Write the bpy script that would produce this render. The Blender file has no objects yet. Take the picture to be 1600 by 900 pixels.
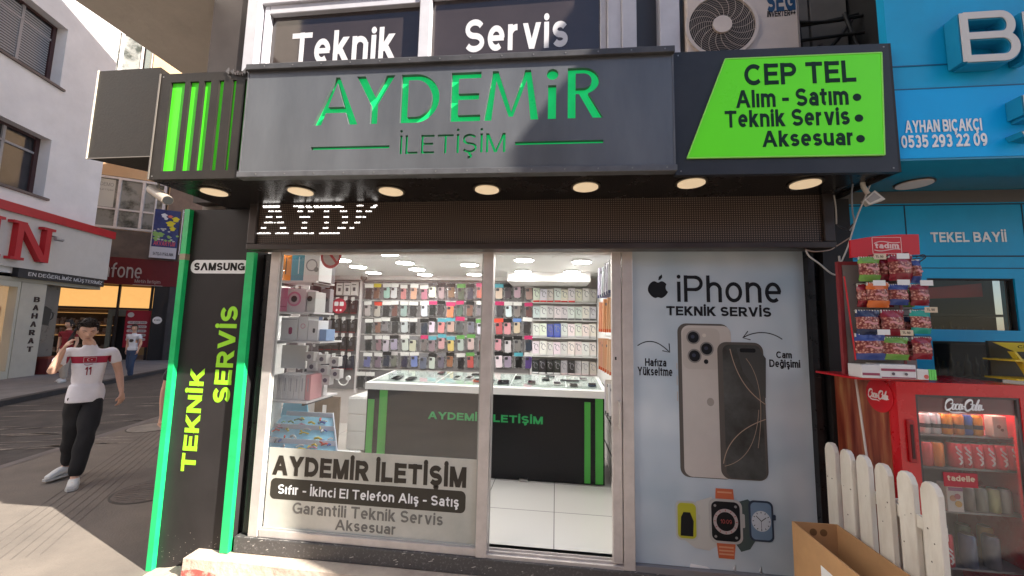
import bpy, bmesh, math, random
from mathutils import Vector, Matrix
from mathutils.bvhtree import BVHTree
R = math.radians
random.seed(7)
sc = bpy.context.scene
col = sc.collection

# ---------------------------------------------------------------- camera, sky, sun, exposure
FPX = 600.0
YAW, PITCH, ROLL = R(6.6), R(5.8), R(1.2)
CAMP = Vector((0.0, -2.6, 1.75))
cF = Vector((-math.sin(YAW) * math.cos(PITCH), math.cos(YAW) * math.cos(PITCH), math.sin(PITCH)))
r0 = Vector((math.cos(YAW), math.sin(YAW), 0))
u0 = r0.cross(cF)
cR = math.cos(ROLL) * r0 + math.sin(ROLL) * u0
cU = -math.sin(ROLL) * r0 + math.cos(ROLL) * u0
cd = bpy.data.cameras.new('camera')
cd.sensor_width = 36.0
cd.lens = FPX / 1600 * 36
cd.clip_start = 0.05
cd.clip_end = 600
cam = bpy.data.objects.new('camera', cd)
cam.matrix_world = Matrix(((cR.x, cU.x, -cF.x, CAMP.x), (cR.y, cU.y, -cF.y, CAMP.y), (cR.z, cU.z, -cF.z, CAMP.z), (0, 0, 0, 1)))
col.objects.link(cam)
sc.camera = cam

SUN_EL = 36.5
sdir = Vector((0.935, -0.356, math.tan(R(SUN_EL)))).normalized()      # towards the sun
w = bpy.data.worlds.new('World')
sc.world = w
w.use_nodes = True
nt = w.node_tree
sky = nt.nodes.new('ShaderNodeTexSky')
sky.sky_type = 'NISHITA'
sky.sun_disc = False
sky.sun_elevation = R(SUN_EL)
sky.sun_rotation = math.atan2(sdir.x, sdir.y)
sky.air_density = 1.0
sky.dust_density = 1.0
sky.ozone_density = 4.0
nt.links.new(sky.outputs[0], nt.nodes['Background'].inputs[0])
nt.nodes['Background'].inputs[1].default_value = 0.062
sl = bpy.data.lights.new('sun', 'SUN')
sl.energy = 5.0
sl.angle = R(0.35)
sl.color = (1.0, 0.94, 0.85)
sun = bpy.data.objects.new('sun', sl)
sun.rotation_euler = sdir.to_track_quat('Z', 'Y').to_euler()
col.objects.link(sun)
sc.view_settings.view_transform = 'Standard'
sc.view_settings.look = 'None'
sc.view_settings.gamma = 1
sc.view_settings.exposure = 1.6
sc.view_settings.use_curve_mapping = False
sc.render.engine = 'CYCLES'
sc.cycles.max_bounces = 8
sc.cycles.diffuse_bounces = 4
sc.cycles.transparent_max_bounces = 12
sc.cycles.sample_clamp_indirect = 6
sc.cycles.use_denoising = True

# ---------------------------------------------------------------- measuring: a point of a known plane
def ray(px, py):
    return cF + (px - 800) / FPX * cR - (py - 450) / FPX * cU
def on(px, py, ax, v):
    d = ray(px, py)
    return CAMP + d * ((v - CAMP[ax]) / d[ax])
class Frame:
    """a vertical plane: origin on the ground, running direction; s along it, z up, out = towards the street"""
    def __init__(s, o, az, flip=1):
        s.o = Vector((o[0], o[1], 0)); a = R(az)
        s.d = Vector((math.sin(a), math.cos(a), 0))
        s.n = Vector((s.d.y, -s.d.x, 0)) * flip
    def sz(s, px, py, out=0.0):
        r = ray(px, py); q = s.o + s.n * out
        p = CAMP + r * (((q - CAMP).dot(s.n)) / r.dot(s.n))
        return (p - s.o).dot(s.d), p.z
    def P(s, a, z, out=0.0):
        return s.o + s.d * a + s.n * out + Vector((0, 0, z))
FAC = Frame((0, 0), 90)            # the shop front: s = x, out = -y
SGN = Frame((-2.48, -0.6), 88.64)  # the fascia sign
LB = Frame((-14.6, 6.6), -18)      # the white house over the street
FB = Frame((-16.2, 11.75), 56.8)   # the house at the end of the street

# ---------------------------------------------------------------- materials
MATS = {}
def M(name, c=(.5, .5, .5), rough=.5, metal=0., var=0., vs=4., bump=0., bs=60., em=0., ec=None, spec=.5, coat=0., c2=None, thr=None, stretch=None, alpha=1.):
    if name in MATS: return MATS[name]
    m = bpy.data.materials.new(name); m.use_nodes = True; MATS[name] = m
    n = m.node_tree; b = n.nodes['Principled BSDF']
    b.inputs['Base Color'].default_value = (*c, 1)
    b.inputs['Roughness'].default_value = rough
    b.inputs['Metallic'].default_value = metal
    b.inputs['Specular IOR Level'].default_value = spec
    b.inputs['Coat Weight'].default_value = coat
    b.inputs['Alpha'].default_value = alpha
    if em:
        b.inputs['Emission Color'].default_value = (*(ec or c), 1)
        b.inputs['Emission Strength'].default_value = em
    if var or bump or c2:
        tc = n.nodes.new('ShaderNodeTexCoord'); mp = n.nodes.new('ShaderNodeMapping')
        n.links.new(tc.outputs['Object'], mp.inputs[0])
        if stretch: mp.inputs['Scale'].default_value = stretch
    if var or c2:
        t = n.nodes.new('ShaderNodeTexNoise'); t.inputs['Scale'].default_value = vs; t.inputs['Detail'].default_value = 8; t.inputs['Roughness'].default_value = .65
        n.links.new(mp.outputs[0], t.inputs['Vector'])
        cr = n.nodes.new('ShaderNodeValToRGB')
        lo, hi = thr or (.32, .68)
        cr.color_ramp.elements[0].position = lo; cr.color_ramp.elements[1].position = hi
        a = c2 or tuple(x * (1 - var) for x in c); d = c if c2 else tuple(min(1, x * (1 + var)) for x in c)
        cr.color_ramp.elements[0].color = (*a, 1); cr.color_ramp.elements[1].color = (*d, 1)
        n.links.new(t.outputs['Fac'], cr.inputs[0]); n.links.new(cr.outputs[0], b.inputs['Base Color'])
        rr = n.nodes.new('ShaderNodeMapRange'); rr.inputs['To Min'].default_value = max(0, rough - .12); rr.inputs['To Max'].default_value = min(1, rough + .12)
        n.links.new(t.outputs['Fac'], rr.inputs[0]); n.links.new(rr.outputs[0], b.inputs['Roughness'])
    if bump:
        t2 = n.nodes.new('ShaderNodeTexNoise'); t2.inputs['Scale'].default_value = bs; t2.inputs['Detail'].default_value = 6
        n.links.new(mp.outputs[0], t2.inputs['Vector'])
        bp = n.nodes.new('ShaderNodeBump'); bp.inputs['Strength'].default_value = bump; bp.inputs['Distance'].default_value = .01
        n.links.new(t2.outputs['Fac'], bp.inputs['Height']); n.links.new(bp.outputs[0], b.inputs['Normal'])
    return m
def MO(name, rough=.45, spec=.5, coat=0.):
    """takes the object's own colour"""
    if name in MATS: return MATS[name]
    m = M(name, rough=rough, spec=spec, coat=coat); n = m.node_tree
    oi = n.nodes.new('ShaderNodeObjectInfo'); n.links.new(oi.outputs['Color'], n.nodes['Principled BSDF'].inputs['Base Color'])
    return m
def glassM(name, tint=(1, 1, 1), ior=1.5, dust=.03, grough=.0, dcol=(.8, .8, .78)):
    if name in MATS: return MATS[name]
    m = bpy.data.materials.new(name); m.use_nodes = True; MATS[name] = m
    n = m.node_tree; n.nodes.remove(n.nodes['Principled BSDF']); out = n.nodes['Material Output']
    tr = n.nodes.new('ShaderNodeBsdfTransparent'); tr.inputs[0].default_value = (*tint, 1)
    gl = n.nodes.new('ShaderNodeBsdfGlossy'); gl.inputs['Roughness'].default_value = grough
    fr = n.nodes.new('ShaderNodeFresnel'); fr.inputs[0].default_value = ior
    mx = n.nodes.new('ShaderNodeMixShader'); n.links.new(fr.outputs[0], mx.inputs[0]); n.links.new(tr.outputs[0], mx.inputs[1]); n.links.new(gl.outputs[0], mx.inputs[2])
    df = n.nodes.new('ShaderNodeBsdfDiffuse'); df.inputs[0].default_value = (*dcol, 1)
    t = n.nodes.new('ShaderNodeTexNoise'); t.inputs['Scale'].default_value = 3; t.inputs['Detail'].default_value = 8
    mr = n.nodes.new('ShaderNodeMapRange'); mr.inputs['From Min'].default_value = .35; mr.inputs['From Max'].default_value = .75; mr.inputs['To Max'].default_value = dust * 2
    n.links.new(t.outputs[0], mr.inputs[0])
    ge = n.nodes.new('ShaderNodeNewGeometry'); bf = n.nodes.new('ShaderNodeMapRange'); bf.inputs['To Min'].default_value = ior; bf.inputs['To Max'].default_value = 1 / ior
    n.links.new(ge.outputs['Backfacing'], bf.inputs[0]); n.links.new(bf.outputs[0], fr.inputs[0])
    m2 = n.nodes.new('ShaderNodeMixShader'); n.links.new(mr.outputs[0], m2.inputs[0]); n.links.new(mx.outputs[0], m2.inputs[1]); n.links.new(df.outputs[0], m2.inputs[2])
    n.links.new(m2.outputs[0], out.inputs[0])
    return m

BLACK = M('black_panel', (.020, .018, .018), .45, spec=.25, var=.25, vs=3, bump=.03)
BROWNBLK = M('dark_brown_panel', (.024, .020, .017), .5, spec=.2, var=.3, vs=5, bump=.06, bs=90)
PILLARM = M('pillar_panel', (.030, .026, .026), .5, spec=.25, var=.2, vs=2.5)
GREYP = M('grey_composite', (.125, .130, .138), .36, metal=.3, var=.17, vs=3.5, stretch=(1, 1, .25), spec=.5)
GREYE = M('grey_edge', (.12, .12, .125), .4, metal=.3, var=.2, vs=12)
GREEN = M('green_acrylic', (.010, .55, .14), .3, var=.12, vs=6, em=.14, ec=(.01, .7, .18), spec=.3)
LIME = M('lime_acrylic', (.07, .66, .02), .4, var=.06, vs=2, em=.05, ec=(.1, .7, .03), spec=.2)
GREENEDGE = M('green_edge', (.015, .55, .16), .35, var=.12, vs=8)
LIMETXT = M('lime_vinyl', (.38, .82, .03), .45)
DARKTXT = M('dark_green_vinyl', (.006, .030, .020), .6, spec=.2)
ALU = M('aluminium_frame', (.60, .55, .52), .42, metal=.35, var=.12, vs=7, bump=.04)
ALUW = M('white_frame', (.72, .68, .68), .45, var=.10, vs=6)
RUBBER = M('dark_rubber', (.02, .02, .02), .6)
WHITE = M('white_plastic', (.80, .80, .78), .4)
WHITEL = M('white_laminate', (.78, .78, .76), .3, var=.03)
WHITEV = M('white_vinyl', (.85, .85, .85), .5)
BLACKV = M('black_vinyl', (.012, .010, .009), .6, spec=.2)
GREYV = M('grey_vinyl', (.16, .155, .14), .5)
CONC = M('concrete', (.40, .33, .27), .85, var=.35, vs=3, bump=.5, bs=30)
GRANITE = M('dark_granite', (.075, .070, .068), .45, c2=(.20, .19, .19), thr=(.30, .45), vs=60, bump=.15, bs=80)
STEEL = M('steel', (.5, .5, .5), .3, metal=1)
PRODM = MO('product_colour', .4)
GLASS = glassM('window_glass', ior=1.72, dust=.014)

# ---------------------------------------------------------------- mesh builder
class MB:
    def __init__(s): s.v = []; s.f = []; s.sm = []; s.mi = []; s.mat = 0
    def add(s, vs, fs, smooth=False):
        b = len(s.v); s.v += [Vector(p) for p in vs]; s.f += [tuple(b + i for i in f) for f in fs]; s.sm += [smooth] * len(fs); s.mi += [s.mat] * len(fs); return s
    def box(s, x0, x1, y0, y1, z0, z1):
        s.add([(x0, y0, z0), (x1, y0, z0), (x1, y1, z0), (x0, y1, z0), (x0, y0, z1), (x1, y0, z1), (x1, y1, z1), (x0, y1, z1)],
              [(0, 3, 2, 1), (4, 5, 6, 7), (0, 1, 5, 4), (1, 2, 6, 5), (2, 3, 7, 6), (3, 0, 4, 7)]); return s
    def fbox(s, fr, s0, s1, z0, z1, o0, o1):
        """box in a frame: along s0..s1, height z0..z1, out of the wall o0..o1"""
        P = [fr.P(a, z, o) for z in (z0, z1) for (a, o) in ((s0, o1), (s1, o1), (s1, o0), (s0, o0))]
        s.add(P, [(0, 3, 2, 1), (4, 5, 6, 7), (0, 1, 5, 4), (1, 2, 6, 5), (2, 3, 7, 6), (3, 0, 4, 7)]); return s
    def prism(s, pts, v):
        """closed polygon of 3D points, extruded by v"""
        n = len(pts); v = Vector(v); a = [Vector(p) for p in pts]
        s.add(a + [p + v for p in a], [tuple(range(n)), tuple(range(2 * n - 1, n - 1, -1))] + [((i + 1) % n, i, n + i, n + (i + 1) % n) for i in range(n)]); return s
    def fpoly(s, fr, pts, o0, o1):
        """polygon (s,z) in a frame as a slab from out=o0 to out=o1"""
        return s.prism([fr.P(a, z, o0) for a, z in pts], fr.n * (o1 - o0))
    def tube(s, path, r, n=8, cap=True, smooth=True):
        path = [Vector(p) for p in path]; rs = r if isinstance(r, (list, tuple)) else [r] * len(path)
        rings = []; up = None
        for i, p in enumerate(path):
            t = (path[min(i + 1, len(path) - 1)] - path[max(i - 1, 0)]).normalized()
            if up is None: up = Vector((0, 0, 1)) if abs(t.z) < .9 else Vector((1, 0, 0))
            a = (up - t * up.dot(t)).normalized(); up = a; b = t.cross(a)
            rings.append([p + (a * math.cos(k * 2 * math.pi / n) + b * math.sin(k * 2 * math.pi / n)) * rs[i] for k in range(n)])
        vs = [q for rg in rings for q in rg]
        fs = [(i * n + k, i * n + (k + 1) % n, (i + 1) * n + (k + 1) % n, (i + 1) * n + k) for i in range(len(path) - 1) for k in range(n)]
        s.add(vs, fs, smooth)
        if cap: s.add(rings[0], [tuple(range(n - 1, -1, -1))]); s.add(rings[-1], [tuple(range(n))])
        return s
    def disc(s, c, nrm, r, h, n=32, r2=None):
        nrm = Vector(nrm).normalized(); c = Vector(c)
        s.tube([c, c + nrm * h], [r, r2 if r2 is not None else r], n, True, False); return s
    def build(s, name, mat, parent=None, bevel=0., wn=False):
        me = bpy.data.meshes.new(name)
        o = bpy.data.objects.new(name, me); col.objects.link(o)
        base = Vector((0, 0, 0))
        if parent is None and s.v:
            xs = [v.x for v in s.v]; ys = [v.y for v in s.v]; zs = [v.z for v in s.v]
            base = Vector(((min(xs) + max(xs)) / 2, (min(ys) + max(ys)) / 2, min(zs)))
            o.location = base
        me.from_pydata([v - base for v in s.v], [], s.f)
        for p, q, k in zip(me.polygons, s.sm, s.mi): p.use_smooth = q; p.material_index = k
        for m in (mat if isinstance(mat, (list, tuple)) else [mat]): me.materials.append(m)
        bm = bmesh.new(); bm.from_mesh(me); bmesh.ops.recalc_face_normals(bm, faces=bm.faces); bm.to_mesh(me); bm.free()
        if bevel:
            b = o.modifiers.new('b', 'BEVEL'); b.width = bevel; b.segments = 2; b.limit_method = 'ANGLE'; b.angle_limit = R(40)
        if parent is not None: adopt(o, parent)
        return o
def xf(o): return Matrix.LocRotScale(o.location, o.rotation_euler, o.scale)
def adopt(o, parent):
    o.parent = parent
    m = xf(parent)
    if parent.parent: m = xf(parent.parent) @ parent.matrix_parent_inverse @ m
    o.matrix_parent_inverse = m.inverted()
def thing(name, label, cat, loc=(0, 0, 0), rz=0., group=None):
    o = bpy.data.objects.new(name, None); o.empty_display_size = .1; col.objects.link(o)
    o.location = loc; o.rotation_euler = (0, 0, rz); tag(o, label, cat, group); return o
def tag(o, label=None, cat=None, group=None, kind=None):
    if label: o['label'] = label
    if cat: o['category'] = cat
    if group: o['group'] = group
    if kind: o['kind'] = kind
    return o
def struct(o): o['kind'] = 'structure'; return o
def copy_tree(o, loc=None, rz=None, label=None):
    c = o.copy(); col.objects.link(c)
    if loc is not None: c.location = loc
    if rz is not None: c.rotation_euler = (0, 0, rz)
    if label: c['label'] = label
    for ch in [x for x in bpy.data.objects if x.parent == o]:
        d = ch.copy(); col.objects.link(d); d.parent = c
        for g in [x for x in bpy.data.objects if x.parent == ch]:
            e = g.copy(); col.objects.link(e); e.parent = d
    return c
def local(o, parent):
    """part whose mesh is already in its parent's own coordinates"""
    o.parent = parent; o.matrix_parent_inverse = Matrix.Identity(4); return o

# ---------------------------------------------------------------- lettering: a stroked sans alphabet, centre lines in cap heights
def _arc(cx, cz, rx, rz, a0, a1, n=None):
    n = n or max(4, int(abs(a1 - a0) / 15)); return ('C', [(cx + rx * math.cos(R(a0 + (a1 - a0) * k / n)), cz + rz * math.sin(R(a0 + (a1 - a0) * k / n))) for k in range(n + 1)])
def _L(*p): return ('L', list(p))
def _D(a, b): return ('D', [a, b])
def _O(x, z): return ('O', [(x, z)])
def _S(x, h, w_): return _arc(x + w_, h * .745, w_ * .96, h * .255, 25, 270), _arc(x + w_, h * .245, w_, h * .245, 90, -155)
def _ced(x): return [_L((x, -.06), (x, -.16)), _arc(x - .02, -.25, .11, .09, 80, -120)]
XH = .72
def glyph_def(c):
    V = _L((0, 0), (0, 1))
    g = {
     'A': (.84, [_D((0, 0), (.42, 1)), _D((.84, 0), (.42, 1)), _L((.20, .30), (.64, .30))]),
     'B': (.66, [V, _L((0, 1), (.40, 1)), _arc(.40, .76, .22, .24, 90, -90), _L((0, .52), (.42, .52)), _arc(.42, .26, .25, .26, 90, -90), _L((0, 0), (.42, 0))]),
     'C': (.76, [_arc(.42, .5, .42, .5, 45, 315)]),
     'D': (.72, [V, _L((0, 1), (.30, 1)), _arc(.30, .5, .42, .5, 90, -90), _L((0, 0), (.30, 0))]),
     'E': (.56, [V, _L((0, 1), (.56, 1)), _L((0, .52), (.50, .52)), _L((0, 0), (.56, 0))]),
     'F': (.54, [V, _L((0, 1), (.54, 1)), _L((0, .5), (.48, .5))]),
     'G': (.80, [_arc(.42, .5, .42, .5, 45, 330), _L((.80, .06), (.80, .44)), _L((.5, .44), (.80, .44))]),
     'H': (.68, [V, _L((.68, 0), (.68, 1)), _L((0, .52), (.68, .52))]),
     'I': (0, [V]), 'İ': (0, [V, _O(0, 1.32)]), 'Λ': (.84, [_D((0, 0), (.42, 1)), _D((.84, 0), (.42, 1))]),
     'K': (.66, [V, _D((.02, .30), (.62, 1)), _D((.66, 0), (.22, .58))]),
     'L': (.52, [V, _L((0, 0), (.52, 0))]),
     'M': (.84, [V, _L((.84, 0), (.84, 1)), _D((.42, .0), (.02, 1)), _D((.42, .0), (.82, 1))]),
     'N': (.68, [V, _L((.68, 0), (.68, 1)), _D((.68, 0), (0, 1))]),
     'O': (.86, [_arc(.43, .5, .43, .5, 0, 360)]), 'Q': (.86, [_arc(.43, .5, .43, .5, 0, 360)]),
     'P': (.64, [V, _L((0, 1), (.38, 1)), _arc(.38, .73, .26, .27, 90, -90), _L((0, .46), (.38, .46))]),
     'R': (.66, [V, _L((0, 1), (.38, 1)), _arc(.38, .73, .25, .27, 90, -90), _L((0, .46), (.38, .46)), _D((.66, 0), (.32, .46))]),
     'S': (.62, list(_S(0, 1, .31))), 'Ş': (.62, list(_S(0, 1, .31)) + _ced(.31)), 'Ç': (.76, [_arc(.42, .5, .42, .5, 45, 315)] + _ced(.42)),
     'T': (.68, [_L((.34, 0), (.34, 1)), _L((0, 1), (.68, 1))]),
     'U': (.68, [_L((0, .34), (0, 1)), _L((.68, .34), (.68, 1)), _arc(.34, .34, .34, .34, 180, 360)]),
     'V': (.76, [_D((.38, 0), (0, 1)), _D((.38, 0), (.76, 1))]),
     'Y': (.76, [_D((.38, .42), (0, 1)), _D((.38, .42), (.76, 1)), _L((.38, 0), (.38, .42))]),
     'X': (.7, [_D((0, 0), (.7, 1)), _D((.7, 0), (0, 1))]), 'Z': (.62, [_L((0, 1), (.62, 1)), _D((0, 0), (.62, 1)), _L((0, 0), (.62, 0))]),
     'W': (1.1, [_D((.3, 0), (0, 1)), _D((.3, 0), (.55, 1)), _D((.8, 0), (.55, 1)), _D((.8, 0), (1.1, 1))]),
     'a': (.46, [_L((.46, 0), (.46, .46)), _arc(.24, .47, .22, .25, 0, 155), _arc(.22, .20, .22, .20, 0, 360), _L((.3, .40), (.46, .40))]),
     'c': (.44, [_arc(.26, .36, .26, .36, 50, 310)]), 'd': (.50, [_L((.50, 0), (.50, 1)), _arc(.25, .36, .25, .36, 0, 360)]),
     'e': (.50, [_arc(.25, .36, .25, .36, 0, 310), _L((.03, .36), (.47, .36))]),
     'f': (.30, [_L((.12, 0), (.12, .74)), _arc(.36, .74, .24, .26, 180, 88), _L((0, .62), (.32, .62))]),
     'g': (.50, [_L((.50, .0), (.50, XH)), _arc(.25, .36, .25, .36, 0, 360), _arc(.25, .0, .25, .26, 0, -150)]),
     'h': (.48, [V, _arc(.24, .46, .24, .26, 180, 0), _L((.48, 0), (.48, .46))]),
     'i': (0, [_L((0, 0), (0, XH)), _O(0, 1.02)]), 'ı': (0, [_L((0, 0), (0, XH))]),
     'k': (.48, [V, _D((.02, .20), (.44, XH)), _D((.48, 0), (.18, .40))]), 'l': (0, [V]),
     'm': (.84, [_L((0, 0), (0, XH)), _arc(.21, .48, .21, .24, 180, 0), _L((.42, 0), (.42, .48)), _arc(.63, .48, .21, .24, 180, 0), _L((.84, 0), (.84, .48))]),
     'n': (.48, [_L((0, 0), (0, XH)), _arc(.24, .46, .24, .26, 180, 0), _L((.48, 0), (.48, .46))]),
     'o': (.54, [_arc(.27, .36, .27, .36, 0, 360)]), 'r': (.28, [_L((0, 0), (0, XH)), _arc(.26, .44, .26, .28, 180, 85)]),
     's': (.42, list(_S(0, XH, .21))), 'ş': (.42, list(_S(0, XH, .21)) + _ced(.21)),
     't': (.28, [_L((.12, .16), (.12, .92)), _arc(.28, .16, .16, .16, 180, 270), _L((0, .70), (.28, .70))]),
     'u': (.48, [_L((0, .26), (0, XH)), _L((.48, 0), (.48, XH)), _arc(.24, .26, .24, .26, 180, 360)]),
     'ü': (.48, [_L((0, .26), (0, XH)), _L((.48, 0), (.48, XH)), _arc(.24, .26, .24, .26, 180, 360), _O(.10, 1.0), _O(.38, 1.0)]),
     'v': (.52, [_D((.26, 0), (0, XH)), _D((.26, 0), (.52, XH))]), 'z': (.42, [_L((0, XH), (.42, XH)), _D((0, 0), (.42, XH)), _L((0, 0), (.42, 0))]),
     '0': (.56, [_arc(.28, .5, .28, .5, 0, 360)]), '1': (.26, [_L((.26, 0), (.26, 1)), _D((0, .74), (.26, 1))]),
     '2': (.54, [_arc(.27, .72, .27, .28, 165, -30), _D((0, 0), (.50, .58)), _L((0, 0), (.54, 0))]),
     '3': (.54, [_arc(.26, .74, .25, .26, 150, -90), _arc(.26, .25, .28, .27, 90, -150)]),
     '4': (.58, [_L((.44, 0), (.44, 1)), _D((0, .28), (.42, 1)), _L((0, .28), (.58, .28))]),
     '5': (.54, [_L((.06, 1), (.50, 1)), _L((.06, .52), (.06, 1)), _arc(.25, .31, .29, .31, 130, -150)]),
     '9': (.54, [_arc(.27, .68, .27, .32, 0, 360), _arc(.22, .5, .32, .5, 10, -110)]), '6': (.54, [_arc(.27, .32, .27, .32, 0, 360), _arc(.32, .5, .32, .5, 190, 70)]),
     '7': (.54, [_L((0, 1), (.54, 1)), _D((.15, 0), (.54, 1))]), '8': (.54, [_arc(.27, .74, .23, .26, 0, 360), _arc(.27, .25, .27, .26, 0, 360)]),
     '-': (.26, [_L((0, .38), (.26, .38))]), ':': (0, [_O(0, .15), _O(0, .6)]), '+': (.5, [_L((0, .45), (.5, .45)), _L((.25, .2), (.25, .7))]),
     '&': (.7, [_arc(.3, .76, .2, .24, -40, 220), _arc(.28, .25, .28, .26, 60, 330), _D((.7, 0), (.14, .62))]),
    }
    g['Ğ'] = (g['G'][0], g['G'][1] + [_arc(.42, 1.38, .16, .12, 200, 340)]); g['ğ'] = (g['g'][0], g['g'][1] + [_arc(.25, 1.12, .15, .12, 200, 340)])
    g['Ü'] = (g['U'][0], g['U'][1] + [_O(.16, 1.3), _O(.52, 1.3)])
    return g.get(c)
TX = {}
def text_polys(s, t, spacing=1., shear=0.):
    """polygons (list of points, layer) filling the unit square; t = stroke weight in cap heights"""
    k_ = (s, round(t, 4), spacing, shear)
    if k_ in TX: return TX[k_]
    hw = t / 2; out = []; x = 0; fz_ = 1 - t          # centre lines run from hw to 1 - hw
    T = lambda p: (p[0], hw + p[1] * fz_)
    for ch in s:
        if ch == ' ': x += .30 + t * .4; continue
        d = glyph_def(ch)
        if d is None: continue
        gw, st = d; w0 = x + hw
        for ly, (kind, pts) in enumerate(st):
            pts = [T(p) for p in pts]; pts = [(w0 + p[0], p[1]) for p in pts]
            if kind == 'L':
                for a, b in zip(pts, pts[1:]):
                    xa, xb = sorted((a[0], b[0])); za, zb = sorted((a[1], b[1])); v = abs(a[0] - b[0]) < 1e-6; hh = hw * (.86 if not v else 1)
                    out.append(([(xa - hw, za - (hh if not v else hw)), (xb + hw, za - (hh if not v else hw)), (xb + hw, zb + (hh if not v else hw)), (xa - hw, zb + (hh if not v else hw))], ly))
            elif kind == 'D':
                (xa, za), (xb, zb) = sorted(pts, key=lambda p: p[1]); ex = (xb - xa) / max(zb - za, .01)
                L_ = math.hypot(xb - xa, zb - za); h = hw * L_ / max(zb - za, .05) * .97
                e0 = hw if za < hw * 1.6 else 0; e1 = hw if zb > XH * fz_ + hw - .02 else 0
                xa -= ex * e0 * .0; xb += ex * e1 * .0; out.append(([(xa - h, za - e0), (xa + h, za - e0), (xb + h, zb + e1), (xb - h, zb + e1)], ly))
            elif kind == 'O': out.append(([(pts[0][0] + hw * 1.12 * math.cos(R(a)), pts[0][1] - .0 + hw * 1.12 * math.sin(R(a))) for a in range(0, 360, 30)], ly))
            else:
                q = ribbon(pts, t * .96); n = len(pts)
                if abs(pts[0][0] - pts[-1][0]) + abs(pts[0][1] - pts[-1][1]) < 1e-4:
                    v = Vector((pts[1][0] - pts[-2][0], pts[1][1] - pts[-2][1])).normalized(); nn = Vector((-v.y, v.x)) * t * .48
                    q[0] = q[n - 1] = (pts[0][0] + nn.x, pts[0][1] + nn.y); q[n] = q[2 * n - 1] = (pts[0][0] - nn.x, pts[0][1] - nn.y)
                for i in range(n - 1): out.append(([q[i], q[i + 1], q[2 * n - 2 - i], q[2 * n - 1 - i]], ly))
        x += gw + t + (.17 * spacing - t * .18)
    if shear: out = [([(a + shear * c, c) for a, c in p], l) for p, l in out]
    xs = [p[0] for q, _ in out for p in q]; zs = [p[1] for q, _ in out for p in q]
    x0, x1, z0, z1 = min(xs), max(xs), min(zs), max(zs)
    TX[k_] = [([((a - x0) / (x1 - x0), (c - z0) / (z1 - z0)) for a, c in p], l) for p, l in out]
    return TX[k_]
def letters(mb, s, fr, s0, s1, z0, z1, out, th=.002, bold=0., shear=0., spacing=1., rot=0, slope=0.):
    """text stretched to exactly fill s0..s1 x z0..z1 of a frame; rot=90 reads upwards"""
    t = max(.07, .125 + bold * 2.35)
    for p, ly in text_polys(s, t, spacing, shear):
        if rot == 90: q = [(s1 + (s0 - s1) * v, z0 + (z1 - z0) * u) for u, v in p]
        else: q = [(s0 + (s1 - s0) * u, z0 + (z1 - z0) * v + slope * u) for u, v in p]
        mb.fpoly(fr, q, out, out + th + .00015 * ly)
    return mb
def lettering(s, fr, s0, s1, z0, z1, out, mat, parent, name='lettering', **k):
    return letters(MB(), s, fr, s0, s1, z0, z1, out, **k).build(name, mat, parent)
def rrect(x0, x1, z0, z1, r, n=6):
    p = []
    for cx, cz, a0 in ((x1 - r, z0 + r, -90), (x1 - r, z1 - r, 0), (x0 + r, z1 - r, 90), (x0 + r, z0 + r, 180)):
        for i in range(n + 1):
            a = R(a0 + 90 * i / n); p.append((cx + r * math.cos(a), cz + r * math.sin(a)))
    return p
def ell(cx, cz, rx, rz, n=32, a0=0, a1=360):
    k = n if abs(a1 - a0) >= 360 else n + 1
    return [(cx + rx * math.cos(R(a0 + (a1 - a0) * i / n)), cz + rz * math.sin(R(a0 + (a1 - a0) * i / n))) for i in range(k)]
def ribbon(pts, wdt):
    """flat stroke along points (s,z)"""
    L = []; Rr = []
    for i, p in enumerate(pts):
        a = Vector(pts[max(i - 1, 0)]); b = Vector(pts[min(i + 1, len(pts) - 1)]); t = (b - a)
        t = t.normalized() if t.length else Vector((1, 0)); nn = Vector((-t.y, t.x)); ww = wdt(i / (len(pts) - 1)) if callable(wdt) else wdt
        L.append(tuple(Vector(p) + nn * ww / 2)); Rr.append(tuple(Vector(p) - nn * ww / 2))
    return L + Rr[::-1]
def strip(mb, fr, pts, wdt, o0, o1):
    q = ribbon(pts, wdt); n = len(pts)
    for i in range(n - 1):
        mb.fpoly(fr, [q[i], q[i + 1], q[2 * n - 2 - i], q[2 * n - 1 - i]], o0, o1)
    return mb
def bez(p0, p1, p2, p3, n=16):
    r = []
    for i in range(n + 1):
        t = i / n; a = (1 - t) ** 3; b = 3 * t * (1 - t) ** 2; c = 3 * t * t * (1 - t); d = t ** 3
        r.append(tuple(a * x + b * y + c * z + d * q for x, y, z, q in zip(p0, p1, p2, p3)))
    return r
# ================================================================ THE STREET
ROADM = M('road_asphalt', (.10, .088, .08), .85, c2=(.045, .04, .038), thr=(.35, .7), vs=2.2, bump=.5, bs=90)
PAVEM = M('pavement_stone', (.215, .182, .150), .88, c2=(.125, .107, .092), thr=(.25, .75), vs=1.7, bump=.45, bs=70)
PAVE2 = M('far_pavement_stone', (.20, .19, .185), .88, var=.2, vs=2, bump=.3)
KERBM = M('dark_kerb', (.045, .04, .04), .8, var=.3, vs=6, bump=.4)
struct(MB().box(-150, 150, -150, 150, -.03, -.004).build('ground', ROADM))
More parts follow.
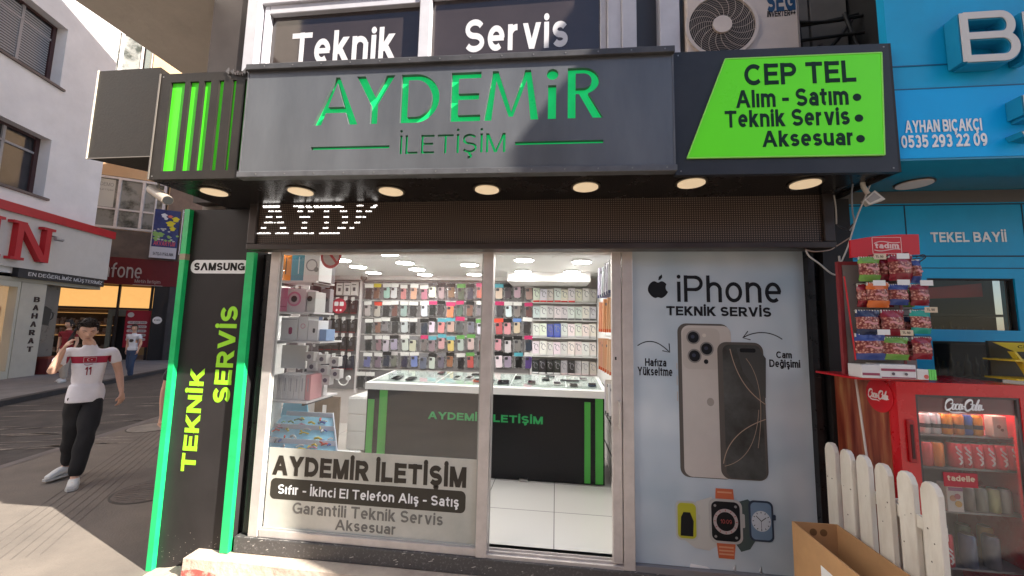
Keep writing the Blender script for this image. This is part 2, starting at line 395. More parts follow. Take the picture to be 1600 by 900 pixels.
# near pavement: wide sheet around the corner of the shop
mb = MB()
poly = [(-3.2, -9), (-5.4, -2.2), (-6.4, 1.35), (-7.12, 3.96), (-8.9, 10), (-8.5, 16), (-3.5, 16), (-3.3, 3), (2.2, 3), (14, 3), (14, -9)]
mb.prism([(x, y, -.004) for x, y in poly], (0, 0, .004)); struct(mb.build('pavement', PAVEM))
struct(MB().add([(-3.17, -9, .004), (-5.34, -2.2, .004), (-6.34, 1.35, .004), (-7.06, 3.96, .004), (-8.84, 10, .004), (-8.97, 10, .004), (-7.2, 3.96, .004), (-6.47, 1.35, .004), (-5.46, -2.2, .004), (-3.3, -9, .004)], [(0, 1, 8, 9), (1, 2, 7, 8), (2, 3, 6, 7), (3, 4, 5, 6)]).build('kerb_strip', M('kerb_line', (.16, .14, .13), .85, var=.2)))
# far pavement with its dark kerb (a real step)
kb = [(-11.0 + 3.1, 4.06 - 5.6), (-11.0, 4.06), (-13.37, 9.7), (-16.5, 17)]
mb = MB(); mb.prism([(x, y, 0) for x, y in kb] + [(-40, 17, 0), (-40, -2, 0)], (0, 0, .10)); struct(mb.build('far_pavement', PAVE2))
mb = MB()
for (a, b) in zip(kb, kb[1:]):
    a = Vector((*a, 0)); b = Vector((*b, 0)); nn = Vector((b.y - a.y, a.x - b.x, 0)).normalized()
    if nn.x < 0: nn = -nn
    mb.prism([a, b, b + nn * .16, a + nn * .16], (0, 0, .104))
struct(mb.build('kerb', KERBM))
# far cross street pavement beyond
# ribbed guiding strips on the near pavement
mb = MB()
g0 = on(120, 776, 2, 0); g1 = on(262, 668, 2, 0); gd = (g1 - g0).normalized(); gn = Vector((gd.y, -gd.x, 0))
for k in range(7):
    a = g0 - gd * 1.2 + gn * (k * .075 - .2); b = g0 + gd * 4.5 + gn * (k * .075 - .2)
    mb.prism([a, b, b + gn * .010, a + gn * .010], (0, 0, .002))
struct(mb.build('guiding_ribs', M('rib_stone', (.13, .11, .095), .9, var=.2, bump=.3)))
# worn pale scrapes on the road
mb = MB()
rnd = random.Random(5)
for k in range(46):
    px = rnd.uniform(-60, 300); py = rnd.choice([628, 640, 650, 664, 676, 688, 697]) + rnd.uniform(-3, 3) - (px - 100) * .05
    p = on(px, py, 2, 0); dd = Vector((.93, .36 + rnd.uniform(-.12, .12), 0)).normalized(); L = rnd.uniform(.3, 1.3); ww = rnd.uniform(.015, .05)
    q = Vector((-dd.y, dd.x, 0)) * ww
    mb.add([p - dd * L / 2, p + q, p + dd * L / 2, p - q * .6], [(0, 1, 2, 3)])
for v in mb.v: v.z = .002
o = mb.build('road_scrapes', M('worn_stone', (.36, .31, .26), .9, c2=(.13, .11, .10), vs=20)); o.location.z = .002; struct(o)

def manhole(px, py, r, label, c, grp):
    p = on(px, py, 2, 0)
    t = thing('manhole_cover', label, 'manhole cover', (p.x, p.y, 0), 0, grp)
    cm = M('cover_%s' % label.split()[0], c, .7, var=.25, bump=.3)
    b = MB()
    b.tube([(0, 0, 0), (0, 0, .006)], [r, r], 40, True, False); adopt_local(b.build('lid', cm, t), t)
    f = MB(); n = 48
    for i in range(n):
        a0, a1 = 2 * math.pi * i / n, 2 * math.pi * (i + 1) / n
        f.prism([(math.cos(a) * rr, math.sin(a) * rr, 0) for a, rr in ((a0, r + .004), (a1, r + .004), (a1, r + .020), (a0, r + .020))], (0, 0, .004))
    adopt_local(f.build('rim', M('cover_rim', (.085, .075, .065), .8), t), t)
    g = MB()
    for k in range(-6, 7):
        h = math.sqrt(max(0, (r * .9) ** 2 - (k * r * .14) ** 2)); g.box(-h, h, k * r * .14 - .006, k * r * .14 + .006, .0062, .010)
    adopt_local(g.build('ribs', cm, t), t)
def adopt_local(o, t):
    o.matrix_parent_inverse = Matrix.Identity(4)
manhole(238, 766, .30, 'dark ribbed manhole cover in the pavement beside the black pillar', (.12, .10, .088), 'manhole covers in the pavement')
manhole(238, 668, .30, 'pale round manhole cover farther up the pavement near the road edge', (.27, .24, .21), 'manhole covers in the pavement')

# ================================================================ THE WHITE HOUSE OVER THE STREET
LW = M('white_render', (.80, .79, .80), .9, var=.07, vs=1.2, bump=.35, bs=25)
LW2 = M('cream_panel', (.50, .47, .40), .7, var=.08, vs=2)
REDM = M('red_paint', (.45, .012, .02), .4, var=.08)
DKGL = M('dark_window_pane', (.035, .035, .04), .08, var=.3, vs=1.5)
DKFR = M('dark_red_window_frame', (.055, .022, .025), .5)
lb = thing('white_building', 'white rendered apartment house with dark windows above a red banded shop front', 'building', LB.P(0, 0))
b = MB()
# wall as pieces around the window openings
wins = [(-2.35, -.16, 8.48, 10.30), (-2.35, -.16, 5.15, 6.85), (-5.6, -3.4, 8.48, 10.3), (-5.6, -3.4, 5.15, 6.85), (-2.35, -.16, 11.9, 13.6)]
b.fbox(LB, -.16, 1.6, 2.9, 24, -8, 0); b.fbox(LB, -3.4, -2.35, 2.9, 24, -8, 0); b.fbox(LB, -16, -5.6, 2.9, 24, -8, 0)
for (s0, s1) in ((-2.35, -.16), (-5.6, -3.4)):
    zs = [2.9, 5.15, 6.85, 8.48, 10.30, 11.9, 13.6, 24]
    for i in range(0, 8, 2): b.fbox(LB, s0, s1, zs[i], zs[i + 1], -8, 0)
    for i in range(1, 7, 2): b.fbox(LB, s0, s1, zs[i], zs[i + 1], -8, -.35)
b.build('wall', LW, lb)
for (s0, s1) in ((-2.35, -.16), (-5.6, -3.4)):
    for (z0, z1) in ((5.15, 6.85), (8.48, 10.3), (11.9, 13.6)):
        f = MB(); wd = .07
        f.fbox(LB, s0, s1, z0, z0 + wd, -.34, -.26); f.fbox(LB, s0, s1, z1 - wd, z1, -.34, -.26); f.fbox(LB, s1 - wd * 1.6, s1, z0 + wd, z1 - wd, -.34, -.26); f.fbox(LB, s0, s0 + wd, z0 + wd, z1 - wd, -.34, -.26)
        wf = f.build('window', DKFR, lb)
        g = MB(); g.fbox(LB, s1 - .95, s1 - .88, z0 + wd, z1 - wd, -.33, -.27); g.fbox(LB, s0 + wd, s1 - .11, z1 - .5, z1 - .44, -.33, -.27); g.build('glazing_bar', M('grey_bar', (.32, .31, .32), .5), wf)
        MB().fbox(LB, s0 + wd, s1 - .11, z0 + wd, z1 - wd, -.32, -.31).build('pane', DKGL, wf)
        MB().fbox(LB, s0 - .05, s1 + .12, z0 - .07, z0, -.30, .06).build('sill', M('stone_sill', (.16, .13, .12), .7), wf, bevel=.008)
        if z0 > 8:
            sh = MB()
            for k in range(22):
                z = z0 + .09 + k * (z1 - z0 - .2) / 22; sh.fbox(LB, s0 + wd + .02, s1 - .13, z, z + .045, -.305, -.29)
            sh.build('shutter_slats', M('shutter_grey', (.30, .31, .33), .5), wf)
# ground floor
b = MB(); b.fbox(LB, -16, 1.15, 0, 2.9, -8, -.6); b.build('ground_floor_wall', M('shop_inside_dark', (.05, .045, .04), .8), lb)
fa = MB(); fa.fbox(LB, -16, 2.12, 3.05, 4.46, 0, .16); fa.build('shop_fascia', M('cream_fascia', (.58, .56, .53), .6, var=.04), lb)
MB().fbox(LB, -16, 2.17, 4.46, 4.70, 0, .22).build('red_band', REDM, lb)
# the big red serif letter (last of the shop's name) and the one before it
n = MB(); F2 = LB
s0, z0 = LB.sz(6, 414, .2); s1, z1 = LB.sz(59, 352, .2)
zb, zt = 3.27, 4.22; a, c_ = -1.02, -.12
for (x0, x1) in ((a, a + .15), (c_ - .15, c_)): n.fbox(LB, x0, x1, zb, zt, .16, .30)
n.fpoly(LB, [(a + .02, zt), (a + .22, zt), (c_ - .02, zb), (c_ - .22, zb)], .161, .301)
for (x, z) in ((a + .07, zb), (a + .04, zt), (c_ - .07, zt)): n.fbox(LB, x - .17, x + .17, z - .035, z + .035, .159, .303)
n.build('fascia_letter', REDM, lb)
n = MB(); n.fbox(LB, -1.62, -1.45, zb, zt, .16, .30); n.fbox(LB, -1.72, -1.35, zb - .035, zb + .035, .159, .303); n.fbox(LB, -1.72, -1.35, zt - .035, zt + .035, .159, .303); n.build('fascia_letter', REDM, lb)
b = MB(); b.fbox(LB, -.68, 2.05, 2.80, 3.05, -.02, .14); sp = b.build('slogan_strip', M('strip_black', (.02, .02, .025), .5), lb)
lettering('EN DEĞERLİMİZ MÜŞTERİMİZ', LB, -.42, 1.98, 2.84, 3.0, .14, M('silver_letter', (.6, .6, .62), .4), sp, bold=.01)
b = MB(); b.fbox(LB, -16, 2.1, 2.7, 2.80, -.6, .02); b.build('soffit', M('cream_soffit', (.40, .37, .30), .7), lb)
# spice shop pillar with upright letters
b = MB(); b.fbox(LB, -.36, .34, .1, 2.70, -.6, -.02); pl = b.build('corner_pillar', LW2, lb)
for i, ch in enumerate('BAHARAT'):
    z = 2.17 - i * .232
    lettering(ch, LB, .02 - .01 * i * 0, .17, z, z + .15, -.02, M('pillar_letter', (.03, .012, .012), .5), pl, bold=.03, th=.02)
b = MB(); b.fbox(LB, -.47, -.40, .1, 2.7, -.5, .0); b.fbox(LB, -3, -.47, .1, .3, -.5, .0); b.fbox(LB, -3, -.47, 2.55, 2.7, -.5, 0); b.build('shop_window_frame', M('cream_frame', (.5, .48, .40), .5), lb)
b = MB(); b.fbox(LB, -3, -.47, .3, 2.55, -.22, -.2); b.build('shop_window_pane', M('warm_dim_window', (.26, .20, .14), .2, c2=(.12, .10, .08), vs=1.5, em=.15, ec=(.8, .5, .25)), lb)
MB().fbox(LB, -1.4, -.6, 1.35, 2.0, -.19, -.18).build('window_poster', M('poster_red', (.30, .06, .04), .5, c2=(.4, .25, .12), vs=5), lb)
pn = MB().fbox(LB, .42, 1.12, .12, 2.68, -.35, -.3).build('side_panel', M('grey_glass_panel', (.12, .12, .125), .3, var=.1), lb)
g = MB(); g.fpoly(LB, [(.62, 1.55), (.58, 2.0), (.72, 2.08), (.92, 1.98), (.88, 1.5)], -.3, -.29); strip(g, LB, bez((.9, 1.9), (1.02, 1.95), (1.02, 1.7), (.92, 1.68)), .03, -.3, -.289); g.build('cup_drawing', M('drawing_dark', (.03, .03, .03), .5), pn)
cam1 = thing('security_camera', 'small round security camera beside the big red letter on the white building', 'camera', LB.P(.12, 4.05, .16))
b = MB(); b.tube([LB.P(.05, 4.08, .16), LB.P(.05, 4.05, .30)], .025); b.build('bracket', M('cam_grey', (.35, .34, .33), .5), cam1)
b = MB(); b.tube([LB.P(-.02, 4.0, .30), LB.P(.16, 4.0, .34)], .055, 14); b.build('housing', M('cam_grey', (.3, .3, .3), .5), cam1)
b = MB(); b.tube([LB.P(.16, 4.0, .34), LB.P(.17, 4.0, .342)], .035, 14); b.build('lens', RUBBER, cam1)
# baskets outside the spice shop
bk = thing('produce_crate', 'dark red crate on the far pavement beside the spice shop pillar', 'crate', LB.P(.75, .1, -.05))
b = MB(); b.fbox(LB, .5, 1.0, .1, .55, -.2, .12); b.build('crate_body', M('crate_red', (.12, .02, .02), .6, var=.3), bk); b = MB(); b.fbox(LB, .52, .98, .55, .60, -.18, .1); b.build('rim', M('crate_rim', (.2, .05, .03), .6), bk)

# ================================================================ THE HOUSE AT THE END OF THE STREET
fb = thing('corner_building', 'beige corner building with white framed windows above a dark red phone shop', 'building', FB.P(0, 0))
OR = M('orange_beige_render', (.62, .42, .25), .9, var=.1, vs=.8, bump=.3)
BRC = M('stained_brown_concrete', (.20, .155, .13), .85, c2=(.10, .08, .07), vs=1.2, bump=.4, bs=20)
b = MB()
b.fbox(FB, -9, 9, 7.55, 11.6, -8, 0); b.fbox(FB, -9, -2.9, 4.2, 7.55, -8, 0); b.fbox(FB, -.35, 9, 4.2, 7.55, -8, 0)
b.fbox(FB, -9, -2.75, 11.6, 14.6, -8, 0); b.fbox(FB, -1.35, 9, 11.6, 14.6, -8, 0); b.fbox(FB, -9, 9, 14.6, 17, -8, 0); b.fbox(FB, -2.9, -.35, 4.25, 5.36, -8, 0)
wl = b.build('wall', OR, fb)
b = MB(); b.fbox(FB, -2.9, 9, 4.2, 5.34, .005, .04); b.build('parapet', BRC, fb)
b = MB(); b.fbox(FB, -.3, 9, 5.34, 7.6, .005, .04); b.build('wall_patch', M('brown_wall_side', (.24, .17, .13), .85, var=.2, bump=.3), fb)
MB().fbox(FB, -9, 9, 0, 4.2, -8, -3).build('back_wall', M('shop_back_wall', (.34, .24, .12), .8), fb)
MB().fbox(FB, -9, 9, 0, .02, -3, 0).build('shop_floor', M('shop_floor', (.2, .17, .13), .5), fb)
def whitewin(s0, s1, z0, z1, bars, zb, name='window'):
    f = MB(); wd = .09
    f.fbox(FB, s0, s1, z0, z0 + wd, -.1, .03); f.fbox(FB, s0, s1, z1 - wd, z1, -.1, .03)
    for x in [s0] + bars + [s1 - wd]: f.fbox(FB, x, x + wd, z0 + wd, z1 - wd, -.1, .03)
    xs = [s0] + bars + [s1 - wd]
    for a, c in zip(xs, xs[1:]): f.fbox(FB, a + wd, c, zb, zb + .07, -.09, .02)
    wf = f.build(name, ALUW, fb)
    MB().fbox(FB, s0 + .02, s1 - .02, z0 + .02, z1 - .02, -.06, -.04).build('pane', M('window_pane_far', (.06, .07, .065), .06, c2=(.30, .31, .30), vs=1.4, thr=(.45, .6)), wf)
    return wf
wf = whitewin(-2.85, -.42, 5.38, 7.52, [-1.95, -1.2], 6.15)
MB().fbox(FB, -2.74, -2.05, 6.25, 7.4, -.035, -.03).build('window_notice', M('notice_white', (.6, .62, .6), .5), wf)
lettering('DEMO', FB, -2.5, -2.1, 7.1, 7.25, -.03, M('notice_grey', (.25, .27, .28), .5), wf)
lettering('İLETİŞİM', FB, -2.5, -2.1, 6.9, 7.0, -.03, M('notice_grey', (.25, .27, .28), .5), wf)
whitewin(-2.7, -1.4, 11.7, 14.5, [-2.42, -1.75], 13.7)
MB().fbox(FB, -1.55, -1.4, 10, 14.6, .04, .2).build('downpipe', M('pipe_grey', (.16, .18, .17), .5), fb)
# shop front
MB().fbox(FB, -9, 6, 3.12, 4.20, .0, .25).build('shop_fascia', M('dark_red_fascia', (.13, .006, .010), .45, var=.1), fb)
def fpx(px, py, out=.25): return FB.sz(px, py, out)
a, z = fpx(160, 432); a1, z1 = fpx(223, 414)
lettering('afone', FB, a, a1, z, z1 + .02, .25, M('fascia_silver', (.42, .38, .36), .4), fb, th=.04, bold=-.004, name='shop_name')
a, z = fpx(210, 443); a1, z1 = fpx(251, 437)
lettering('Metin İletişim', FB, a, a1, z, z1, .25, M('fascia_silver', (.42, .38, .36), .4), fb, name='shop_name')
MB().fbox(FB, a - .05, a1 + .08, z - .06, z - .04, .25, .26).build('underline', M('fascia_silver', (.42, .38, .36), .4), fb)
MB().disc(FB.P(.72, 3.7, .25), FB.n, .28, .02).build('round_logo', M('logo_pale', (.5, .42, .4), .5), fb)
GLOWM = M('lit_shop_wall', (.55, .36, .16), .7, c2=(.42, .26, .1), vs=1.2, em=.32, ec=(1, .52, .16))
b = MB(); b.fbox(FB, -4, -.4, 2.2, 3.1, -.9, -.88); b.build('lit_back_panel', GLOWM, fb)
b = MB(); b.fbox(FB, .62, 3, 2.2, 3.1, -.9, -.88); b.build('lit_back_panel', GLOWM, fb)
for x in (-3.6, -1.55, -.55):
    MB().fbox(FB, x, x + .07, 0.1, 3.12, -.04, .04).build('mullion', M('mullion_dark', (.03, .025, .025), .5), fb)
MB().fbox(FB, -4, -.4, 2.13, 2.2, -.04, .03).build('transom', M('mullion_dark', (.03, .025, .025), .5), fb)
b = MB(); b.fbox(FB, -1.85, -1.72, .1, 2.12, -.3, -.2); b.fbox(FB, -1.72, -1.2, 1.86, 2.12, -.3, -.2); b.build('door_frame', M('door_grey_green', (.22, .24, .21), .5), fb)
b = MB(); b.fbox(FB, -1.70, -1.2, .1, 1.85, -.4, -.35); b.build('doorway', M('doorway_dark', (.015, .014, .014), .5), fb)
b = MB(); b.fbox(FB, -4, -1.9, .1, 2.1, -1.2, -1.1); sh = b.build('shelf_unit', M('shop_dim', (.05, .035, .025), .6), fb)
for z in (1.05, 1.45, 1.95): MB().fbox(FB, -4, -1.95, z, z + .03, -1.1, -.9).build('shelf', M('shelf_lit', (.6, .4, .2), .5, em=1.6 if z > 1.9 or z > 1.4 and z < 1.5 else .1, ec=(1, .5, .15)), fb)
mb = MB(); rnd = random.Random(3)
for z in (.4, 1.08, 1.48):
    for k in range(14): x = -3.9 + k * .14; mb.fbox(FB, x, x + .09, z, z + rnd.uniform(.12, .3), -1.09, -.95)
mb.build('shelf_goods', M('goods_brown', (.2, .08, .04), .6, c2=(.4, .35, .3), vs=9), fb)
# price posters, column
def price_poster(s0, s1, n_, lab):
    t = thing('price_poster', lab, 'poster', FB.P((s0 + s1) / 2, .7, .05), 0, 'red price posters at the phone shop')
    MB().fbox(FB, s0, s1, .62, 2.10, .05, .07).build('sheet', M('poster_crimson', (.30, .012, .03), .5), t)
    g = MB(); sw = s1 - s0
    g.disc(FB.P(s0 + sw * .2, 1.92, .07), FB.n, .10, .004)
    for k in range(5): g.fpoly(FB, rrect(s0 + sw * .1, s1 - sw * .12, 1.56 - k * .17, 1.67 - k * .17, .05), .07, .074)
    g.build('price_rows', M('poster_white', (.55, .5, .5), .5), t)
    g = MB()
    for k in range(5): letters(g, ['10 GB 250', '15 GB 300', '20 GB 350', '30 GB 400', '40 GB 450'][k], FB, s0 + sw * .2, s1 - sw * .2, 1.585 - k * .17, 1.645 - k * .17, .074)
    g.build('price_text', BLACKV, t)
price_poster(-1.22, -.45, 5, 'red price poster on the far shop window behind the woman in jeans')
price_poster(.62, 1.3, 5, 'red price poster on the far shop window just beside the green pillar edge')
MB().fbox(FB, -.40, .10, .02, 3.12, -.1, .20).build('column', M('column_black', (.02, .02, .022), .45), fb)
MB().fbox(FB, .11, .58, .02, 3.12, -.3, .30).build('column', M('column_grey', (.055, .055, .06), .45, var=.2), fb)
b = MB(); b.disc(FB.P(-.2, 1.72, .20), FB.n, .15, .01); rs = b.build('round_sticker', WHITEV, fb)
lettering('NO SMOKE', FB, -.30, -.10, 1.70, 1.76, .21, BLACKV, rs)
# hanging aquarium sign
aq = thing('aquarium_sign', 'hanging aquarium shop sign with yellow fish on a dark blue sea', 'sign', FB.P(-.4, 4.2, .5))
p = [FB.sz(px, py, .5) for px, py in ((234, 325), (283, 324), (286, 404), (233, 402))]
s0, s1, z0, z1 = p[3][0] + .02, p[1][0], p[3][1], p[0][1]
MB().fbox(FB, s0, s1, z0, z1, .42, .5).build('sign_box', M('sign_sea', (.012, .015, .10), .4, c2=(.03, .05, .20), vs=4), aq)
MB().fbox(FB, s0, s1, z0 + .0, z0 + .46, .5, .505).build('lower_panel', M('sign_pale', (.55, .55, .6), .5), aq)
lettering('AKVARYUM', FB, s0 + .06, s1 - .06, z0 + .52, z0 + .72, .5, M('sign_red', (.6, .08, .12), .5), aq, bold=.03)
lettering('SATIŞ & UYGULAMA', FB, s0 + .08, s1 - .08, z0 + .08, z0 + .24, .505, BLACKV, aq, bold=.03)
rnd = random.Random(11)
def blobs(nm, m, lst):
    g = MB()
    for (u, v, r, el) in lst: g.fpoly(FB, [(s0 + u * (s1 - s0) + math.cos(t) * r * (1 + .3 * math.sin(5 * t)) * el, z0 + v * (z1 - z0) + math.sin(t) * r) for t in [2 * math.pi * i / 20 for i in range(20)]], .5, .51 + rnd.random() * .004)
    g.build(nm, m, aq)
blobs('fish', M('fish_yellow', (.7, .6, .02), .5), [(.85, .82, .11, 1), (.66, .72, .12, 1.1), (.76, .62, .09, 1)])
blobs('fish', M('fish_red', (.6, .15, .1), .5), [(.62, .87, .06, 1.3)])
blobs('fish', M('fish_white', (.7, .72, .78), .5), [(.38, .88, .09, 1), (.46, .82, .06, 1)])
blobs('coral', M('coral_green', (.25, .45, .12), .6), [(.1, .5, .08, 1), (.3, .48, .1, 1.2), (.2, .44, .08, 1.3)] + [(rnd.random(), .36 + rnd.random() * .12, .04, 1.3) for _ in range(10)])
blobs('coral', M('coral_pale', (.5, .52, .5), .6), [(rnd.random(), .36 + rnd.random() * .25, .03, 1.3) for _ in range(14)])
b = MB(); b.tube([FB.P(s0 - .02, z0, .46), FB.P(s0 - .02, 7.6, .46)], .03); b.tube([FB.P(s1 + .08, z0 + .2, .46), FB.P(s1 + .08, z1 + .1, .46)], .02); b.tube([FB.P(s1 + .08, z1, .46), FB.P(s1 + .25, z1, .46)], .02); b.build('pole', ALUW, aq)

# side houses that close the view up the left street and behind the camera (real houses, seen in reflections)
def block(name, label, x0, x1, y0, y1, h, c, rows, cols, face):
    t = thing(name, label, 'building', ((x0 + x1) / 2, (y0 + y1) / 2, 0))
    MB().box(x0, x1, y0, y1, 0, h).build('wall', M('render_' + name + str(len(MATS)), c, .9, var=.1, vs=1, bump=.2), t)
    for r_ in range(rows):
        for k in range(cols):
            z = 4.2 + r_ * 3; g = MB()
            if face == 'y': xx = x0 + (k + .5) * (x1 - x0) / cols; g.box(xx - .7, xx + .7, y1 - .01, y1 + .04, z, z + 1.5)
            else: yy = y0 + (k + .5) * (y1 - y0) / cols; g.box(x0 - .04, x0 + .01, yy - .7, yy + .7, z, z + 1.5)
            wf = g.build('window', ALUW, t); g = MB()
            if face == 'y': g.box(xx - .62, xx - .03, y1 + .04, y1 + .05, z + .08, z + 1.42); g.box(xx + .03, xx + .62, y1 + .04, y1 + .05, z + .08, z + 1.42)
            else: g.box(x0 - .05, x0 - .04, yy - .62, yy - .03, z + .08, z + 1.42); g.box(x0 - .05, x0 - .04, yy + .03, yy + .62, z + .08, z + 1.42)
            g.build('pane', DKGL, wf)
    g = MB()
    if face == 'y': g.box(x0, x1, y1, y1 + .3, 2.7, 3.6)
    g.build('shop_fascia', M('fascia_coral', (.55, .12, .07), .5), t)
    return t
block('apartment_house', 'beige apartment house facing the phone shop from across the street', -16, 1.5, -19, -11.5, 9.0, (.50, .44, .38), 2, 5, 'y')
block('apartment_house', 'dark red brick house facing the blue kiosk from across the street', 2, 12, -21, -12, 6.5, (.22, .07, .045), 1, 3, 'y')
# unseen house to the right, its outline shaped to cast shadows on the shop
hs = Vector((sdir.x, sdir.y, 0)).normalized(); hu = Vector((.356, .935, 0)); tE = math.tan(R(SUN_EL)); D = 6.0
prof = [(.6, 0), (.6, .12 + D * tE), (.013, .12 + D * tE), (.013, 2.0 + D * tE), (-.617, 2.0 + D * tE), (-.617, 2.76 + D * tE), (1.1, 5.9 + D * tE), (4, 5.9 + D * tE), (4, 0)]
gh = thing('gabled_house', 'unseen plastered house with a stepped outline shaped to shade the shop', 'building', hs * D)
MB().prism([hs * D + hu * u + Vector((0, 0, z)) for u, z in prof], hs * 7).build('wall', M('gable_render', (.5, .45, .4), .9, var=.1), gh)
# ================================================================ THE SHOP'S OWN BUILDING
bd = thing('shop_building', 'plastered corner building whose upper floors overhang the green and black phone shop', 'building', (0, 3, 0))
PLAS = M('upper_plaster', (.42, .37, .33), .85, var=.15, vs=1, bump=.3)
b = MB()
b.box(-4.0, -2.82, -.9, 9, 4.38, 19.3); slab = b.build('overhang', M('slab_concrete', (.56, .51, .45), .85, c2=(.38, .34, .30), thr=(.2, .8), vs=1.3, bump=.8, bs=9), bd)
b = MB(); b.box(-2.82, 9, .42, 9, 4.6, 19.3); b.box(-2.82, 9, .42, .9, 2.66, 4.6); b.build('upper_wall', PLAS, bd)
b = MB(); b.box(-2.81, -2.49, -.0, .42, 2.66, 19.3); b.build('corner_pier', M('pier_brown', (.055, .045, .042), .6, var=.2), bd)
b = MB(); b.box(.54, .70, .06, .42, 2.66, 5.2); b.build('pier', M('pier_grey', (.06, .06, .065), .6), bd)
# side and back walls of the shop room (flaring to the left, as inside)
b = MB(); b.prism([(-2.83, .102, 0), (-2.62, .102, 0), (-3.55, 2.85, 0), (-3.7, 2.85, 0)], (0, 0, 4.38)); b.build('side_wall', PLAS, bd)
# upper white window with the words
uw = thing('upper_window', 'white framed upper window with large white words above the fascia', 'window', (-1, .06, 3.6))
f = MB()
for (x0, x1, y0) in ((-2.48, -2.38, -.03), (.345, .44, -.03), (.44, .54, -.05), (.70, .835, -.03)): f.box(x0, x1, y0, .12, 2.7, 4.9)
f.box(-2.38, .345, .0, .12, 4.30, 4.42); f.box(-2.38, .345, .0, .12, 2.7, 2.8)
f.build('frame', M('pvc_white', (.52, .505, .53), .4, var=.06, vs=9), uw, bevel=.006)
f = MB(); f.box(-2.365, -2.32, .02, .10, 2.8, 4.30); f.box(-1.055, -.97, .0, .11, 2.8, 4.30); f.box(.30, .343, .02, .10, 2.8, 4.3); f.box(-2.32, -1.055, .02, .1, 4.225, 4.30); f.box(-.97, .30, .02, .1, 4.26, 4.3); f.build('sash', M('pvc_white', (.7,) * 3), uw, bevel=.005)
UG = M('smoked_window_glass', (.045, .034, .032), .06, var=.2, vs=1.2, spec=.8)
MB().box(-2.32, -1.055, .06, .07, 2.8, 4.26).build('pane', UG, uw)
MB().box(-.97, .30, .06, .07, 2.8, 4.27).build('pane', UG, uw)
UWF = Frame((0, .06), 90)
def fz(px, py, y): p = on(px, py, 1, y); return p.x, p.z
def textpx(s, tl, br, y, mat, parent, th=.002, **k):
    """lettering whose corners were read off the shop front"""
    a = fz(*tl, y); c = fz(*br, y); return lettering(s, Frame((0, y), 90), a[0], c[0], c[1], a[1], 0, mat, parent, th=th, **k)
textpx('Teknik', (458, 51), (617, 92), .06, M('window_word', (.62, .60, .61), .5), uw, bold=.028)
textpx('Servis', (728, 30), (887, 73), .06, M('window_word', (.62, .60, .61), .5), uw, bold=.028)
MB().box(.835, .86, -.02, .3, 2.7, 4.9).build('downpipe', RUBBER, bd)
# recess right of the window with pipes
b = MB(); b.box(.86, 2.12, .36, .40, 2.66, 4.9); b.build('recess_wall', M('recess_dark', (.020, .018, .018), .8), bd)
b = MB(); b.box(1.62, 1.84, .26, .35, 3.80, 4.3); b.box(1.86, 2.1, .26, .35, 3.78, 4.3); b.build('recess_panel', M('recess_grey', (.16, .15, .14), .7, var=.15), bd)
pr = thing('cable_bundle', 'dark cables sagging in the black recess beside the air conditioner', 'cables', (1.8, .2, 3.5))
b = MB()
for (p0, p1, sg) in (((1.48, .15, 4.02), (2.12, .15, 3.98), .05), ((1.5, .18, 3.95), (2.1, .16, 4.0), .02), ((1.7, .15, 4.0), (1.72, .15, 3.62), 0), ((1.9, .15, 3.75), (2.05, .15, 3.95), .01), ((1.5, .12, 3.78), (2.1, .12, 3.83), .0), ((2.0, .14, 4.0), (2.1, .12, 3.6), .03)):
    p0 = Vector(p0); p1 = Vector(p1); b.tube([p0.lerp(p1, t / 8) - Vector((0, 0, sg * math.sin(math.pi * t / 8))) for t in range(9)], .012, 6)
b.build('cables', RUBBER, pr)
b = MB()
for z in (3.62, 3.68): b.tube([(1.56, .15, z), (1.8, .15, z)], .012, 6)
for x in (1.58, 1.84): b.tube([(x, .15, 3.5), (x, .15, 3.78)], .013, 6)
b.build('pipe', M('pipe_dark', (.08, .075, .07), .5), pr)

# ---------------------------------------------------------------- air conditioner
ac = thing('air_conditioner', 'cream outdoor air conditioner with a round fan grille above the fascia', 'air conditioner', (1.08, -.1, 3.3))
ACM = M('ac_cream', (.56, .47, .40), .45, var=.08, vs=5)
ax0, ax1, ay, az0, az1 = .868, 1.585, -.06, 3.30, 4.08
b = MB(); b.box(ax0, ax1, ay, .30, az0, az1); b.build('casing', ACM, ac, bevel=.012)
AF = Frame((0, ay), 90); cx, cz, rr = 1.090, 3.798, .212
b = MB(); n = 48
for i in range(n):
    a0, a1 = 2 * math.pi * i / n, 2 * math.pi * (i + 1) / n
    b.fpoly(AF, [(cx + math.cos(a) * q, cz + math.sin(a) * q) for a, q in ((a0, rr), (a1, rr), (a1, rr + .022), (a0, rr + .022))], 0.001, .016)
b.build('fan_ring', ACM, ac)
MB().fpoly(AF, ell(cx, cz, rr, rr, 48), .001, .004).build('fan_opening', M('fan_dark', (.025, .02, .018), .7), ac)
b = MB()
for k in range(12):
    q = .064 + k * (rr - .064) / 12; b.tube([AF.P(cx + math.cos(2 * math.pi * i / 40) * q, cz + math.sin(2 * math.pi * i / 40) * q, .014) for i in range(41)], .0009, 4, False)
for k in range(18):
    a0 = 2 * math.pi * k / 18; b.tube([AF.P(cx + math.cos(a0 + .55 * t ** 1.5) * (.058 + (rr - .05) * t), cz + math.sin(a0 + .55 * t ** 1.5) * (.058 + (rr - .05) * t), .018) for t in [j / 8 for j in range(9)]], .0013, 4)
b.build('fan_grille', ACM, ac)
MB().fpoly(AF, ell(cx, cz, .061, .061, 32), .012, .024).build('fan_hub', ACM, ac)
b = MB(); b.tube([AF.P(1.570, az0, .001), AF.P(1.570, az1, .001)], .003); b.build('seam', M('ac_seam', (.2, .17, .15), .6), ac)
a = fz(1197, -14, ay); c = fz(1243, 17, ay)
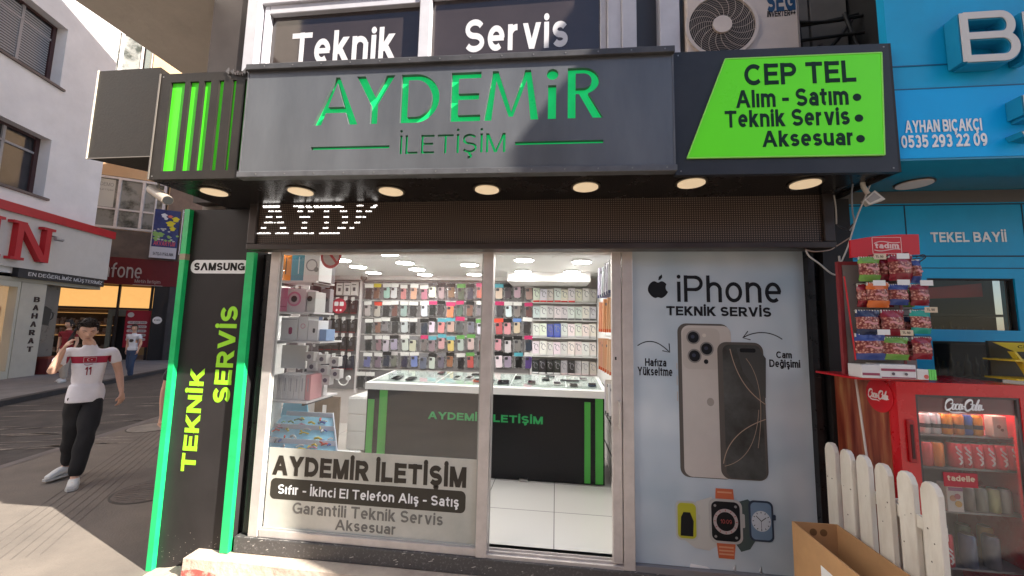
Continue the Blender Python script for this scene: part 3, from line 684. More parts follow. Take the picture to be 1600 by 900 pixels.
lettering('SEG', AF, a[0], c[0], c[1], a[1], .001, M('ac_blue', (.005, .045, .11), .5), ac, bold=.05)
a = fz(1198, 18, ay); c = fz(1243, 24, ay)
lettering('INVERTER++', AF, a[0], c[0], c[1], a[1], .001, BLACKV, ac, bold=.02, shear=.2)
b = MB(); b.box(.92, .96, -.04, .3, 3.22, 3.30); b.box(1.48, 1.52, -.04, .3, 3.22, 3.30); b.build('bracket', STEEL, ac)

# ================================================================ THE FASCIA SIGN
S = SGN
sg = thing('fascia_sign', 'long grey and black shop fascia with cut out green letters', 'sign', S.P(2.1, 2.6))
Z0, Z1 = 2.60, 3.285
back = []
b = MB(); b.box(-2.46, 1.72, -.46, 0.0, 2.63, 3.24); b.build('inner_box', BLACK, sg)
def frameslab(mb, s0, s1, z0, z1, o0, o1): return mb.fbox(S, s0, s1, z0, z1, o0, o1)
def cutter_obj(mb):
    o = mb.build('cutter', BLACK); bpy.context.view_layer.update(); return o
def boolean(panel, cutter):
    m = panel.modifiers.new('x', 'BOOLEAN'); m.operation = 'DIFFERENCE'; m.object = cutter; m.solver = 'EXACT'; m.use_self = True
    dg = bpy.context.evaluated_depsgraph_get(); dg.update()
    me = bpy.data.meshes.new_from_object(panel.evaluated_get(dg)); me.name = panel.name
    panel.modifiers.clear(); panel.data = me
    bpy.data.objects.remove(cutter)
# left black panel with six cut out bars
bars = [(.075, .172), (.205, .265), (.30, .348), (.40, .433), (.49, .515), (.572, .586)]
o = MB().fbox(S, 0, .60, Z0, Z1, -.03, 0).build('bar_panel', BROWNBLK, sg)
cb = MB()
for a, c in bars: cb.fbox(S, a, c, 2.652, 3.228, -.06, .03)
boolean(o, cutter_obj(cb))
b = MB()
for a, c in bars: b.fbox(S, a - .004, c + .004, 2.648, 3.232, -.022, -.014)
b.build('green_bars', LIME, sg)
# grey middle panel
o = MB().fbox(S, .602, 3.108, Z0 + .012, Z1 - .02, -.03, .012).build('name_panel', GREYP, sg)
cb = MB()
def px2s(px, py): return S.sz(px, py, .012)
def glyph(mb, polys):
    for p in polys: mb.fpoly(S, p, -.06, .05)
def bar(x0, z0, x1, z1, w_):   # upright-cut diagonal stroke
    return [(x0 - w_ / 2, z0), (x0 + w_ / 2, z0), (x1 + w_ / 2, z1), (x1 - w_ / 2, z1)]
zb, zt = 2.910, 3.208; H = zt - zb; st = .046
G = []
x0, x1 = 1.040, 1.315; mx = (x0 + x1) / 2            # A
G += [[(x0, zb), (x0 + .052, zb), (mx + .012, zt), (mx - .012, zt)], [(x1 - .052, zb), (x1, zb), (mx + .012, zt), (mx - .012, zt)], [(x0 + .07, zb + .075), (x1 - .07, zb + .075), (x1 - .085, zb + .112), (x0 + .085, zb + .112)]]
x0, x1 = 1.295, 1.530; mx = (x0 + x1) / 2            # Y
G += [[(x0, zt), (x0 + .052, zt), (mx + .020, zb + .135), (mx - .023, zb + .12)], [(x1 - .052, zt), (x1, zt), (mx + .023, zb + .12), (mx - .020, zb + .135)], [(mx - .022, zb), (mx + .022, zb), (mx + .022, zb + .15), (mx - .022, zb + .15)]]
x0, x1 = 1.570, 1.800                                 # D
outer = [(x0, zb), (x0 + .09, zb)] + ell(x0 + .09, (zb + zt) / 2, x1 - x0 - .09, H / 2, 20, -90, 90)[1:-1] + [(x0 + .09, zt), (x0, zt)]
rad_o = ell(x0 + .09, (zb + zt) / 2, x1 - x0 - .09, H / 2, 20, -90, 90); rad_i = ell(x0 + .09, (zb + zt) / 2, x1 - x0 - .09 - .044, H / 2 - .036, 20, -90, 90)
G += [[(x0, zb), (x0 + .044, zb), (x0 + .044, zt), (x0, zt)], [(x0 + .04, zb), (x0 + .091, zb), (x0 + .091, zb + .036), (x0 + .04, zb + .036)], [(x0 + .04, zt - .036), (x0 + .091, zt - .036), (x0 + .091, zt), (x0 + .04, zt)]]
for i in range(20): G.append([rad_o[i], rad_o[i + 1], rad_i[i + 1], rad_i[i]])
x0, x1 = 1.868, 2.042                                 # E
G += [[(x0, zb), (x0 + .044, zb), (x0 + .044, zt), (x0, zt)]] + [[(x0 + .04, z), (x1 - d, z), (x1 - d, z + .038), (x0 + .04, z + .038)] for z, d in ((zb, 0), (zb + .130, .01), (zt - .038, 0))]
x0, x1 = 2.062, 2.372; mx = (x0 + x1) / 2             # M
G += [[(x0, zb), (x0 + .044, zb), (x0 + .074, zt), (x0 + .046, zt)], [(x1 - .044, zb), (x1, zb), (x1 - .046, zt), (x1 - .074, zt)], [(x0 + .047, zt), (x0 + .078, zt), (mx + .012, zb + .02), (mx - .012, zb + .02)], [(x1 - .078, zt), (x1 - .047, zt), (mx + .012, zb + .02), (mx - .012, zb + .02)]]
G += [[(2.425, zb), (2.470, zb), (2.470, zb + .20), (2.425, zb + .20)], ell(2.449, zt - .033, .033, .033, 20)]   # i
x0, x1 = 2.535, 2.730                                 # R
G += [[(x0, zb), (x0 + .044, zb), (x0 + .044, zt), (x0, zt)]]
c2z = zt - .078
ro = ell(x0 + .085, c2z, .088, .078, 16, -90, 90); ri = ell(x0 + .085, c2z, .046, .044, 16, -90, 90)
for i in range(16): G.append([ro[i], ro[i + 1], ri[i + 1], ri[i]])
G += [[(x0 + .04, zt - .034), (x0 + .086, zt - .034), (x0 + .086, zt), (x0 + .04, zt)], [(x0 + .04, c2z - .078), (x0 + .086, c2z - .078), (x0 + .086, c2z - .044), (x0 + .04, c2z - .044)], [(x0 + .052, c2z - .06), (x0 + .105, c2z - .06), (x1, zb), (x1 - .058, zb)]]
# make every piece counter-clockwise and lay them as separate cutters that overlap
glyph(cb, G)
cb.fbox(S, 1.040, 1.517, 2.760, 2.778, -.06, .05); cb.fbox(S, 2.245, 2.730, 2.763, 2.781, -.06, .05)
letters(cb, 'İLETİŞİM', S, 1.577, 2.190, 2.690, 2.868, -.06, th=.11, bold=.0, spacing=1.05)
boolean(o, cutter_obj(cb))
MB().fbox(S, 1.0, 2.76, 2.68, 3.23, -.026, -.010).build('green_backing', GREEN, sg)
b = MB(); b.fbox(S, .598, 3.114, Z1 - .02, Z1 + .018, -.03, .035); b.build('top_lip', M('lip_dark', (.05, .048, .05), .45, var=.3, vs=8), sg, bevel=.004)
b = MB(); b.fbox(S, .598, 3.114, Z0 - .006, Z0 + .030, -.03, .028); b.build('bottom_lip', GREYE, sg, bevel=.004)
for a in (.604, 3.106): MB().fbox(S, a - .004, a + .004, Z0 + .03, Z1 - .02, .0121, .015).build('edge_trim', GREYE, sg)
# right black panel with lime field
MB().fbox(S, 3.112, 4.215, Z0 - .02, Z1, -.03, 0).build('service_panel', M('panel_graphite', (.026, .028, .034), .4, spec=.3, var=.2), sg)
tz = [S.sz(*p) for p in ((1132, 94), (1375, 84), (1380, 243), (1073, 248))]
MB().fpoly(S, tz, .002, .008).build('lime_field', M('lime_field', (.09, .62, .004), .3, var=.05, vs=1.5, em=.07, ec=(.15, .8, .01), spec=.3), sg)
# thin lighter edge round the field
b = MB()
for p, q in zip(tz, tz[1:] + tz[:1]): strip(b, S, [p, q], .006, .002, .011)
b.build('field_edge', M('lime_edge', (.3, .75, .1), .4), sg)
def stext(s, tl, br, **k):
    a = S.sz(*tl); c = S.sz(*br); return lettering(s, S, a[0], c[0], c[1], a[1], .008, DARKTXT, sg, **k)
stext('CEP TEL', (1161, 102.5), (1336, 129.5), bold=.035)
stext('Alım - Satım', (1148, 143), (1324, 165), bold=.035)
stext('Teknik Servis', (1131, 174), (1326, 196), bold=.035)
stext('Aksesuar', (1189, 206), (1331, 228), bold=.035)
b = MB()
for px, py in ((1337, 153.5), (1340, 186), (1342.5, 218)):
    a = S.sz(px, py); b.fpoly(S, ell(a[0], a[1], .020, .020, 24), .008, .010)
b.build('bullet_dots', DARKTXT, sg)
# end cap, top sheet
b = MB(); b.prism([S.P(4.214, Z0 - .02, 0), S.P(4.214, Z1, 0), S.P(4.214, Z1, -.48), S.P(4.214, Z0 - .02, -.48)], (.012, 0, 0)); b.build('end_cap', BLACK, sg)
b = MB(); b.prism([S.P(-.002, Z0, -.03), S.P(4.22, Z0, -.03), Vector((1.745, -.02, Z0)), Vector((-2.48, -.02, Z0))], (0, 0, .02)); sf = b.build('soffit', M('soffit_gloss_black', (.012, .010, .010), .26, spec=.3, var=.2), sg)
g = MB()
for k in range(14):
    a = .72 + k * .18
    for zz, oo in ((Z1 - .001, .035), (Z0 + .012, .028)): g.disc(S.P(a, zz, oo), S.n, .0045, .002, 8)
for (a, zz) in ((.02, Z0 + .02), (.02, Z1 - .02), (.58, Z0 + .02), (3.14, Z1 - .02), (3.14, Z0), (4.19, Z1 - .02), (4.19, Z0)): g.disc(S.P(a, zz, 0), S.n, .0045, .002, 8)
g.build('screws', M('screw_dull', (.22, .21, .2), .4, metal=.6), sg)
# crumpled tape where the panels meet
b = MB(); rnd = random.Random(2)
for k in range(10):
    x = .44 + k * .016; z = Z1 - .012 + rnd.uniform(-.02, .01); b.prism([S.P(x, z, .003), S.P(x + .03, z + rnd.uniform(-.015, .02), .012), S.P(x + .025, z - .02, .004)], S.n * .004)
b.build('crumpled_tape', M('tape_dark', (.08, .07, .07), .25), sg)
# screws and small stains
# left wing: prism box
wp = [Vector((-2.932, -.603, 0)), Vector((-2.484, -.603, 0)), Vector((-2.53, -.12, 0))]
wg = MB(); wg.prism([p + Vector((0, 0, 2.745)) for p in wp], (0, 0, .585)); wg.build('side_wing', M('wing_brown', (.030, .025, .021), .5, c2=(.020, .017, .014), spec=.2, vs=6, bump=.1), sg)
b = MB(); b.prism([wp[0] + Vector((-.005, -.004, 2.743)), wp[0] + Vector((.004, -.005, 2.743)), wp[0] + Vector((.004, .006, 2.743)), wp[0] + Vector((-.004, .012, 2.743))], (0, 0, .59)); b.build('wing_edge', M('bright_trim', (.75, .68, .55), .35, metal=.3), sg)
b = MB(); b.prism([wp[0] + Vector((0, -.003, 2.743)), wp[1] + Vector((0, -.003, 2.743)), wp[1] + Vector((0, .003, 2.743)), wp[0] + Vector((0, .003, 2.743))], (0, 0, .005)); b.prism([S.P(-.004, Z0, .002), S.P(.004, Z0, .002), S.P(.004, Z0, .006), S.P(-.004, Z0, .006)], (0, 0, Z1 - Z0)); b.build('edge_trim', M('dull_trim', (.16, .14, .12), .5), sg)

# soffit downlights
LAMPM = M('downlight_disc', (.80, .66, .50), .5, em=.16, ec=(1, .74, .45))
words = ['first', 'second', 'third', 'fourth', 'fifth', 'sixth', 'seventh']
for i, (px, py) in enumerate(((335, 299), (470, 298), (611, 298), (761, 295), (915, 291), (1080, 285), (1258, 286))):
    p = on(px, py, 2, 2.598)
    t = thing('downlight', 'round soffit downlight under the fascia, %s from the green pillar' % words[i], 'downlight', (p.x, p.y, 2.60), 0, 'downlights under the fascia')
    b = MB(); b.disc((p.x, p.y, 2.599), (0, 0, -1), .088, .006); b.build('bezel', M('bezel_black', (.04, .03, .02), .3), t)
    b = MB(); b.disc((p.x, p.y, 2.593), (0, 0, -1), .074, .006); b.build('diffuser', LAMPM, t)

# ================================================================ LED DISPLAY BAR
ld = thing('led_display', 'long dark scrolling text display above the shop window', 'display', (-.28, -.06, 2.27))
LM = bpy.data.materials.new('led_matrix'); LM.use_nodes = True; n = LM.node_tree; bs = n.nodes['Principled BSDF']; bs.inputs['Roughness'].default_value = .55
tc = n.nodes.new('ShaderNodeTexCoord'); sx = n.nodes.new('ShaderNodeSeparateXYZ'); n.links.new(tc.outputs['Object'], sx.inputs[0])
def wave(inp, f):
    a = n.nodes.new('ShaderNodeMath'); a.operation = 'MULTIPLY'; a.inputs[1].default_value = f; n.links.new(inp, a.inputs[0])
    c = n.nodes.new('ShaderNodeMath'); c.operation = 'SINE'; n.links.new(a.outputs[0], c.inputs[0])
    d = n.nodes.new('ShaderNodeMath'); d.operation = 'MULTIPLY_ADD'; d.inputs[1].default_value = .5; d.inputs[2].default_value = .5; n.links.new(c.outputs[0], d.inputs[0]); return d.outputs[0]
mm = n.nodes.new('ShaderNodeMath'); mm.operation = 'MULTIPLY'; n.links.new(wave(sx.outputs[0], 2 * math.pi / .014), mm.inputs[0]); n.links.new(wave(sx.outputs[2], 2 * math.pi / .014), mm.inputs[1])
cr = n.nodes.new('ShaderNodeValToRGB'); cr.color_ramp.elements[0].position = .2; cr.color_ramp.elements[1].position = .75; cr.color_ramp.elements[0].color = (.018, .012, .009, 1); cr.color_ramp.elements[1].color = (.22, .155, .12, 1)
n.links.new(mm.outputs[0], cr.inputs[0]); n.links.new(cr.outputs[0], bs.inputs['Base Color'])
MB().box(-2.155, 1.615, -.105, -.03, 2.30, 2.615).build('matrix_panel', LM, ld)
LFM = M('led_frame', (.045, .035, .032), .35, metal=.2, var=.2, vs=6)
f = MB(); f.box(-2.215, 1.675, -.125, -.02, 2.262, 2.305); f.box(-2.215, 1.675, -.125, -.02, 2.612, 2.640); f.build('frame', LFM, ld, bevel=.006)
for xa, xb in ((-2.213, -2.150), (1.612, 1.673)): MB().box(xa, xb, -.123, -.022, 2.305, 2.612).build('frame_end', LFM, ld, bevel=.005)
rows = [(131, [(655, 680), (688, 760), (785, 818)]), (162, [(118, 220), (300, 362), (373, 400), (420, 452), (460, 530), (548, 580)]), (158, [(677, 718), (775, 800)]), (168, [(120, 218), (330, 365), (378, 412), (425, 600), (760, 790)]),
        (192, [(152, 185), (192, 228), (325, 357), (387, 420), (482, 513), (578, 620), (675, 708), (730, 767)]), (226, [(137, 175), (198, 230), (337, 400), (480, 512), (590, 625), (672, 705), (712, 733)]),
        (259, [(126, 180), (186, 193), (202, 243), (352, 383), (485, 510), (590, 623), (663, 697)]), (291, [(107, 138), (220, 256), (348, 380), (475, 508), (563, 612), (635, 662)]), (323, [(85, 165), (192, 273), (303, 385), (392, 422), (453, 575)])]
b = MB()
for y, sp in rows:
    for a, c in sp:
        p0 = on(380 + a / 3.81, 280 + y / 3.81, 1, -.106); p1 = on(380 + c / 3.81, 280 + y / 3.81, 1, -.106)
        nn = max(1, round((p1.x - p0.x) / .0115)); st_ = (p1.x - p0.x) / nn
        for k in range(nn):
            x = p0.x + k * st_; z = p0.z; b.box(x, x + st_ * .72, -.1075, -.106, z - .003, z + .003)
            if (k * 7 + y) % 5 < 3: b.box(x + st_ * .2, x + st_ * .6, -.1075, -.106, z + .0032, z + .0065)
b.build('lit_dots', M('led_white', (1, 1, 1), .5, em=1.1, ec=(1, .95, .9)), ld)

# ================================================================ PILLAR
pl = thing('shop_pillar', 'black corner pillar with bright green edges and upright lime words', 'pillar', (-2.52, .2, 0))
MB().box(-2.83, -2.222, 0, .10, 0, 2.60).build('core', PILLARM, pl)
b = MB(); b.box(-2.834, -2.788, -.035, -.001, -.0, 2.597); b.build('edge_strip', GREENEDGE, pl, bevel=.002)
b = MB(); b.box(-2.282, -2.219, -.035, -.001, .165, 2.26); b.build('edge_strip', GREENEDGE, pl, bevel=.002)
lettering('TEKNİK', FAC, -2.705, -2.562, .67, 1.40, .001, LIMETXT, pl, rot=90, bold=.045)
lettering('SERVİS', FAC, -2.512, -2.338, 1.16, 1.86, .001, LIMETXT, pl, rot=90, bold=.045)
st = MB(); st.fpoly(FAC, rrect(-2.765, -2.285, 2.105, 2.208, .045), .001, .003); st = st.build('sticker', WHITEV, pl)
lettering('SΛMSUNG', FAC, -2.735, -2.315, 2.128, 2.186, .003, BLACKV, st, bold=.05)
b = MB(); b.box(-2.836, -2.786, -.037, .0, 2.205, 2.25); b.build('tape_piece', M('tape_beige', (.35, .30, .2), .5), pl)
# grime at the foot
b = MB(); rnd = random.Random(4)
for k in range(70):
    x = rnd.uniform(-2.78, -2.29); z = abs(rnd.gauss(0, .10)) + .06; r_ = rnd.uniform(.001, .0035); b.add([(x - r_, -.0012, z - r_ * .6), (x + r_, -.0012, z - r_ * .5), (x + r_ * .7, -.0012, z + r_), (x - r_ * .8, -.0012, z + r_ * .7)], [(0, 1, 2, 3)])
b.build('plaster_specks', M('speck', (.30, .26, .23), .8), pl)
b = MB(); b.box(-2.218, -2.165, .06, .11, .15, 2.26); b.box(-2.165, -2.13, .02, .11, .15, 2.26); b.box(-2.13, -2.115, .05, .11, .15, 2.26); sc_ = b.build('shutter_channel', M('channel_black', (.02, .02, .022), .3, metal=.4, var=.3, vs=15), None)
tag(sc_, 'black roller shutter channel between the green pillar and the window frame', 'shutter rail')
# right black pillar
rp = thing('black_pillar', 'plain black pillar between the phone poster and the snack rack', 'pillar', (1.72, .2, 0))
MB().box(1.66, 1.83, -.02, .42, 0, 2.60).build('core', BLACK, rp)
b = MB(); b.box(1.575, 1.612, -.01, .3, .1, 2.27); b.box(1.618, 1.655, .03, .3, .1, 2.27); b.build('rail', M('channel_black', (.02,) * 3), rp)

# ================================================================ STEP, SILL, MORTAR
st = thing('door_step', 'dark granite sill on a worn concrete ledge with red paint', 'step', (-.3, -.05, 0))
b = MB(); b.box(-2.20, 1.9, -.014, .12, .165, .268); b.build('granite_sill', GRANITE, st, bevel=.006)
b = MB(); rnd = random.Random(31)
for k in range(34):
    x = rnd.uniform(-2.15, 1.2) if k > 16 else rnd.uniform(-2.18, -1.7); y = rnd.uniform(-.013, .0); L = rnd.uniform(.01, .05); a_ = rnd.uniform(.3, 1.1); ww = rnd.uniform(.002, .007)
    b.prism([(x, y, .2681), (x + L * math.cos(a_), min(-.002, y + L * math.sin(a_)), .2681), (x + L * math.cos(a_) + ww, min(-.001, y + L * math.sin(a_) - ww), .2681), (x + ww, y - ww * .5, .2681)], (0, 0, .0006))
for k in range(40):
    x = rnd.uniform(-2.18, 1.5); z = rnd.uniform(.18, .255); L = rnd.uniform(.004, .03); b.prism([(x, -.0142, z), (x + L, -.0142, z + L * .3), (x + L * .9, -.0142, z + L * .3 + .004), (x - .002, -.0142, z + .003)], (0, -.0005, 0))
b.build('paint_smears', M('smear_white', (.5, .47, .43), .8), st)
LEDGE = M('worn_ledge', (.60, .50, .40), .9, c2=(.42, .33, .27), thr=(.3, .7), vs=5, bump=.9, bs=25)
b = MB()
n_ = 40; rnd = random.Random(8)
top = []; bot = []
for i in range(n_ + 1):
    x = -2.47 + 4.4 * i / n_; top.append((x, -.112 + rnd.uniform(-.006, .006))); bot.append((x, -.130 + rnd.uniform(-.01, .01)))
for i in range(n_):
    (xa, ya), (xb, yb) = top[i], top[i + 1]
    b.add([(xa, .1, .164), (xb, .1, .164), (xb, yb, .160), (xa, ya, .160)], [(0, 3, 2, 1)], True)
    b.add([(xa, ya, .160), (xb, yb, .160), (xb, bot[i + 1][1], 0), (xa, bot[i][1], 0)], [(0, 3, 2, 1)], True)
b.add([(-2.47, .1, .164), (-2.47, top[0][1], .16), (-2.47, bot[0][1], 0), (-2.47, .1, 0)], [(0, 1, 2, 3)])
b.build('concrete_ledge', LEDGE, st)
b = MB()
for i in range(n_):
    (xa, ya), (xb, yb) = top[i], top[i + 1]; f0 = lambda y_, z, i_: y_ + (bot[i_][1] - y_) * (1 - z / .16) - .003
    za, zb_ = .085 + .02 * math.sin(i * 1.3), .085 + .02 * math.sin((i + 1) * 1.3)
    b.add([(xa, f0(ya, za, i), za), (xb, f0(yb, zb_, i + 1), zb_), (xb, f0(yb, .03, i + 1), .03), (xa, f0(ya, .03, i), .03)], [(0, 3, 2, 1)], True)
b.build('red_paint_band', M('old_red_paint', (.42, .10, .08), .8, c2=(.55, .40, .32), thr=(.42, .52), vs=14, bump=.5, bs=30), st)
b = MB(); N = 26
for i in range(N + 1):
    for j in range(9):
        x = -2.80 + 1.05 * i / N; y = -.75 + .85 * j / 8; h = .085 * max(0, min(1, (x + 2.80) / .5)) * max(0, 1 - max(0, -y) / .62) + random.uniform(0, .008) - .002
        b.v.append(Vector((x, y, h)))
for i in range(N):
    for j in range(8): a = i * 9 + j; b.f.append((a, a + 9, a + 10, a + 1)); b.sm.append(True); b.mi.append(0)
struct(b.build('pavement_mortar', M('mortar_patch', (.55, .46, .37), .9, c2=(.40, .33, .27), vs=6, bump=.8, bs=20)))
# ================================================================ SHOP WINDOW, DOOR, POSTER
sw = thing('shop_window', 'tall shop window left of the doorway with a frosted lower sheet', 'window', (-1.3, .02, .27))
f = MB(); f.box(-2.112, -2.040, .0, .045, .268, 2.29); f.box(-.503, -.432, -.005, .075, .268, 2.29); f.build('upright', ALU, sw, bevel=.004)
f = MB(); f.box(-2.035, -.503, .005, .065, .268, .318); f.box(-2.035, -.503, .012, .06, 2.255, 2.285); f.build('rail', ALU, sw, bevel=.004)
f = MB(); f.box(-2.039, -2.030, .018, .03, .318, 2.255); f.box(-.515, -.504, .018, .03, .318, 2.255); f.box(-2.022, -.515, .018, .03, .319, .328); f.build('glass_bead', M('bead_grey', (.42, .42, .40), .5), sw)
MB().box(-2.03, -.508, .034, .040, .32, 2.27).build('pane', GLASS, sw)
FR = M('frosted_sheet', (.66, .63, .56), .40, c2=(.38, .39, .34), thr=(.25, .75), vs=1.8)
fs = MB(); fs.box(-2.022, -.512, .0315, .0335, .325, .862); fs = fs.build('frosted_sheet', FR, sw)
F3 = Frame((0, .0315), 90)
textpx('AYDEMİR İLETİŞİM', (426, 711), (729, 762), .0315, M('sheet_letter', (.028, .022, .016), .5), fs, bold=.05) if 0 else lettering('AYDEMİR İLETİŞİM', F3, -1.985, -.585, .645, .842, 0, M('sheet_letter', (.028, .022, .016), .5), fs, bold=.06)
MB().fpoly(F3, rrect(-1.99, -.585, .515, .655, .035), .0, .0012).build('dark_label', M('label_brownblack', (.035, .030, .022), .5), fs)
lettering('Sıfır - İkinci El Telefon Alış - Satış', F3, -1.93, -.63, .535, .632, .0012, WHITEV, fs, bold=.022)
lettering('Garantili Teknik Servis', F3, -1.81, -.735, .428, .505, 0, GREYV, fs, bold=.02)
lettering('Aksesuar', F3, -1.49, -1.06, .345, .412, 0, GREYV, fs, bold=.02)
# door
dr = thing('sliding_door', 'pale aluminium sliding door leaf pushed open beside the phone poster', 'door', (.4, .05, .3))
f = MB(); f.box(.368, .430, .008, .06, .30, 2.283); f.build('stile', ALU, dr, bevel=.005)
f = MB(); f.tube([(.412, -.018, 1.12), (.412, -.018, 1.29)], .008, 8); f.box(.404, .420, -.018, .01, 1.12, 1.14); f.box(.404, .420, -.018, .01, 1.27, 1.29); f.build('handle', M('handle_pale', (.62, .58, .55), .3, metal=.5), dr)
MB().box(.386, .396, .004, .01, 1.55, 1.57).build('lock', RUBBER, dr)
dfm = thing('door_frame', 'aluminium door frame with bottom track round the open doorway', 'door frame', (0, .02, .268))
f = MB(); f.box(.434, .503, .0, .07, .268, 2.29); f.build('upright', ALU, dfm, bevel=.004)
f = MB(); f.box(-.432, .434, .0, .09, .268, .288); f.box(-.432, .434, .025, .033, .288, .302); f.box(-.432, .434, .06, .068, .288, .302); f.build('track', ALU, dfm)
f = MB(); f.box(-.432, .434, .0, .09, 2.262, 2.29); f.build('head', ALU, dfm)
f = MB(); f.box(-.425, -.418, .02, .03, .3, 1.7); f.build('brush_strip', M('brush', (.5, .48, .45), .8), dfm)

# poster on the fixed right pane
pw = thing('phone_poster', 'pale blue window poster of two phones and three smart watches', 'poster', (1.03, .02, .3))
PBG = bpy.data.materials.new('poster_print'); PBG.use_nodes = True; n = PBG.node_tree; bb = n.nodes['Principled BSDF']; bb.inputs['Roughness'].default_value = .22; bb.inputs['Coat Weight'].default_value = .15; bb.inputs['Coat Roughness'].default_value = .03; bb.inputs['Specular IOR Level'].default_value = .3
tc = n.nodes.new('ShaderNodeTexCoord'); tn = n.nodes.new('ShaderNodeTexNoise'); tn.inputs['Scale'].default_value = 2.2; tn.inputs['Detail'].default_value = 2; n.links.new(tc.outputs['Object'], tn.inputs[0])
cr = n.nodes.new('ShaderNodeValToRGB'); cr.color_ramp.elements[0].position = .3; cr.color_ramp.elements[1].position = .7; cr.color_ramp.elements[0].color = (.38, .47, .54, 1); cr.color_ramp.elements[1].color = (.60, .66, .70, 1)
n.links.new(tn.outputs[0], cr.inputs[0]); n.links.new(cr.outputs[0], bb.inputs['Base Color'])
MB().box(.503, 1.572, .03, .036, .306, 2.285).build('print_sheet', PBG, pw)
f = MB(); f.box(.503, 1.60, -.002, .03, .268, .304); f.build('bottom_rail', M('rail_grey', (.25, .24, .25), .4, metal=.3), pw)
FP = Frame((0, .03), 90)
def fp(px, py): p = on(px, py, 1, .03); return (p.x, p.z)
def flat(name, polys, mat, o0=0., o1=.001, parent=pw):
    b = MB()
    for q in polys: b.fpoly(FP, q, o0, o1)
    return b.build(name, mat, parent)
def rrp(px0, py0, px1, py1, r, n=6):
    a = fp(px0, py0); c = fp(px1, py1); return rrect(a[0], c[0], c[1], a[1], r, n)
PBL = M('poster_black', (.010, .011, .014), .5, spec=.2)
# fruit emblem
cx, cz = .672, 2.018
body = []
N_ = 72
for i in range(N_):
    t = 2 * math.pi * i / N_; x = math.sin(t); z = math.cos(t)
    r_ = .0625 * (1 + .05 * abs(x))
    X = x * r_ * (1.0 if z > -.2 else 1 - .16 * (-z - .2)); Z = z * r_ * .98
    if z > 0: Z -= .015 * math.exp(-(x / .28) ** 2)
    if z < -.5: Z += .009 * math.exp(-(x / .26) ** 2)
    bx, bz, br = .084, .014, .036
    dd = math.hypot(X - bx, Z - bz)
    if dd < br: X, Z = bx - (bx - X) * br / dd if dd > 1e-5 else bx - br, bz + (Z - bz) * br / dd
    body.append((cx + X, cz + Z))
flat('emblem', [body, [(cx + .002, cz + .062), (cx + .006, cz + .085), (cx + .026, cz + .102), (cx + .028, cz + .082), (cx + .016, cz + .066)]], PBL)
def ptxt(s, x0, x1, z0, z1, **k): return lettering(s, FP, x0, x1, z0, z1, 0, PBL, pw, **k)
ptxt('iPhone', .792, 1.432, 1.938, 2.118, bold=.006)
ptxt('TEKNİK SERVİS', .722, 1.366, 1.848, 1.925, bold=.045)
ptxt('Hafıza', .582, .715, 1.515, 1.565, bold=.03)
ptxt('Yükseltme', .533, .752, 1.455, 1.510, bold=.03)
ptxt('Cam', 1.385, 1.475, 1.590, 1.632, bold=.03)
ptxt('Değişimi', 1.342, 1.522, 1.520, 1.582, bold=.03)
b = MB(); strip(b, FP, bez((.535, 1.645), (.61, 1.70), (.67, 1.675), (.733, 1.612)), .006, 0, .001); strip(b, FP, [(.735, 1.665), (.738, 1.607), (.692, 1.617)], .006, 0, .001)
strip(b, FP, bez((1.425, 1.708), (1.35, 1.765), (1.26, 1.755), (1.195, 1.715)), .006, 0, .001); strip(b, FP, [(1.222, 1.755), (1.190, 1.712), (1.236, 1.700)], .006, 0, .001); b.build('arrow', PBL, pw)
# phones
TIT = M('titanium_print', (.52, .48, .44), .5, spec=.2, var=.06, vs=3); TITD = M('titanium_edge', (.10, .09, .08), .5, spec=.2)
bp = flat('back_phone', [rrp(1058, 505, 1148, 750, .055)], TITD)
flat('back_face', [rrp(1064, 508, 1150, 749, .05)], TIT, .001, .0016, bp)
a = fp(1068, 513)
flat('camera_island', [rrp(1066, 512, 1126, 578, .04)], M('island_print', (.45, .41, .37), .3), .0016, .0022, bp)
lens = [fp(1083, 527), fp(1104, 545), fp(1085, 556)]
flat('lens_ring', [ell(x, z, .043, .045, 28) for x, z in lens], M('lens_ring_print', (.20, .19, .18), .3), .0022, .0028, bp)
flat('lens', [ell(x, z, .034, .036, 28) for x, z in lens] + [ell(*fp(1103, 565), .014, .015, 16)], PBL, .0028, .0034, bp)
flat('lens_glint', [ell(x - .004, z + .004, .012, .012, 16) for x, z in lens], M('lens_blue', (.05, .06, .09), .2), .0034, .0038, bp)
flat('flash', [ell(*fp(1100, 524), .012, .012, 16)], M('flash_pale', (.6, .55, .48), .3), .0022, .0028, bp)
x, z = fp(1110, 628); flat('emblem', [ell(x, z, .022, .026, 20)], M('emblem_grey', (.30, .27, .24), .3), .0016, .002, bp)
fpn = flat('front_phone', [rrp(1120, 534, 1201, 752, .055)], TITD, .0022, .004)
SCR = M('phone_screen', (.10, .105, .10), .5, c2=(.030, .028, .025), thr=(.3, .7), vs=4, spec=.2)
flat('screen', [rrp(1128, 538, 1197, 750, .042)], SCR, .004, .0046, fpn)
b = MB(); q = lambda *P_: [fp(*p) for p in P_]
strip(b, FP, bez(*q((1140, 545), (1150, 590), (1170, 615), (1196, 632))), .005, .0046, .005); strip(b, FP, bez(*q((1130, 724), (1135, 685), (1165, 665), (1196, 655))), .005, .0046, .005); strip(b, FP, bez(*q((1132, 728), (1160, 722), (1182, 700), (1185, 640))), .003, .0046, .005); strip(b, FP, bez(*q((1165, 560), (1190, 590), (1192, 640), (1184, 700))), .003, .0046, .005)
b.build('screen_arcs', M('arc_copper', (.36, .27, .20), .3), fpn)
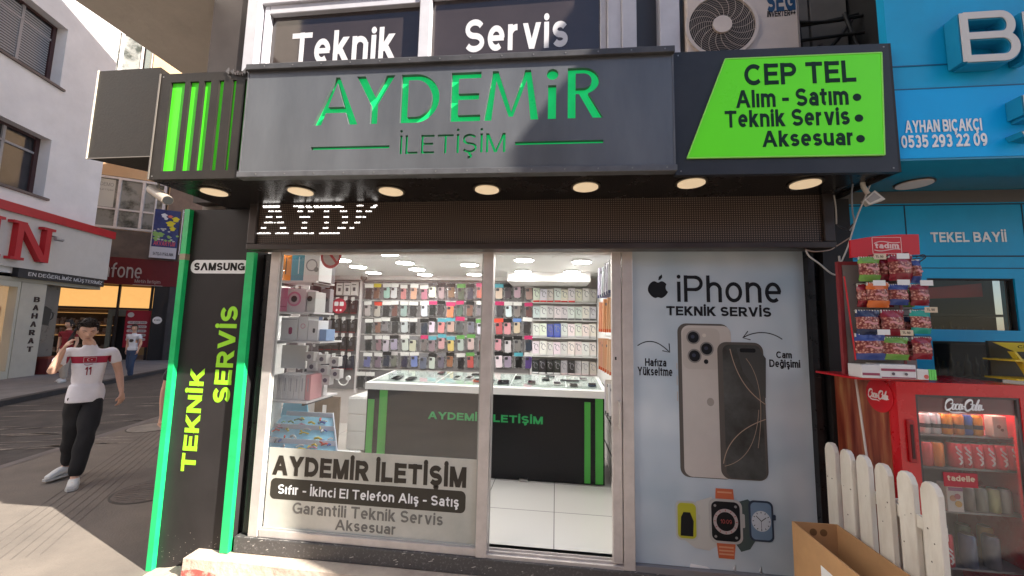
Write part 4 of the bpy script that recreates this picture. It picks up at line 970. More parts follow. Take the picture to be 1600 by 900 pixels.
flat('dark_dial', [[fp(*p) for p in ((1150, 543), (1160, 580), (1180, 608), (1196, 622), (1196, 560), (1185, 545))]], M('dial_shade', (.05, .055, .055), .3), .0046, .0048, fpn)
flat('camera_pill', [rrp(1155, 544, 1180, 551, .01)], PBL, .005, .0054, fpn)
b = MB()
for z0_, z1_ in ((1.50, 1.54), (1.40, 1.46), (1.30, 1.36)): b.fpoly(FP, [(.778, z0_), (.783, z0_), (.783, z1_), (.778, z1_)], .001, .002)
b.build('side_button', M('btn', (.45, .4, .36), .3), bp)
# watches
def watch(c, cs, band, name, lab, hw, hh, sk, dial):
    x, z = fp(*c)
    t = flat(name, band[0], band[1], .001, .0025)
    t['label'] = lab
    flat('case', [rrect(x - hw, x + hw, z - hh, z + hh, .032)], cs, .0025, .004, t)
    flat('crown', [rrect(x + hw - .004, x + hw + .014, z + .01, z + .042, .006)], cs, .0026, .0042, t)
    flat('face', [rrect(x - hw + .011, x + hw - .011, z - hh + .011, z + hh - .011, .026)], dial[0], .004, .0046, t)
    return t, x, z
PAL = M('band_pale', (.50, .50, .47), .4); GRN = M('band_green', (.055, .085, .085), .4)
t, x, z = watch((1073, 813), M('case_silver', (.45, .46, .42), .3), ([[fp(*p) for p in ((1088, 783), (1112, 776), (1120, 800), (1122, 852), (1108, 860), (1086, 856), (1068, 842))]], PAL), 'watch_picture', 'pale smart watch with yellow face', .066, .115, 0, (M('face_yellow', (.42, .42, .02), .4),))
flat('face_figure', [[(x - .04, z - .09), (x - .035, z + .02), (x - .02, z + .05), (x + .02, z + .05), (x + .04, z + .0), (x + .035, z - .09)]], PBL, .0046, .005, t)
t, x, z = watch((1189, 814), M('case_navy', (.03, .045, .075), .3), ([[fp(*p) for p in ((1150, 785), (1168, 780), (1180, 790), (1182, 842), (1172, 858), (1158, 862), (1150, 850))]], GRN), 'watch_picture', 'navy smart watch with white dial', .070, .118, 0, (M('face_blue', (.16, .24, .34), .4),))
flat('dial', [ell(x, z, .055, .06, 28)], M('dial_white', (.55, .58, .62), .4), .0046, .005, t)
b = MB(); strip(b, FP, [(x, z), (x - .03, z + .03)], .004, .005, .0054); strip(b, FP, [(x, z), (x + .028, z + .022)], .004, .005, .0054); strip(b, FP, [(x, z), (x, z - .05)], .002, .005, .0054)
for k in range(12): a = R(30 * k); strip(b, FP, [(x + math.sin(a) * .042, z + math.cos(a) * .046), (x + math.sin(a) * .050, z + math.cos(a) * .055)], .004, .005, .0054)
b.build('dial_marks', PBL, t)
ORG = M('band_orange', (.52, .12, .05), .4)
x, z = fp(1133, 814)
t = flat('watch_picture', [rrect(x - .096, x + .098, z - .128, z + .130, .042)], M('case_titan', (.42, .42, .41), .3), .0045, .0070)
flat('band', [[(x - .055, z + .12), (x + .055, z + .12), (x + .05, z + .19), (x - .05, z + .19)]], ORG, .002, .0044, t); flat('band', [[(x - .055, z - .12), (x + .055, z - .12), (x + .045, z - .215), (x - .045, z - .215)]], ORG, .002, .0044, t)
t['label'] = 'large smart watch with orange band'
flat('band_rib', [[(x - .042, zz), (x + .042, zz), (x + .042, zz + .009), (x - .042, zz + .009)] for zz in (z - .155, z - .175, z - .195, z + .165)], M('rib_pale', (.62, .30, .18), .4), .0045, .0051, t)
flat('crown', [rrect(x + .094, x + .112, z - .03, z + .05, .007)], M('case_titan', (.4,) * 3), .0052, .007, t)
flat('face', [rrect(x - .082, x + .084, z - .114, z + .116, .034)], PBL, .0075, .008, t)
b = MB()
for i in range(40):
    a0, a1 = 2 * math.pi * i / 40, 2 * math.pi * (i + 1) / 40; b.fpoly(FP, [(x + math.cos(a) * q_, z + math.sin(a) * q_ * 1.03) for a, q_ in ((a0, .054), (a1, .054), (a1, .072), (a0, .072))], .008, .0085)
b.build('dial_ring', M('ring_pale', (.42, .36, .36), .4), t)
b = MB()
for k in range(12): a = R(30 * k); strip(b, FP, [(x + math.sin(a) * .058, z + math.cos(a) * .06), (x + math.sin(a) * .069, z + math.cos(a) * .071)], .004, .0085, .009)
letters(b, '10:09', FP, x - .03, x + .035, z - .012, z + .012, .008, th=.0006)
b.build('dial_marks', M('mark_red', (.35, .06, .06), .4), t)
flat('corner_dots', [ell(x + sx_ * .06, z + sz_ * .09, .008, .008, 12) for sx_ in (-1, 1) for sz_ in (-1, 1)], M('dot_grey', (.25, .25, .25), .4), .008, .0085, t)
MB().box(.505, 1.570, .024, .0245, .307, 2.283).build('pane', GLASS, pw) if 0 else None
# torn paper at the foot of the poster
b = MB()
for a, c in ((.83, .95), (1.09, 1.10), (1.235, 1.25)): b.fpoly(FP, [(a, .306), (c, .306), (c - .02, .318), (a + .006, .345 if c - a < .05 else .328)], .001, .002)
b.build('torn_paper', WHITEV, pw)

# ================================================================ SHOP INTERIOR
FL = .31
it = thing('shop_room', 'bright phone shop room seen through the open doorway', 'room', (-1.3, 1.5, FL)); it['kind'] = 'structure'
for k_ in ('category',): del it[k_]
TILE = bpy.data.materials.new('floor_tiles'); TILE.use_nodes = True; n = TILE.node_tree; bb = n.nodes['Principled BSDF']; bb.inputs['Roughness'].default_value = .18
tc = n.nodes.new('ShaderNodeTexCoord'); mp = n.nodes.new('ShaderNodeMapping'); mp.inputs['Location'].default_value = (.0, .0, 0); br = n.nodes.new('ShaderNodeTexBrick')
br.offset = 0; br.inputs['Scale'].default_value = 1; br.inputs['Brick Width'].default_value = .56; br.inputs['Row Height'].default_value = .56; br.inputs['Mortar Size'].default_value = .0035
br.inputs['Color1'].default_value = (.66, .64, .60, 1); br.inputs['Color2'].default_value = (.63, .61, .58, 1); br.inputs['Mortar'].default_value = (.22, .21, .2, 1)
n.links.new(tc.outputs['Object'], mp.inputs[0]); n.links.new(mp.outputs[0], br.inputs[0]); n.links.new(br.outputs[0], bb.inputs['Base Color'])
fo = MB(); fo.add([(-2.5, -.52, 0), (1.2, -.52, 0), (1.2, 2.5, 0), (-3.55, 2.5, 0)], [(0, 1, 2, 3)])
fl = bpy.data.objects.new('floor', bpy.data.meshes.new('floor')); fl.data.from_pydata(fo.v, [], fo.f); fl.data.materials.append(TILE); col.objects.link(fl); fl.location = (0, .60, FL); fl['kind'] = 'structure'
# the sheet starts just behind the track
for v in fl.data.vertices:
    if v.co.y < 0: v.co.y = -.51
fl.parent = it; fl.matrix_parent_inverse = xf(it).inverted()
CEIL = M('ceiling_white', (.74, .72, .70), .5)
b = MB(); b.prism([(-2.6, .12, 2.45), (1.2, .12, 2.45), (1.2, 2.95, 2.45), (-3.6, 2.95, 2.45)], (0, 0, .05)); b.build('ceiling', CEIL, it)
b = MB(); b.box(-3.6, 1.2, 2.84, 2.95, FL, 2.45); b.build('back_wall', M('back_wall_paint', (.60, .56, .54), .6), it)
b = MB(); b.prism([(-2.60, .40, FL), (-2.50, .10, FL), (-3.52, 2.84, FL), (-3.60, 2.84, FL)], (0, 0, 2.14)); b.build('left_wall', M('pegboard_wall', (.52, .50, .48), .6, var=.06), it)
b = MB(); b.box(.56, .62, .12, 2.84, FL, 2.45); b.build('right_wall', WHITEL, it)
b = MB()
for z in (.50, .80, 1.10, 1.40): b.box(.553, .5598, .12, 2.2, z, z + .012)
b.build('slat_grooves', M('groove_dark', (.08, .08, .08), .6), it)
# beam under the ceiling at the back and its pilaster
b = MB(); b.box(-.62, .42, 2.2, 2.84, 2.33, 2.449); b.build('ceiling_beam', CEIL, it)
b = MB(); b.box(-3.5, -.62, 2.70, 2.84, 2.40, 2.449); b.build('cornice', CEIL, it)
# ceiling lights
LT = M('ceiling_light_disc', (1, 1, 1), .5, em=20.0, ec=(1.0, .97, .93))
spots = [(-2.30, .78), (-2.32, 1.28), (-2.38, 1.75), (-2.43, 2.25), (-1.63, .93), (-1.67, 1.45), (-1.71, 1.93), (-1.77, 2.4), (-.90, .80), (-.97, 1.58), (-1.08, 2.35), (-.33, 1.27), (-.41, 2.08), (.26, 1.38), (.19, 2.10), (-2.25, .3), (-.3, .3)]
ordw = ['first', 'second', 'third', 'fourth', 'fifth', 'sixth', 'seventh', 'eighth', 'ninth', 'tenth', 'eleventh', 'twelfth', 'thirteenth', 'fourteenth', 'fifteenth', 'sixteenth', 'seventeenth']
rowname = ['leftmost row', 'leftmost row', 'leftmost row', 'leftmost row', 'second row', 'second row', 'second row', 'second row', 'row behind the door post', 'row behind the door post', 'row behind the door post', 'row above the doorway', 'row above the doorway', 'row beside the orange packs', 'row beside the orange packs', 'row at the left glass', 'row at the door head']
cnt = {}
for i, (x, y) in enumerate(spots):
    cnt[rowname[i]] = cnt.get(rowname[i], 0) + 1
    t = thing('ceiling_light', 'round white ceiling light, %s from the street in the %s' % (ordw[cnt[rowname[i]] - 1], rowname[i]), 'ceiling light', (x, y, 2.43), 0, 'round ceiling lights in the shop')
    zc = 2.449 if y < 2.2 or x < -.62 else 2.329
    b = MB(); b.disc((x, y, zc), (0, 0, -1), .105, .018, 36); b.build('rim', WHITE, t)
    b = MB(); b.disc((x, y, zc - .018), (0, 0, -1), .093, .004, 36); b.build('diffuser', LT, t)
for j, (x, y) in enumerate(((-.62, 1.15), (.05, 1.15))):
    b = MB(); b.disc((x, y, 2.449), (0, 0, -1), .10, .012, 36, .08); tag(b.build('ceiling_rose', CEIL), 'unlit white ceiling rose %s' % ('left of the doorway lights' if j == 0 else 'right of the doorway lights'), 'ceiling rose')
t = thing('dome_camera', 'small dome camera under the shop ceiling above the phone cases', 'camera', (-2.75, 2.5, 2.35))
b = MB(); b.disc((-2.72, 2.55, 2.449), (0, 0, -1), .05, .03, 20); b.build('base', WHITE, t)
b = MB(); b.tube([(-2.72, 2.55, 2.42), (-2.72, 2.54, 2.385), (-2.72, 2.53, 2.36)], [.045, .042, .015], 16); b.build('dome', M('dome_dark', (.1, .09, .08), .2), t)
# counter
ct = thing('shop_counter', 'black and white glass topped counter with green stripes facing the door', 'counter', (-.6, 1.5, FL))
FC = Frame((0, 1.17), 90)
MB().box(-1.88, .46, 1.17, 1.80, FL + .01, 1.10).build('body', M('counter_black', (.010, .010, .012), .25, spec=.25), ct)
b = MB(); b.prism([(-1.90, 1.15, 1.10), (-1.90, 1.15, 1.165), (-1.90, 1.86, 1.21), (-1.90, 1.86, 1.10)], (2.38, 0, 0)); b.build('top_band', WHITEL, ct)
b = MB(); b.prism([(-1.86, 1.20, 1.1730), (-1.86, 1.84, 1.2135), (-1.86, 1.84, 1.2165), (-1.86, 1.20, 1.1760)], (2.30, 0, 0)); b.build('glass_top', glassM('counter_glass', (.93, .97, .96), dust=.0), ct)
CG = M('counter_green', (.06, .36, .05), .4)
b = MB(); b.fbox(FC, -1.745, -1.665, FL + .02, 1.095, .001, .012); b.build('green_stripe', CG, ct)
b = MB(); b.fbox(FC, -1.865, -1.80, FL + .02, 1.0, .001, .010); b.build('green_stripe', CG, ct)
b = MB(); b.fbox(FC, .375, .445, FL + .02, 1.095, .001, .012); b.build('green_stripe', CG, ct)
b = MB(); b.fbox(FC, .275, .33, FL + .02, 1.06, .001, .010); b.build('green_stripe', CG, ct)
lettering('AYDEMİR İLETİŞİM', FC, -1.24, -.115, .82, .925, .001, M('counter_letter', (.02, .36, .10), .4), ct, bold=.04, th=.006)
MB().fbox(FC, -.33, -.25, FL + .005, FL + .025, .0, .03).build('floor_bracket', STEEL, ct)
b = MB()
for x in (-1.2, -.45, .1): b.prism([(x, 1.22, 1.1762), (x, 1.83, 1.2165), (x, 1.83, 1.219), (x, 1.22, 1.179)], (.012, 0, 0))
b.build('glass_divider', M('divider', (.55, .6, .58), .3), ct)
rnd = random.Random(12)
ph0 = None
pcols = [(.02, .02, .025), (.03, .03, .035), (.5, .5, .5), (.55, .10, .05), (.05, .07, .12), (.6, .6, .58), (.15, .14, .13)]
slots = [(-1.66, 1.38, .08, .15, 0), (-1.50, 1.36, .08, .15, 0), (-1.28, 1.72, .07, .13, 1), (-1.05, 1.5, .07, .14, 5), (-.92, 1.5, .07, .14, 2), (-.80, 1.38, .08, .10, 3), (-.66, 1.38, .07, .10, 1), (-.52, 1.36, .12, .15, 0), (-.40, 1.62, .07, .1, 1), (-.24, 1.40, .08, .12, 6), (-.10, 1.60, .08, .12, 1), (.02, 1.38, .08, .12, 5), (.15, 1.55, .2, .05, 0), (.18, 1.34, .08, .10, 6), (.36, 1.38, .08, .12, 4), (-.88, 1.70, .1, .06, 0), (-.06, 1.76, .1, .05, 1), (.30, 1.66, .09, .1, 2)]
names = ['by the left end', 'beside the first black one', 'at the back of the left third', 'under the first glass divider', 'pale one left of the orange one', 'orange one before the door post', 'small one right of the orange one', 'wide one behind the door post', 'small dark one behind the wide one', 'brownish one left of centre doorway', 'dark one in the second row of the doorway', 'white one in the middle of the doorway', 'long flat dark one behind the white one', 'brownish one right of the white one', 'navy one by the right end', 'flat black one behind the orange one', 'flat one at the back rail', 'pale one at the right back corner']
for (x, y, wx, wy, ci), nm in zip(slots, names):
    z = 1.1762 + (y - wy / 2 - 1.20) * .0633 + .002
    t = thing('display_phone', 'phone lying on the glass counter, %s' % nm, 'phone', (x, y - wy / 2, z), 0, 'phones on the glass counter')
    t.rotation_euler = (math.atan(.0633), 0, rnd.uniform(-.1, .1))
    o = MB().prism([(a, b_, .001) for a, b_ in rrect(-wx / 2, wx / 2, 0, wy, .012)], (0, 0, .009)).build('phone_body', PRODM, None); o.location = (0, 0, 0)
    me = o.data; base = Vector((0, wy / 2, .001))
    for v in me.vertices: v.co += base
    local(o, t); o.color = (*pcols[ci], 1)
    o2 = MB().prism([(a, b_, .0102) for a, b_ in rrect(-wx / 2 + .006, wx / 2 - .006, .006, wy - .006, .01)], (0, 0, .0008)).build('screen', M('screen_black', (.01, .01, .012), .06), None); o2.location = (0, 0, 0)
    for v in o2.data.vertices: v.co += Vector((0, wy / 2, .0102))
    local(o2, t)
    if ci in (5, 2): o2.color = (.4, .4, .4, 1)
# drawer cabinet and brown panel left of the counter
dc = thing('drawer_cabinet', 'white three drawer cabinet left of the counter end', 'cabinet', (-2.17, 1.8, FL))
MB().box(-2.31, -2.04, 1.60, 2.0, FL + .05, .93).build('carcass', WHITEL, dc)
for z0_, z1_ in ((.37, .56), (.565, .745), (.75, .925)): MB().box(-2.305, -2.045, 1.585, 1.6, z0_, z1_ - .006).build('drawer', WHITEL, dc, bevel=.003)
for x in (-2.28, -2.07): MB().box(x - .012, x + .012, 1.62, 1.66, FL, FL + .05).build('foot', STEEL, dc)
bpn = MB().box(-2.62, -2.33, 1.45, 1.47, FL + .02, .95).build('brown_board', M('brown_board_m', (.22, .16, .11), .6, var=.25, vs=4, bump=.2), None); tag(bpn, 'brown board standing beside the white drawer cabinet', 'board')
tg = MB().box(-2.52, -2.48, 1.44, 1.449, .78, .86).build('price_tag', WHITEV, None); tag(tg, 'small white price tag on the brown board', 'price tag')
hp = thing('headphones', 'white wired headphones hanging above the brown board', 'headphones', (-2.3, 1.5, 1.1))
b = MB(); b.tube([(-2.30 + math.cos(a) * .06, 1.44, 1.15 + math.sin(a) * .07) for a in [R(180 + 18 * k) for k in range(11)]], .007, 6); b.build('headband', WHITE, hp)
b = MB(); b.disc((-2.36, 1.44, 1.16), (0, -1, 0), .025, .02, 16); b.disc((-2.24, 1.44, 1.16), (0, -1, 0), .025, .02, 16); b.build('ear_cup', WHITE, hp)
# slat rails of the back wall
rl = thing('display_rails', 'grey slatted display wall behind the hanging phone cases', 'display wall', (-1.2, 2.8, .9))
MB().box(-2.86, -.36, 2.815, 2.835, .80, 2.38).build('board', M('slat_grey', (.20, .19, .19), .6), rl)
for z in (2.35, 2.10, 1.85, 1.60, 1.35, 1.10): MB().box(-2.86, -.36, 2.80, 2.815, z - .008, z + .008).build('rail', M('rail_pale', (.5, .48, .46), .4), rl)
MB().box(-2.90, -2.865, 2.79, 2.83, .75, 2.43).build('post', ALUW, rl)
MB().box(-.345, -.325, 2.79, 2.83, .9, 2.33).build('post', ALUW, rl)
MB().box(-.325, .56, 2.815, 2.835, .80, 2.32).build('board', M('slat_pale', (.42, .40, .38), .6), rl)
for z in (2.10, 1.86, 1.62, 1.37, 1.12): MB().box(-.325, .56, 2.70, 2.815, z - .012, z - .004).build('shelf', WHITEL, rl)
MB().box(-3.50, -2.90, 2.815, 2.835, .80, 2.40).build('board', M('slat_grey', (.2,) * 3), rl)
for z in (2.38, 2.10, 1.83, 1.56, 1.29): MB().box(-3.5, -2.9, 2.80, 2.815, z - .006, z + .006).build('rail', M('rail_pale', (.5,) * 3), rl)

# hanging phone cases: one of each kind, copied
def proto_case():
    t = thing('phone_case', 'x', 'phone case', (0, 2.78, 2), 0, 'phone cases hanging on the back wall')
    b = MB(); b.box(-.056, .056, -.004, .004, -.205, -.004); o = b.build('pack', glassM('pack_plastic', (.70, .70, .72), dust=.30), None); o.location = (0, 0, 0)
    for v in o.data.vertices: v.co += Vector((0, 0, -.205))
    local(o, t)
    o = MB().box(-.056, .056, -.006, -.0045, -.048, .0).build('header_card', PRODM, None); o.location = (0, 0, 0)
    for v in o.data.vertices: v.co += Vector((0, -.00525, -.048))
    local(o, t)
    b = MB(); b.prism([(a, -.0045, c) for a, c in rrect(-.040, .040, -.196, -.052, .014)], (0, -.010, 0)); o = b.build('case_shell', PRODM, None, bevel=.003); o.location = (0, 0, 0)
    for v in o.data.vertices: v.co += Vector((0, -.0095, -.196))
    local(o, t)
    b = MB(); b.prism([(a, -.0146, c) for a, c in rrect(-.034, .002, -.095, -.058, .008)], (0, -.004, 0)); o = b.build('camera_frame', M('cam_cutout', (.05, .05, .055), .3), None); o.location = (0, 0, 0)
    for v in o.data.vertices: v.co += Vector((-.016, -.0166, -.095))
    local(o, t)
    o = MB().tube([(0, .03, .008), (0, -.09, .008)], .0025, 5).build('hook', STEEL, None); o.location = (0, 0, 0)
    for v in o.data.vertices: v.co += Vector((0, -.03, .0055))
    local(o, t)
    return t
C = dict(dk=(.035, .032, .035), br=(.26, .12, .07), te=(.25, .48, .48), gw=(.55, .52, .52), sa=(.75, .25, .17), ma=(.55, .12, .28), wh=(.75, .75, .72), tn=(.45, .33, .24), gn=(.12, .14, .10), nv=(.03, .04, .07), rd=(.68, .07, .04), pe=(.65, .5, .4),
         dp=(.09, .06, .08), li=(.42, .28, .42), cl=(.45, .40, .38), og=(.75, .20, .05), bn=(.18, .07, .05), gy=(.20, .20, .21), pk=(.70, .28, .33), pw=(.28, .30, .50), mv=(.35, .20, .22), ye=(.72, .62, .05), in_=(.12, .10, .42), bl=(.15, .28, .60), sl=(.14, .17, .26), oc=(.42, .16, .03), bk=(.012, .012, .012), pu=(.12, .05, .28), gr=(.12, .34, .08), bh=(.10, .38, .46), mg=(.55, .03, .14), yh=(.6, .5, .05))
CN = dict(dk='dark grey', br='brown', te='teal', gw='pale grey', sa='salmon', ma='magenta', wh='white', tn='tan', gn='dark green', nv='navy', rd='red', pe='peach', dp='dark plum', li='lilac', cl='clear', og='orange', bn='deep brown', gy='mid grey', pk='pink', pw='periwinkle', mv='mauve', ye='yellow', in_='indigo', bl='blue', sl='slate blue', oc='ochre', bk='black', pu='purple')
X1 = [576, 590.5, 604, 616.5, 632, 647, 663, 676, 690.5, 704.7, 720, 736, 752]; XR = [780, 793.5, 809.5, 825]
rowsC = [(443, ['dk/wh', 'br/yh', 'te/wh', 'gw/wh', 'sa/wh', 'sa/wh', 'ma/wh', 'wh/bk', 'tn/bk', 'br/bk', 'gn/gr', 'nv/bk', 'rd/mg', 'pe/bh', 'dp/bk', 'li/gw', 'tn/gw']),
         (470, ['cl/wh', 'cl/rd', 'dk/wh', 'bn/wh', 'te/wh', 'dk/wh', 'wh/wh', 'bk/mg', 'dp/bk', 'og/mg', 'gn/mg', 'br/bk', 'gy/wh', 'dp/mg', 'wh/wh', 'gy/wh', 'bn/mg']),
         (496, ['dk/wh', 'br/wh', 'gy/wh', 'dk/bk', 'gw/wh', 'bk/wh', 'nv/bk', 'wh/bk', 'sa/bh', 'pk/bh', 'gn/mg', 'gy/bk', 'wh/gr', 'rd/rd', 'pk/bk', 'pe/bl', 'dk/wh']),
         (523, ['dk/wh', 'mv/wh', 'gw/wh', 'pw/bk', 'wh/wh', 'gw/gy', 'gy/mg', 'mv/bh', 'pk/bh', 'ye/bh', 'gw/gr', 'gw/gr', 'bn/gy', 'pk/bk', 'gw/bk', 'gy/bk', 'nv/mg']),
         (550, ['in_/wh', 'gy/wh', 'nv/bk', 'gy/gw', 'nv/wh', 'bl/wh', 'sl/gy', 'wh/bk', 'sl/gy', 'oc/bk', 'bk/wh', 'rd/gr', 'gy/bk', 'wh/bk', 'li/bk', 'bk/bh', 'pu/wh'])]
pc = proto_case(); first = True
rw = ['top row', 'second row', 'third row', 'fourth row', 'bottom row']; colw = ordw
for r_, (py, items) in enumerate(rowsC):
    for k, s_ in enumerate(items):
        px = (X1 + XR)[k]; p = on(px, py + 1, 1, 2.78); a, h_ = s_.split('/')
        L = '%s phone case hanging in the %s, %s from the white post' % (CN[a], rw[r_], colw[k])
        if first: t = pc; t.location = (p.x, 2.785, p.z); t['label'] = L; first = False
        else: t = copy_tree(pc, (p.x, 2.785, p.z), None, L)
        t.location.x += random.uniform(-.012, .012); t.location.z -= random.uniform(0, .018); t.rotation_euler = (random.uniform(-.02, .09), random.uniform(-.06, .06), random.uniform(-.25, .25)); q__ = random.uniform(1.04, 1.20); t.scale = (q__, q__, random.uniform(1.02, 1.16)); t.location.z += random.uniform(.0, .02)
        for ch in [x for x in bpy.data.objects if x.parent == t]:
            if ch.name.startswith('case_shell'):
                g_ = sum(C[a]) / 3; ch.color = (*[(q * .72 + g_ * .28) * random.uniform(.75, 1.05) for q in C[a]], 1)
            if ch.name.startswith('header_card'): ch.color = (*C[h_], 1)
t = copy_tree(pc, (-2.80, 2.785, 1.06), None, 'dark grey phone case hanging alone below the bottom row')
for ch in [x for x in bpy.data.objects if x.parent == t]:
    if ch.name.startswith('case_shell'): ch.color = (.03, .03, .03, 1)
t = copy_tree(pc, (-2.66, 2.785, 1.06), None, 'mid grey phone case hanging alone below the bottom row beside the dark one')

# white accessory packs right of the cases
def proto_pack(name, cat, group, w_, h_, d_, pic, base_):
    t = thing(name, 'x', cat, (0, 0, 0), 0, group)
    def pt(mb, nm, m, off=(0, 0, 0)):
        xs = mb.v; mn = Vector(((min(v.x for v in xs) + max(v.x for v in xs)) / 2, (min(v.y for v in xs) + max(v.y for v in xs)) / 2, min(v.z for v in xs)))
        o = mb.build(nm, m, None); o.location = (0, 0, 0)
        for v in o.data.vertices: v.co += mn
        local(o, t); return o
    pt(MB().box(-w_ / 2, w_ / 2, -d_, 0, 0, h_), 'box', PRODM)
    FQ = Frame((0, -d_), 90)
    g = MB()
    if pic == 'cable':
        strip(g, FQ, [(math.cos(a) * w_ * .26 + w_ * .08, h_ * .60 + math.sin(a) * h_ * .2) for a in [R(20 * k) for k in range(16)]], w_ * .09, .0005, .0015)
        g.fpoly(FQ, [(-w_ * .35, h_ * .8), (-w_ * .1, h_ * .8), (-w_ * .1, h_ * .88), (-w_ * .35, h_ * .88)], .0005, .0015)
    elif pic == 'plug':
        g.fpoly(FQ, rrect(-w_ * .2, w_ * .2, h_ * .35, h_ * .62, w_ * .06), .0005, .0015); g.fpoly(FQ, [(-w_ * .35, h_ * .78), (w_ * .3, h_ * .78), (w_ * .3, h_ * .84), (-w_ * .35, h_ * .84)], .0005, .0015)
    elif pic == 'buds':
        g.fpoly(FQ, ell(0, h_ * .5, w_ * .26, w_ * .3, 20), .0005, .0015)
    pt(g, 'picture', M('picture_grey_' + pic, (.22, .22, .24) if pic != 'plug' else (.10, .10, .11), .5))
    g = MB(); g.fpoly(FQ, [(-w_ / 2 + .002, .0), (w_ / 2 - .002, .0), (w_ / 2 - .002, h_ * base_), (-w_ / 2 + .002, h_ * base_)], .0005, .0016)
    pt(g, 'colour_band', PRODM)
    return t
def put_packs(proto, positions, labels, cols, bands):
    for i, (p, L) in enumerate(zip(positions, labels)):
        t = proto if i == 0 else copy_tree(proto, None, None)
        t.location = p; t['label'] = L; t.rotation_euler = (random.uniform(-.02, .04), random.uniform(-.035, .035), random.uniform(-.14, .14)); t.scale = (1, 1, random.uniform(.92, 1.04))
        for ch in [x for x in bpy.data.objects if x.parent == t]:
            if ch.name.startswith('box'): ch.color = (*cols[i], 1)
            if ch.name.startswith('colour_band'): ch.color = (*bands[i], 1)
WH = (.72, .70, .67); REDc = (.62, .05, .04)
pa = proto_pack('accessory_pack', 'accessory pack', 'white accessory packs behind the counter', .092, .19, .04, 'cable', .12)
pos = []; lab = []; cols = []; bands = []
for r_, (z, n1, nm, bc, cc) in enumerate(((2.105, 9, 'top shelf', REDc, WH), (1.865, 9, 'second shelf', (.1, .1, .1), (.62, .62, .62)), (1.625, 9, 'third shelf', (.5, .5, .5), WH), (1.375, 9, 'fourth shelf', (.6, .6, .58), WH), (1.125, 9, 'lowest shelf', (.55, .45, .45), (.5, .47, .46)))):
    for k in range(n1):
        x = -.27 + k * .096; c_ = cc; b_ = bc
        if r_ == 2 and k in (2, 3): b_ = (.05, .08, .35); c_ = (.10, .13, .40)
        if r_ == 4 and k < 4: c_ = (.03, .03, .03); b_ = (.6, .6, .6)
        if r_ == 4 and k == 5: c_ = (.03, .03, .03)
        if r_ == 0 and k > 5: b_ = (.55, .55, .5)
        pos.append((x, 2.79 - (.03 if k % 2 else 0), z)); cols.append(tuple(q * random.uniform(.88, 1.05) for q in c_)); bands.append(b_)
        lab.append('%s accessory pack on the %s behind the counter, %s from the case wall' % ('dark blue' if c_[2] > .35 and c_[0] < .2 else 'black' if c_[0] < .1 else 'white', nm, ordw[k]))
put_packs(pa, pos, lab, cols, bands)
# charger packs left
pb = proto_pack('charger_pack', 'charger pack', 'charger packs on the far left of the back wall', .10, .20, .035, 'plug', .06)
pos = []; lab = []; cols = []; bands = []
kk = 0
for r_, (z, nm) in enumerate(((2.16, 'top row'), (1.90, 'second row'), (1.62, 'third row'), (1.36, 'fourth row'), (1.09, 'fifth row'))):
    for k in range(5):
        x = -3.44 + k * .118; wh = r_ == 0 and k > 1
        pos.append((x, 2.79, z)); cols.append(WH if wh else ((.05, .015, .015) if r_ < 2 else (.03, .022, .02) if r_ < 4 else (.02, .02, .035))); bands.append((.3, .3, .3) if wh else (.25, .02, .02))
        lab.append('%s charger pack in the %s, %s from the left wall' % ('white' if wh else 'dark', nm, ordw[k]))
put_packs(pb, pos, lab, cols, bands)
for t in [o for o in bpy.data.objects if o.name.startswith('charger_pack') and o.type == 'EMPTY']:
    if t['label'].startswith('dark'):
        for ch in [x for x in bpy.data.objects if x.parent == t]:
            if ch.name.startswith('picture'):
                ch.data = ch.data if ch.data.users > 26 else ch.data
# white plugs on the dark charger packs
pg = MB(); pg.prism([(a, 0, c) for a, c in rrect(-.022, .022, 0, .055, .008)], (0, -.02, 0)); pg.tube([(0, -.012, 0), (-.02, -.012, -.03), (.0, -.012, -.055), (.022, -.012, -.03), (.03, -.012, -.06)], .005, 5)
me = None
for t in [o for o in bpy.data.objects if o.name.startswith('charger_pack') and o.type == 'EMPTY' and o['label'].startswith('dark')]:
    if me is None: o = pg.build('white_plug', WHITE, None); me = o.data
    else: o = bpy.data.objects.new('white_plug', me); col.objects.link(o)
    o.location = (0, -.045, .13); local(o, t)

# packs on the right wall: black and blue at the top, orange below, white at the bottom
pr0 = proto_pack('hanging_pack', 'hanging pack', 'packs hanging on the right wall by the door', .10, .30, .018, 'cable', .10)
pos = []; lab = []; cols = []; bands = []
for r_, (z, c_, b_, nm, n1, h_) in enumerate(((2.06, (.60, .62, .68), (.06, .08, .16), 'blue and white pack in the top row', 6, 0), (1.72, (.70, .38, .22), (.65, .10, .03), 'orange and cream pack in the second row', 6, 0), (1.36, (.68, .42, .28), (.6, .10, .03), 'orange and cream pack in the third row', 6, 0), (1.00, (.66, .64, .62), (.1, .1, .1), 'white pack in the lowest row', 3, 0))):
    for k in range(n1):
        pos.append((.50 - .006 * k, .80 + .10 * k if r_ else .84 + .11 * k, z)); cols.append(tuple(q * random.uniform(.9, 1.05) for q in c_)); bands.append(b_); lab.append('%s on the right wall, %s from the door' % (nm, ordw[k]))
put_packs(pr0, pos, lab, cols, bands)
hr = MB()
for z in (2.38, 2.04, 1.68): hr.tube([(.5, .7, z), (.5, 1.5, z)], .004, 5)
for z in (2.38, 2.04, 1.68): hr.tube([(.5, .72, z), (.565, .72, z)], .004, 5); hr.tube([(.5, 1.48, z), (.565, 1.48, z)], .004, 5)
tag(hr.build('pack_rail', STEEL), 'steel rail carrying the packs on the right wall', 'rail')

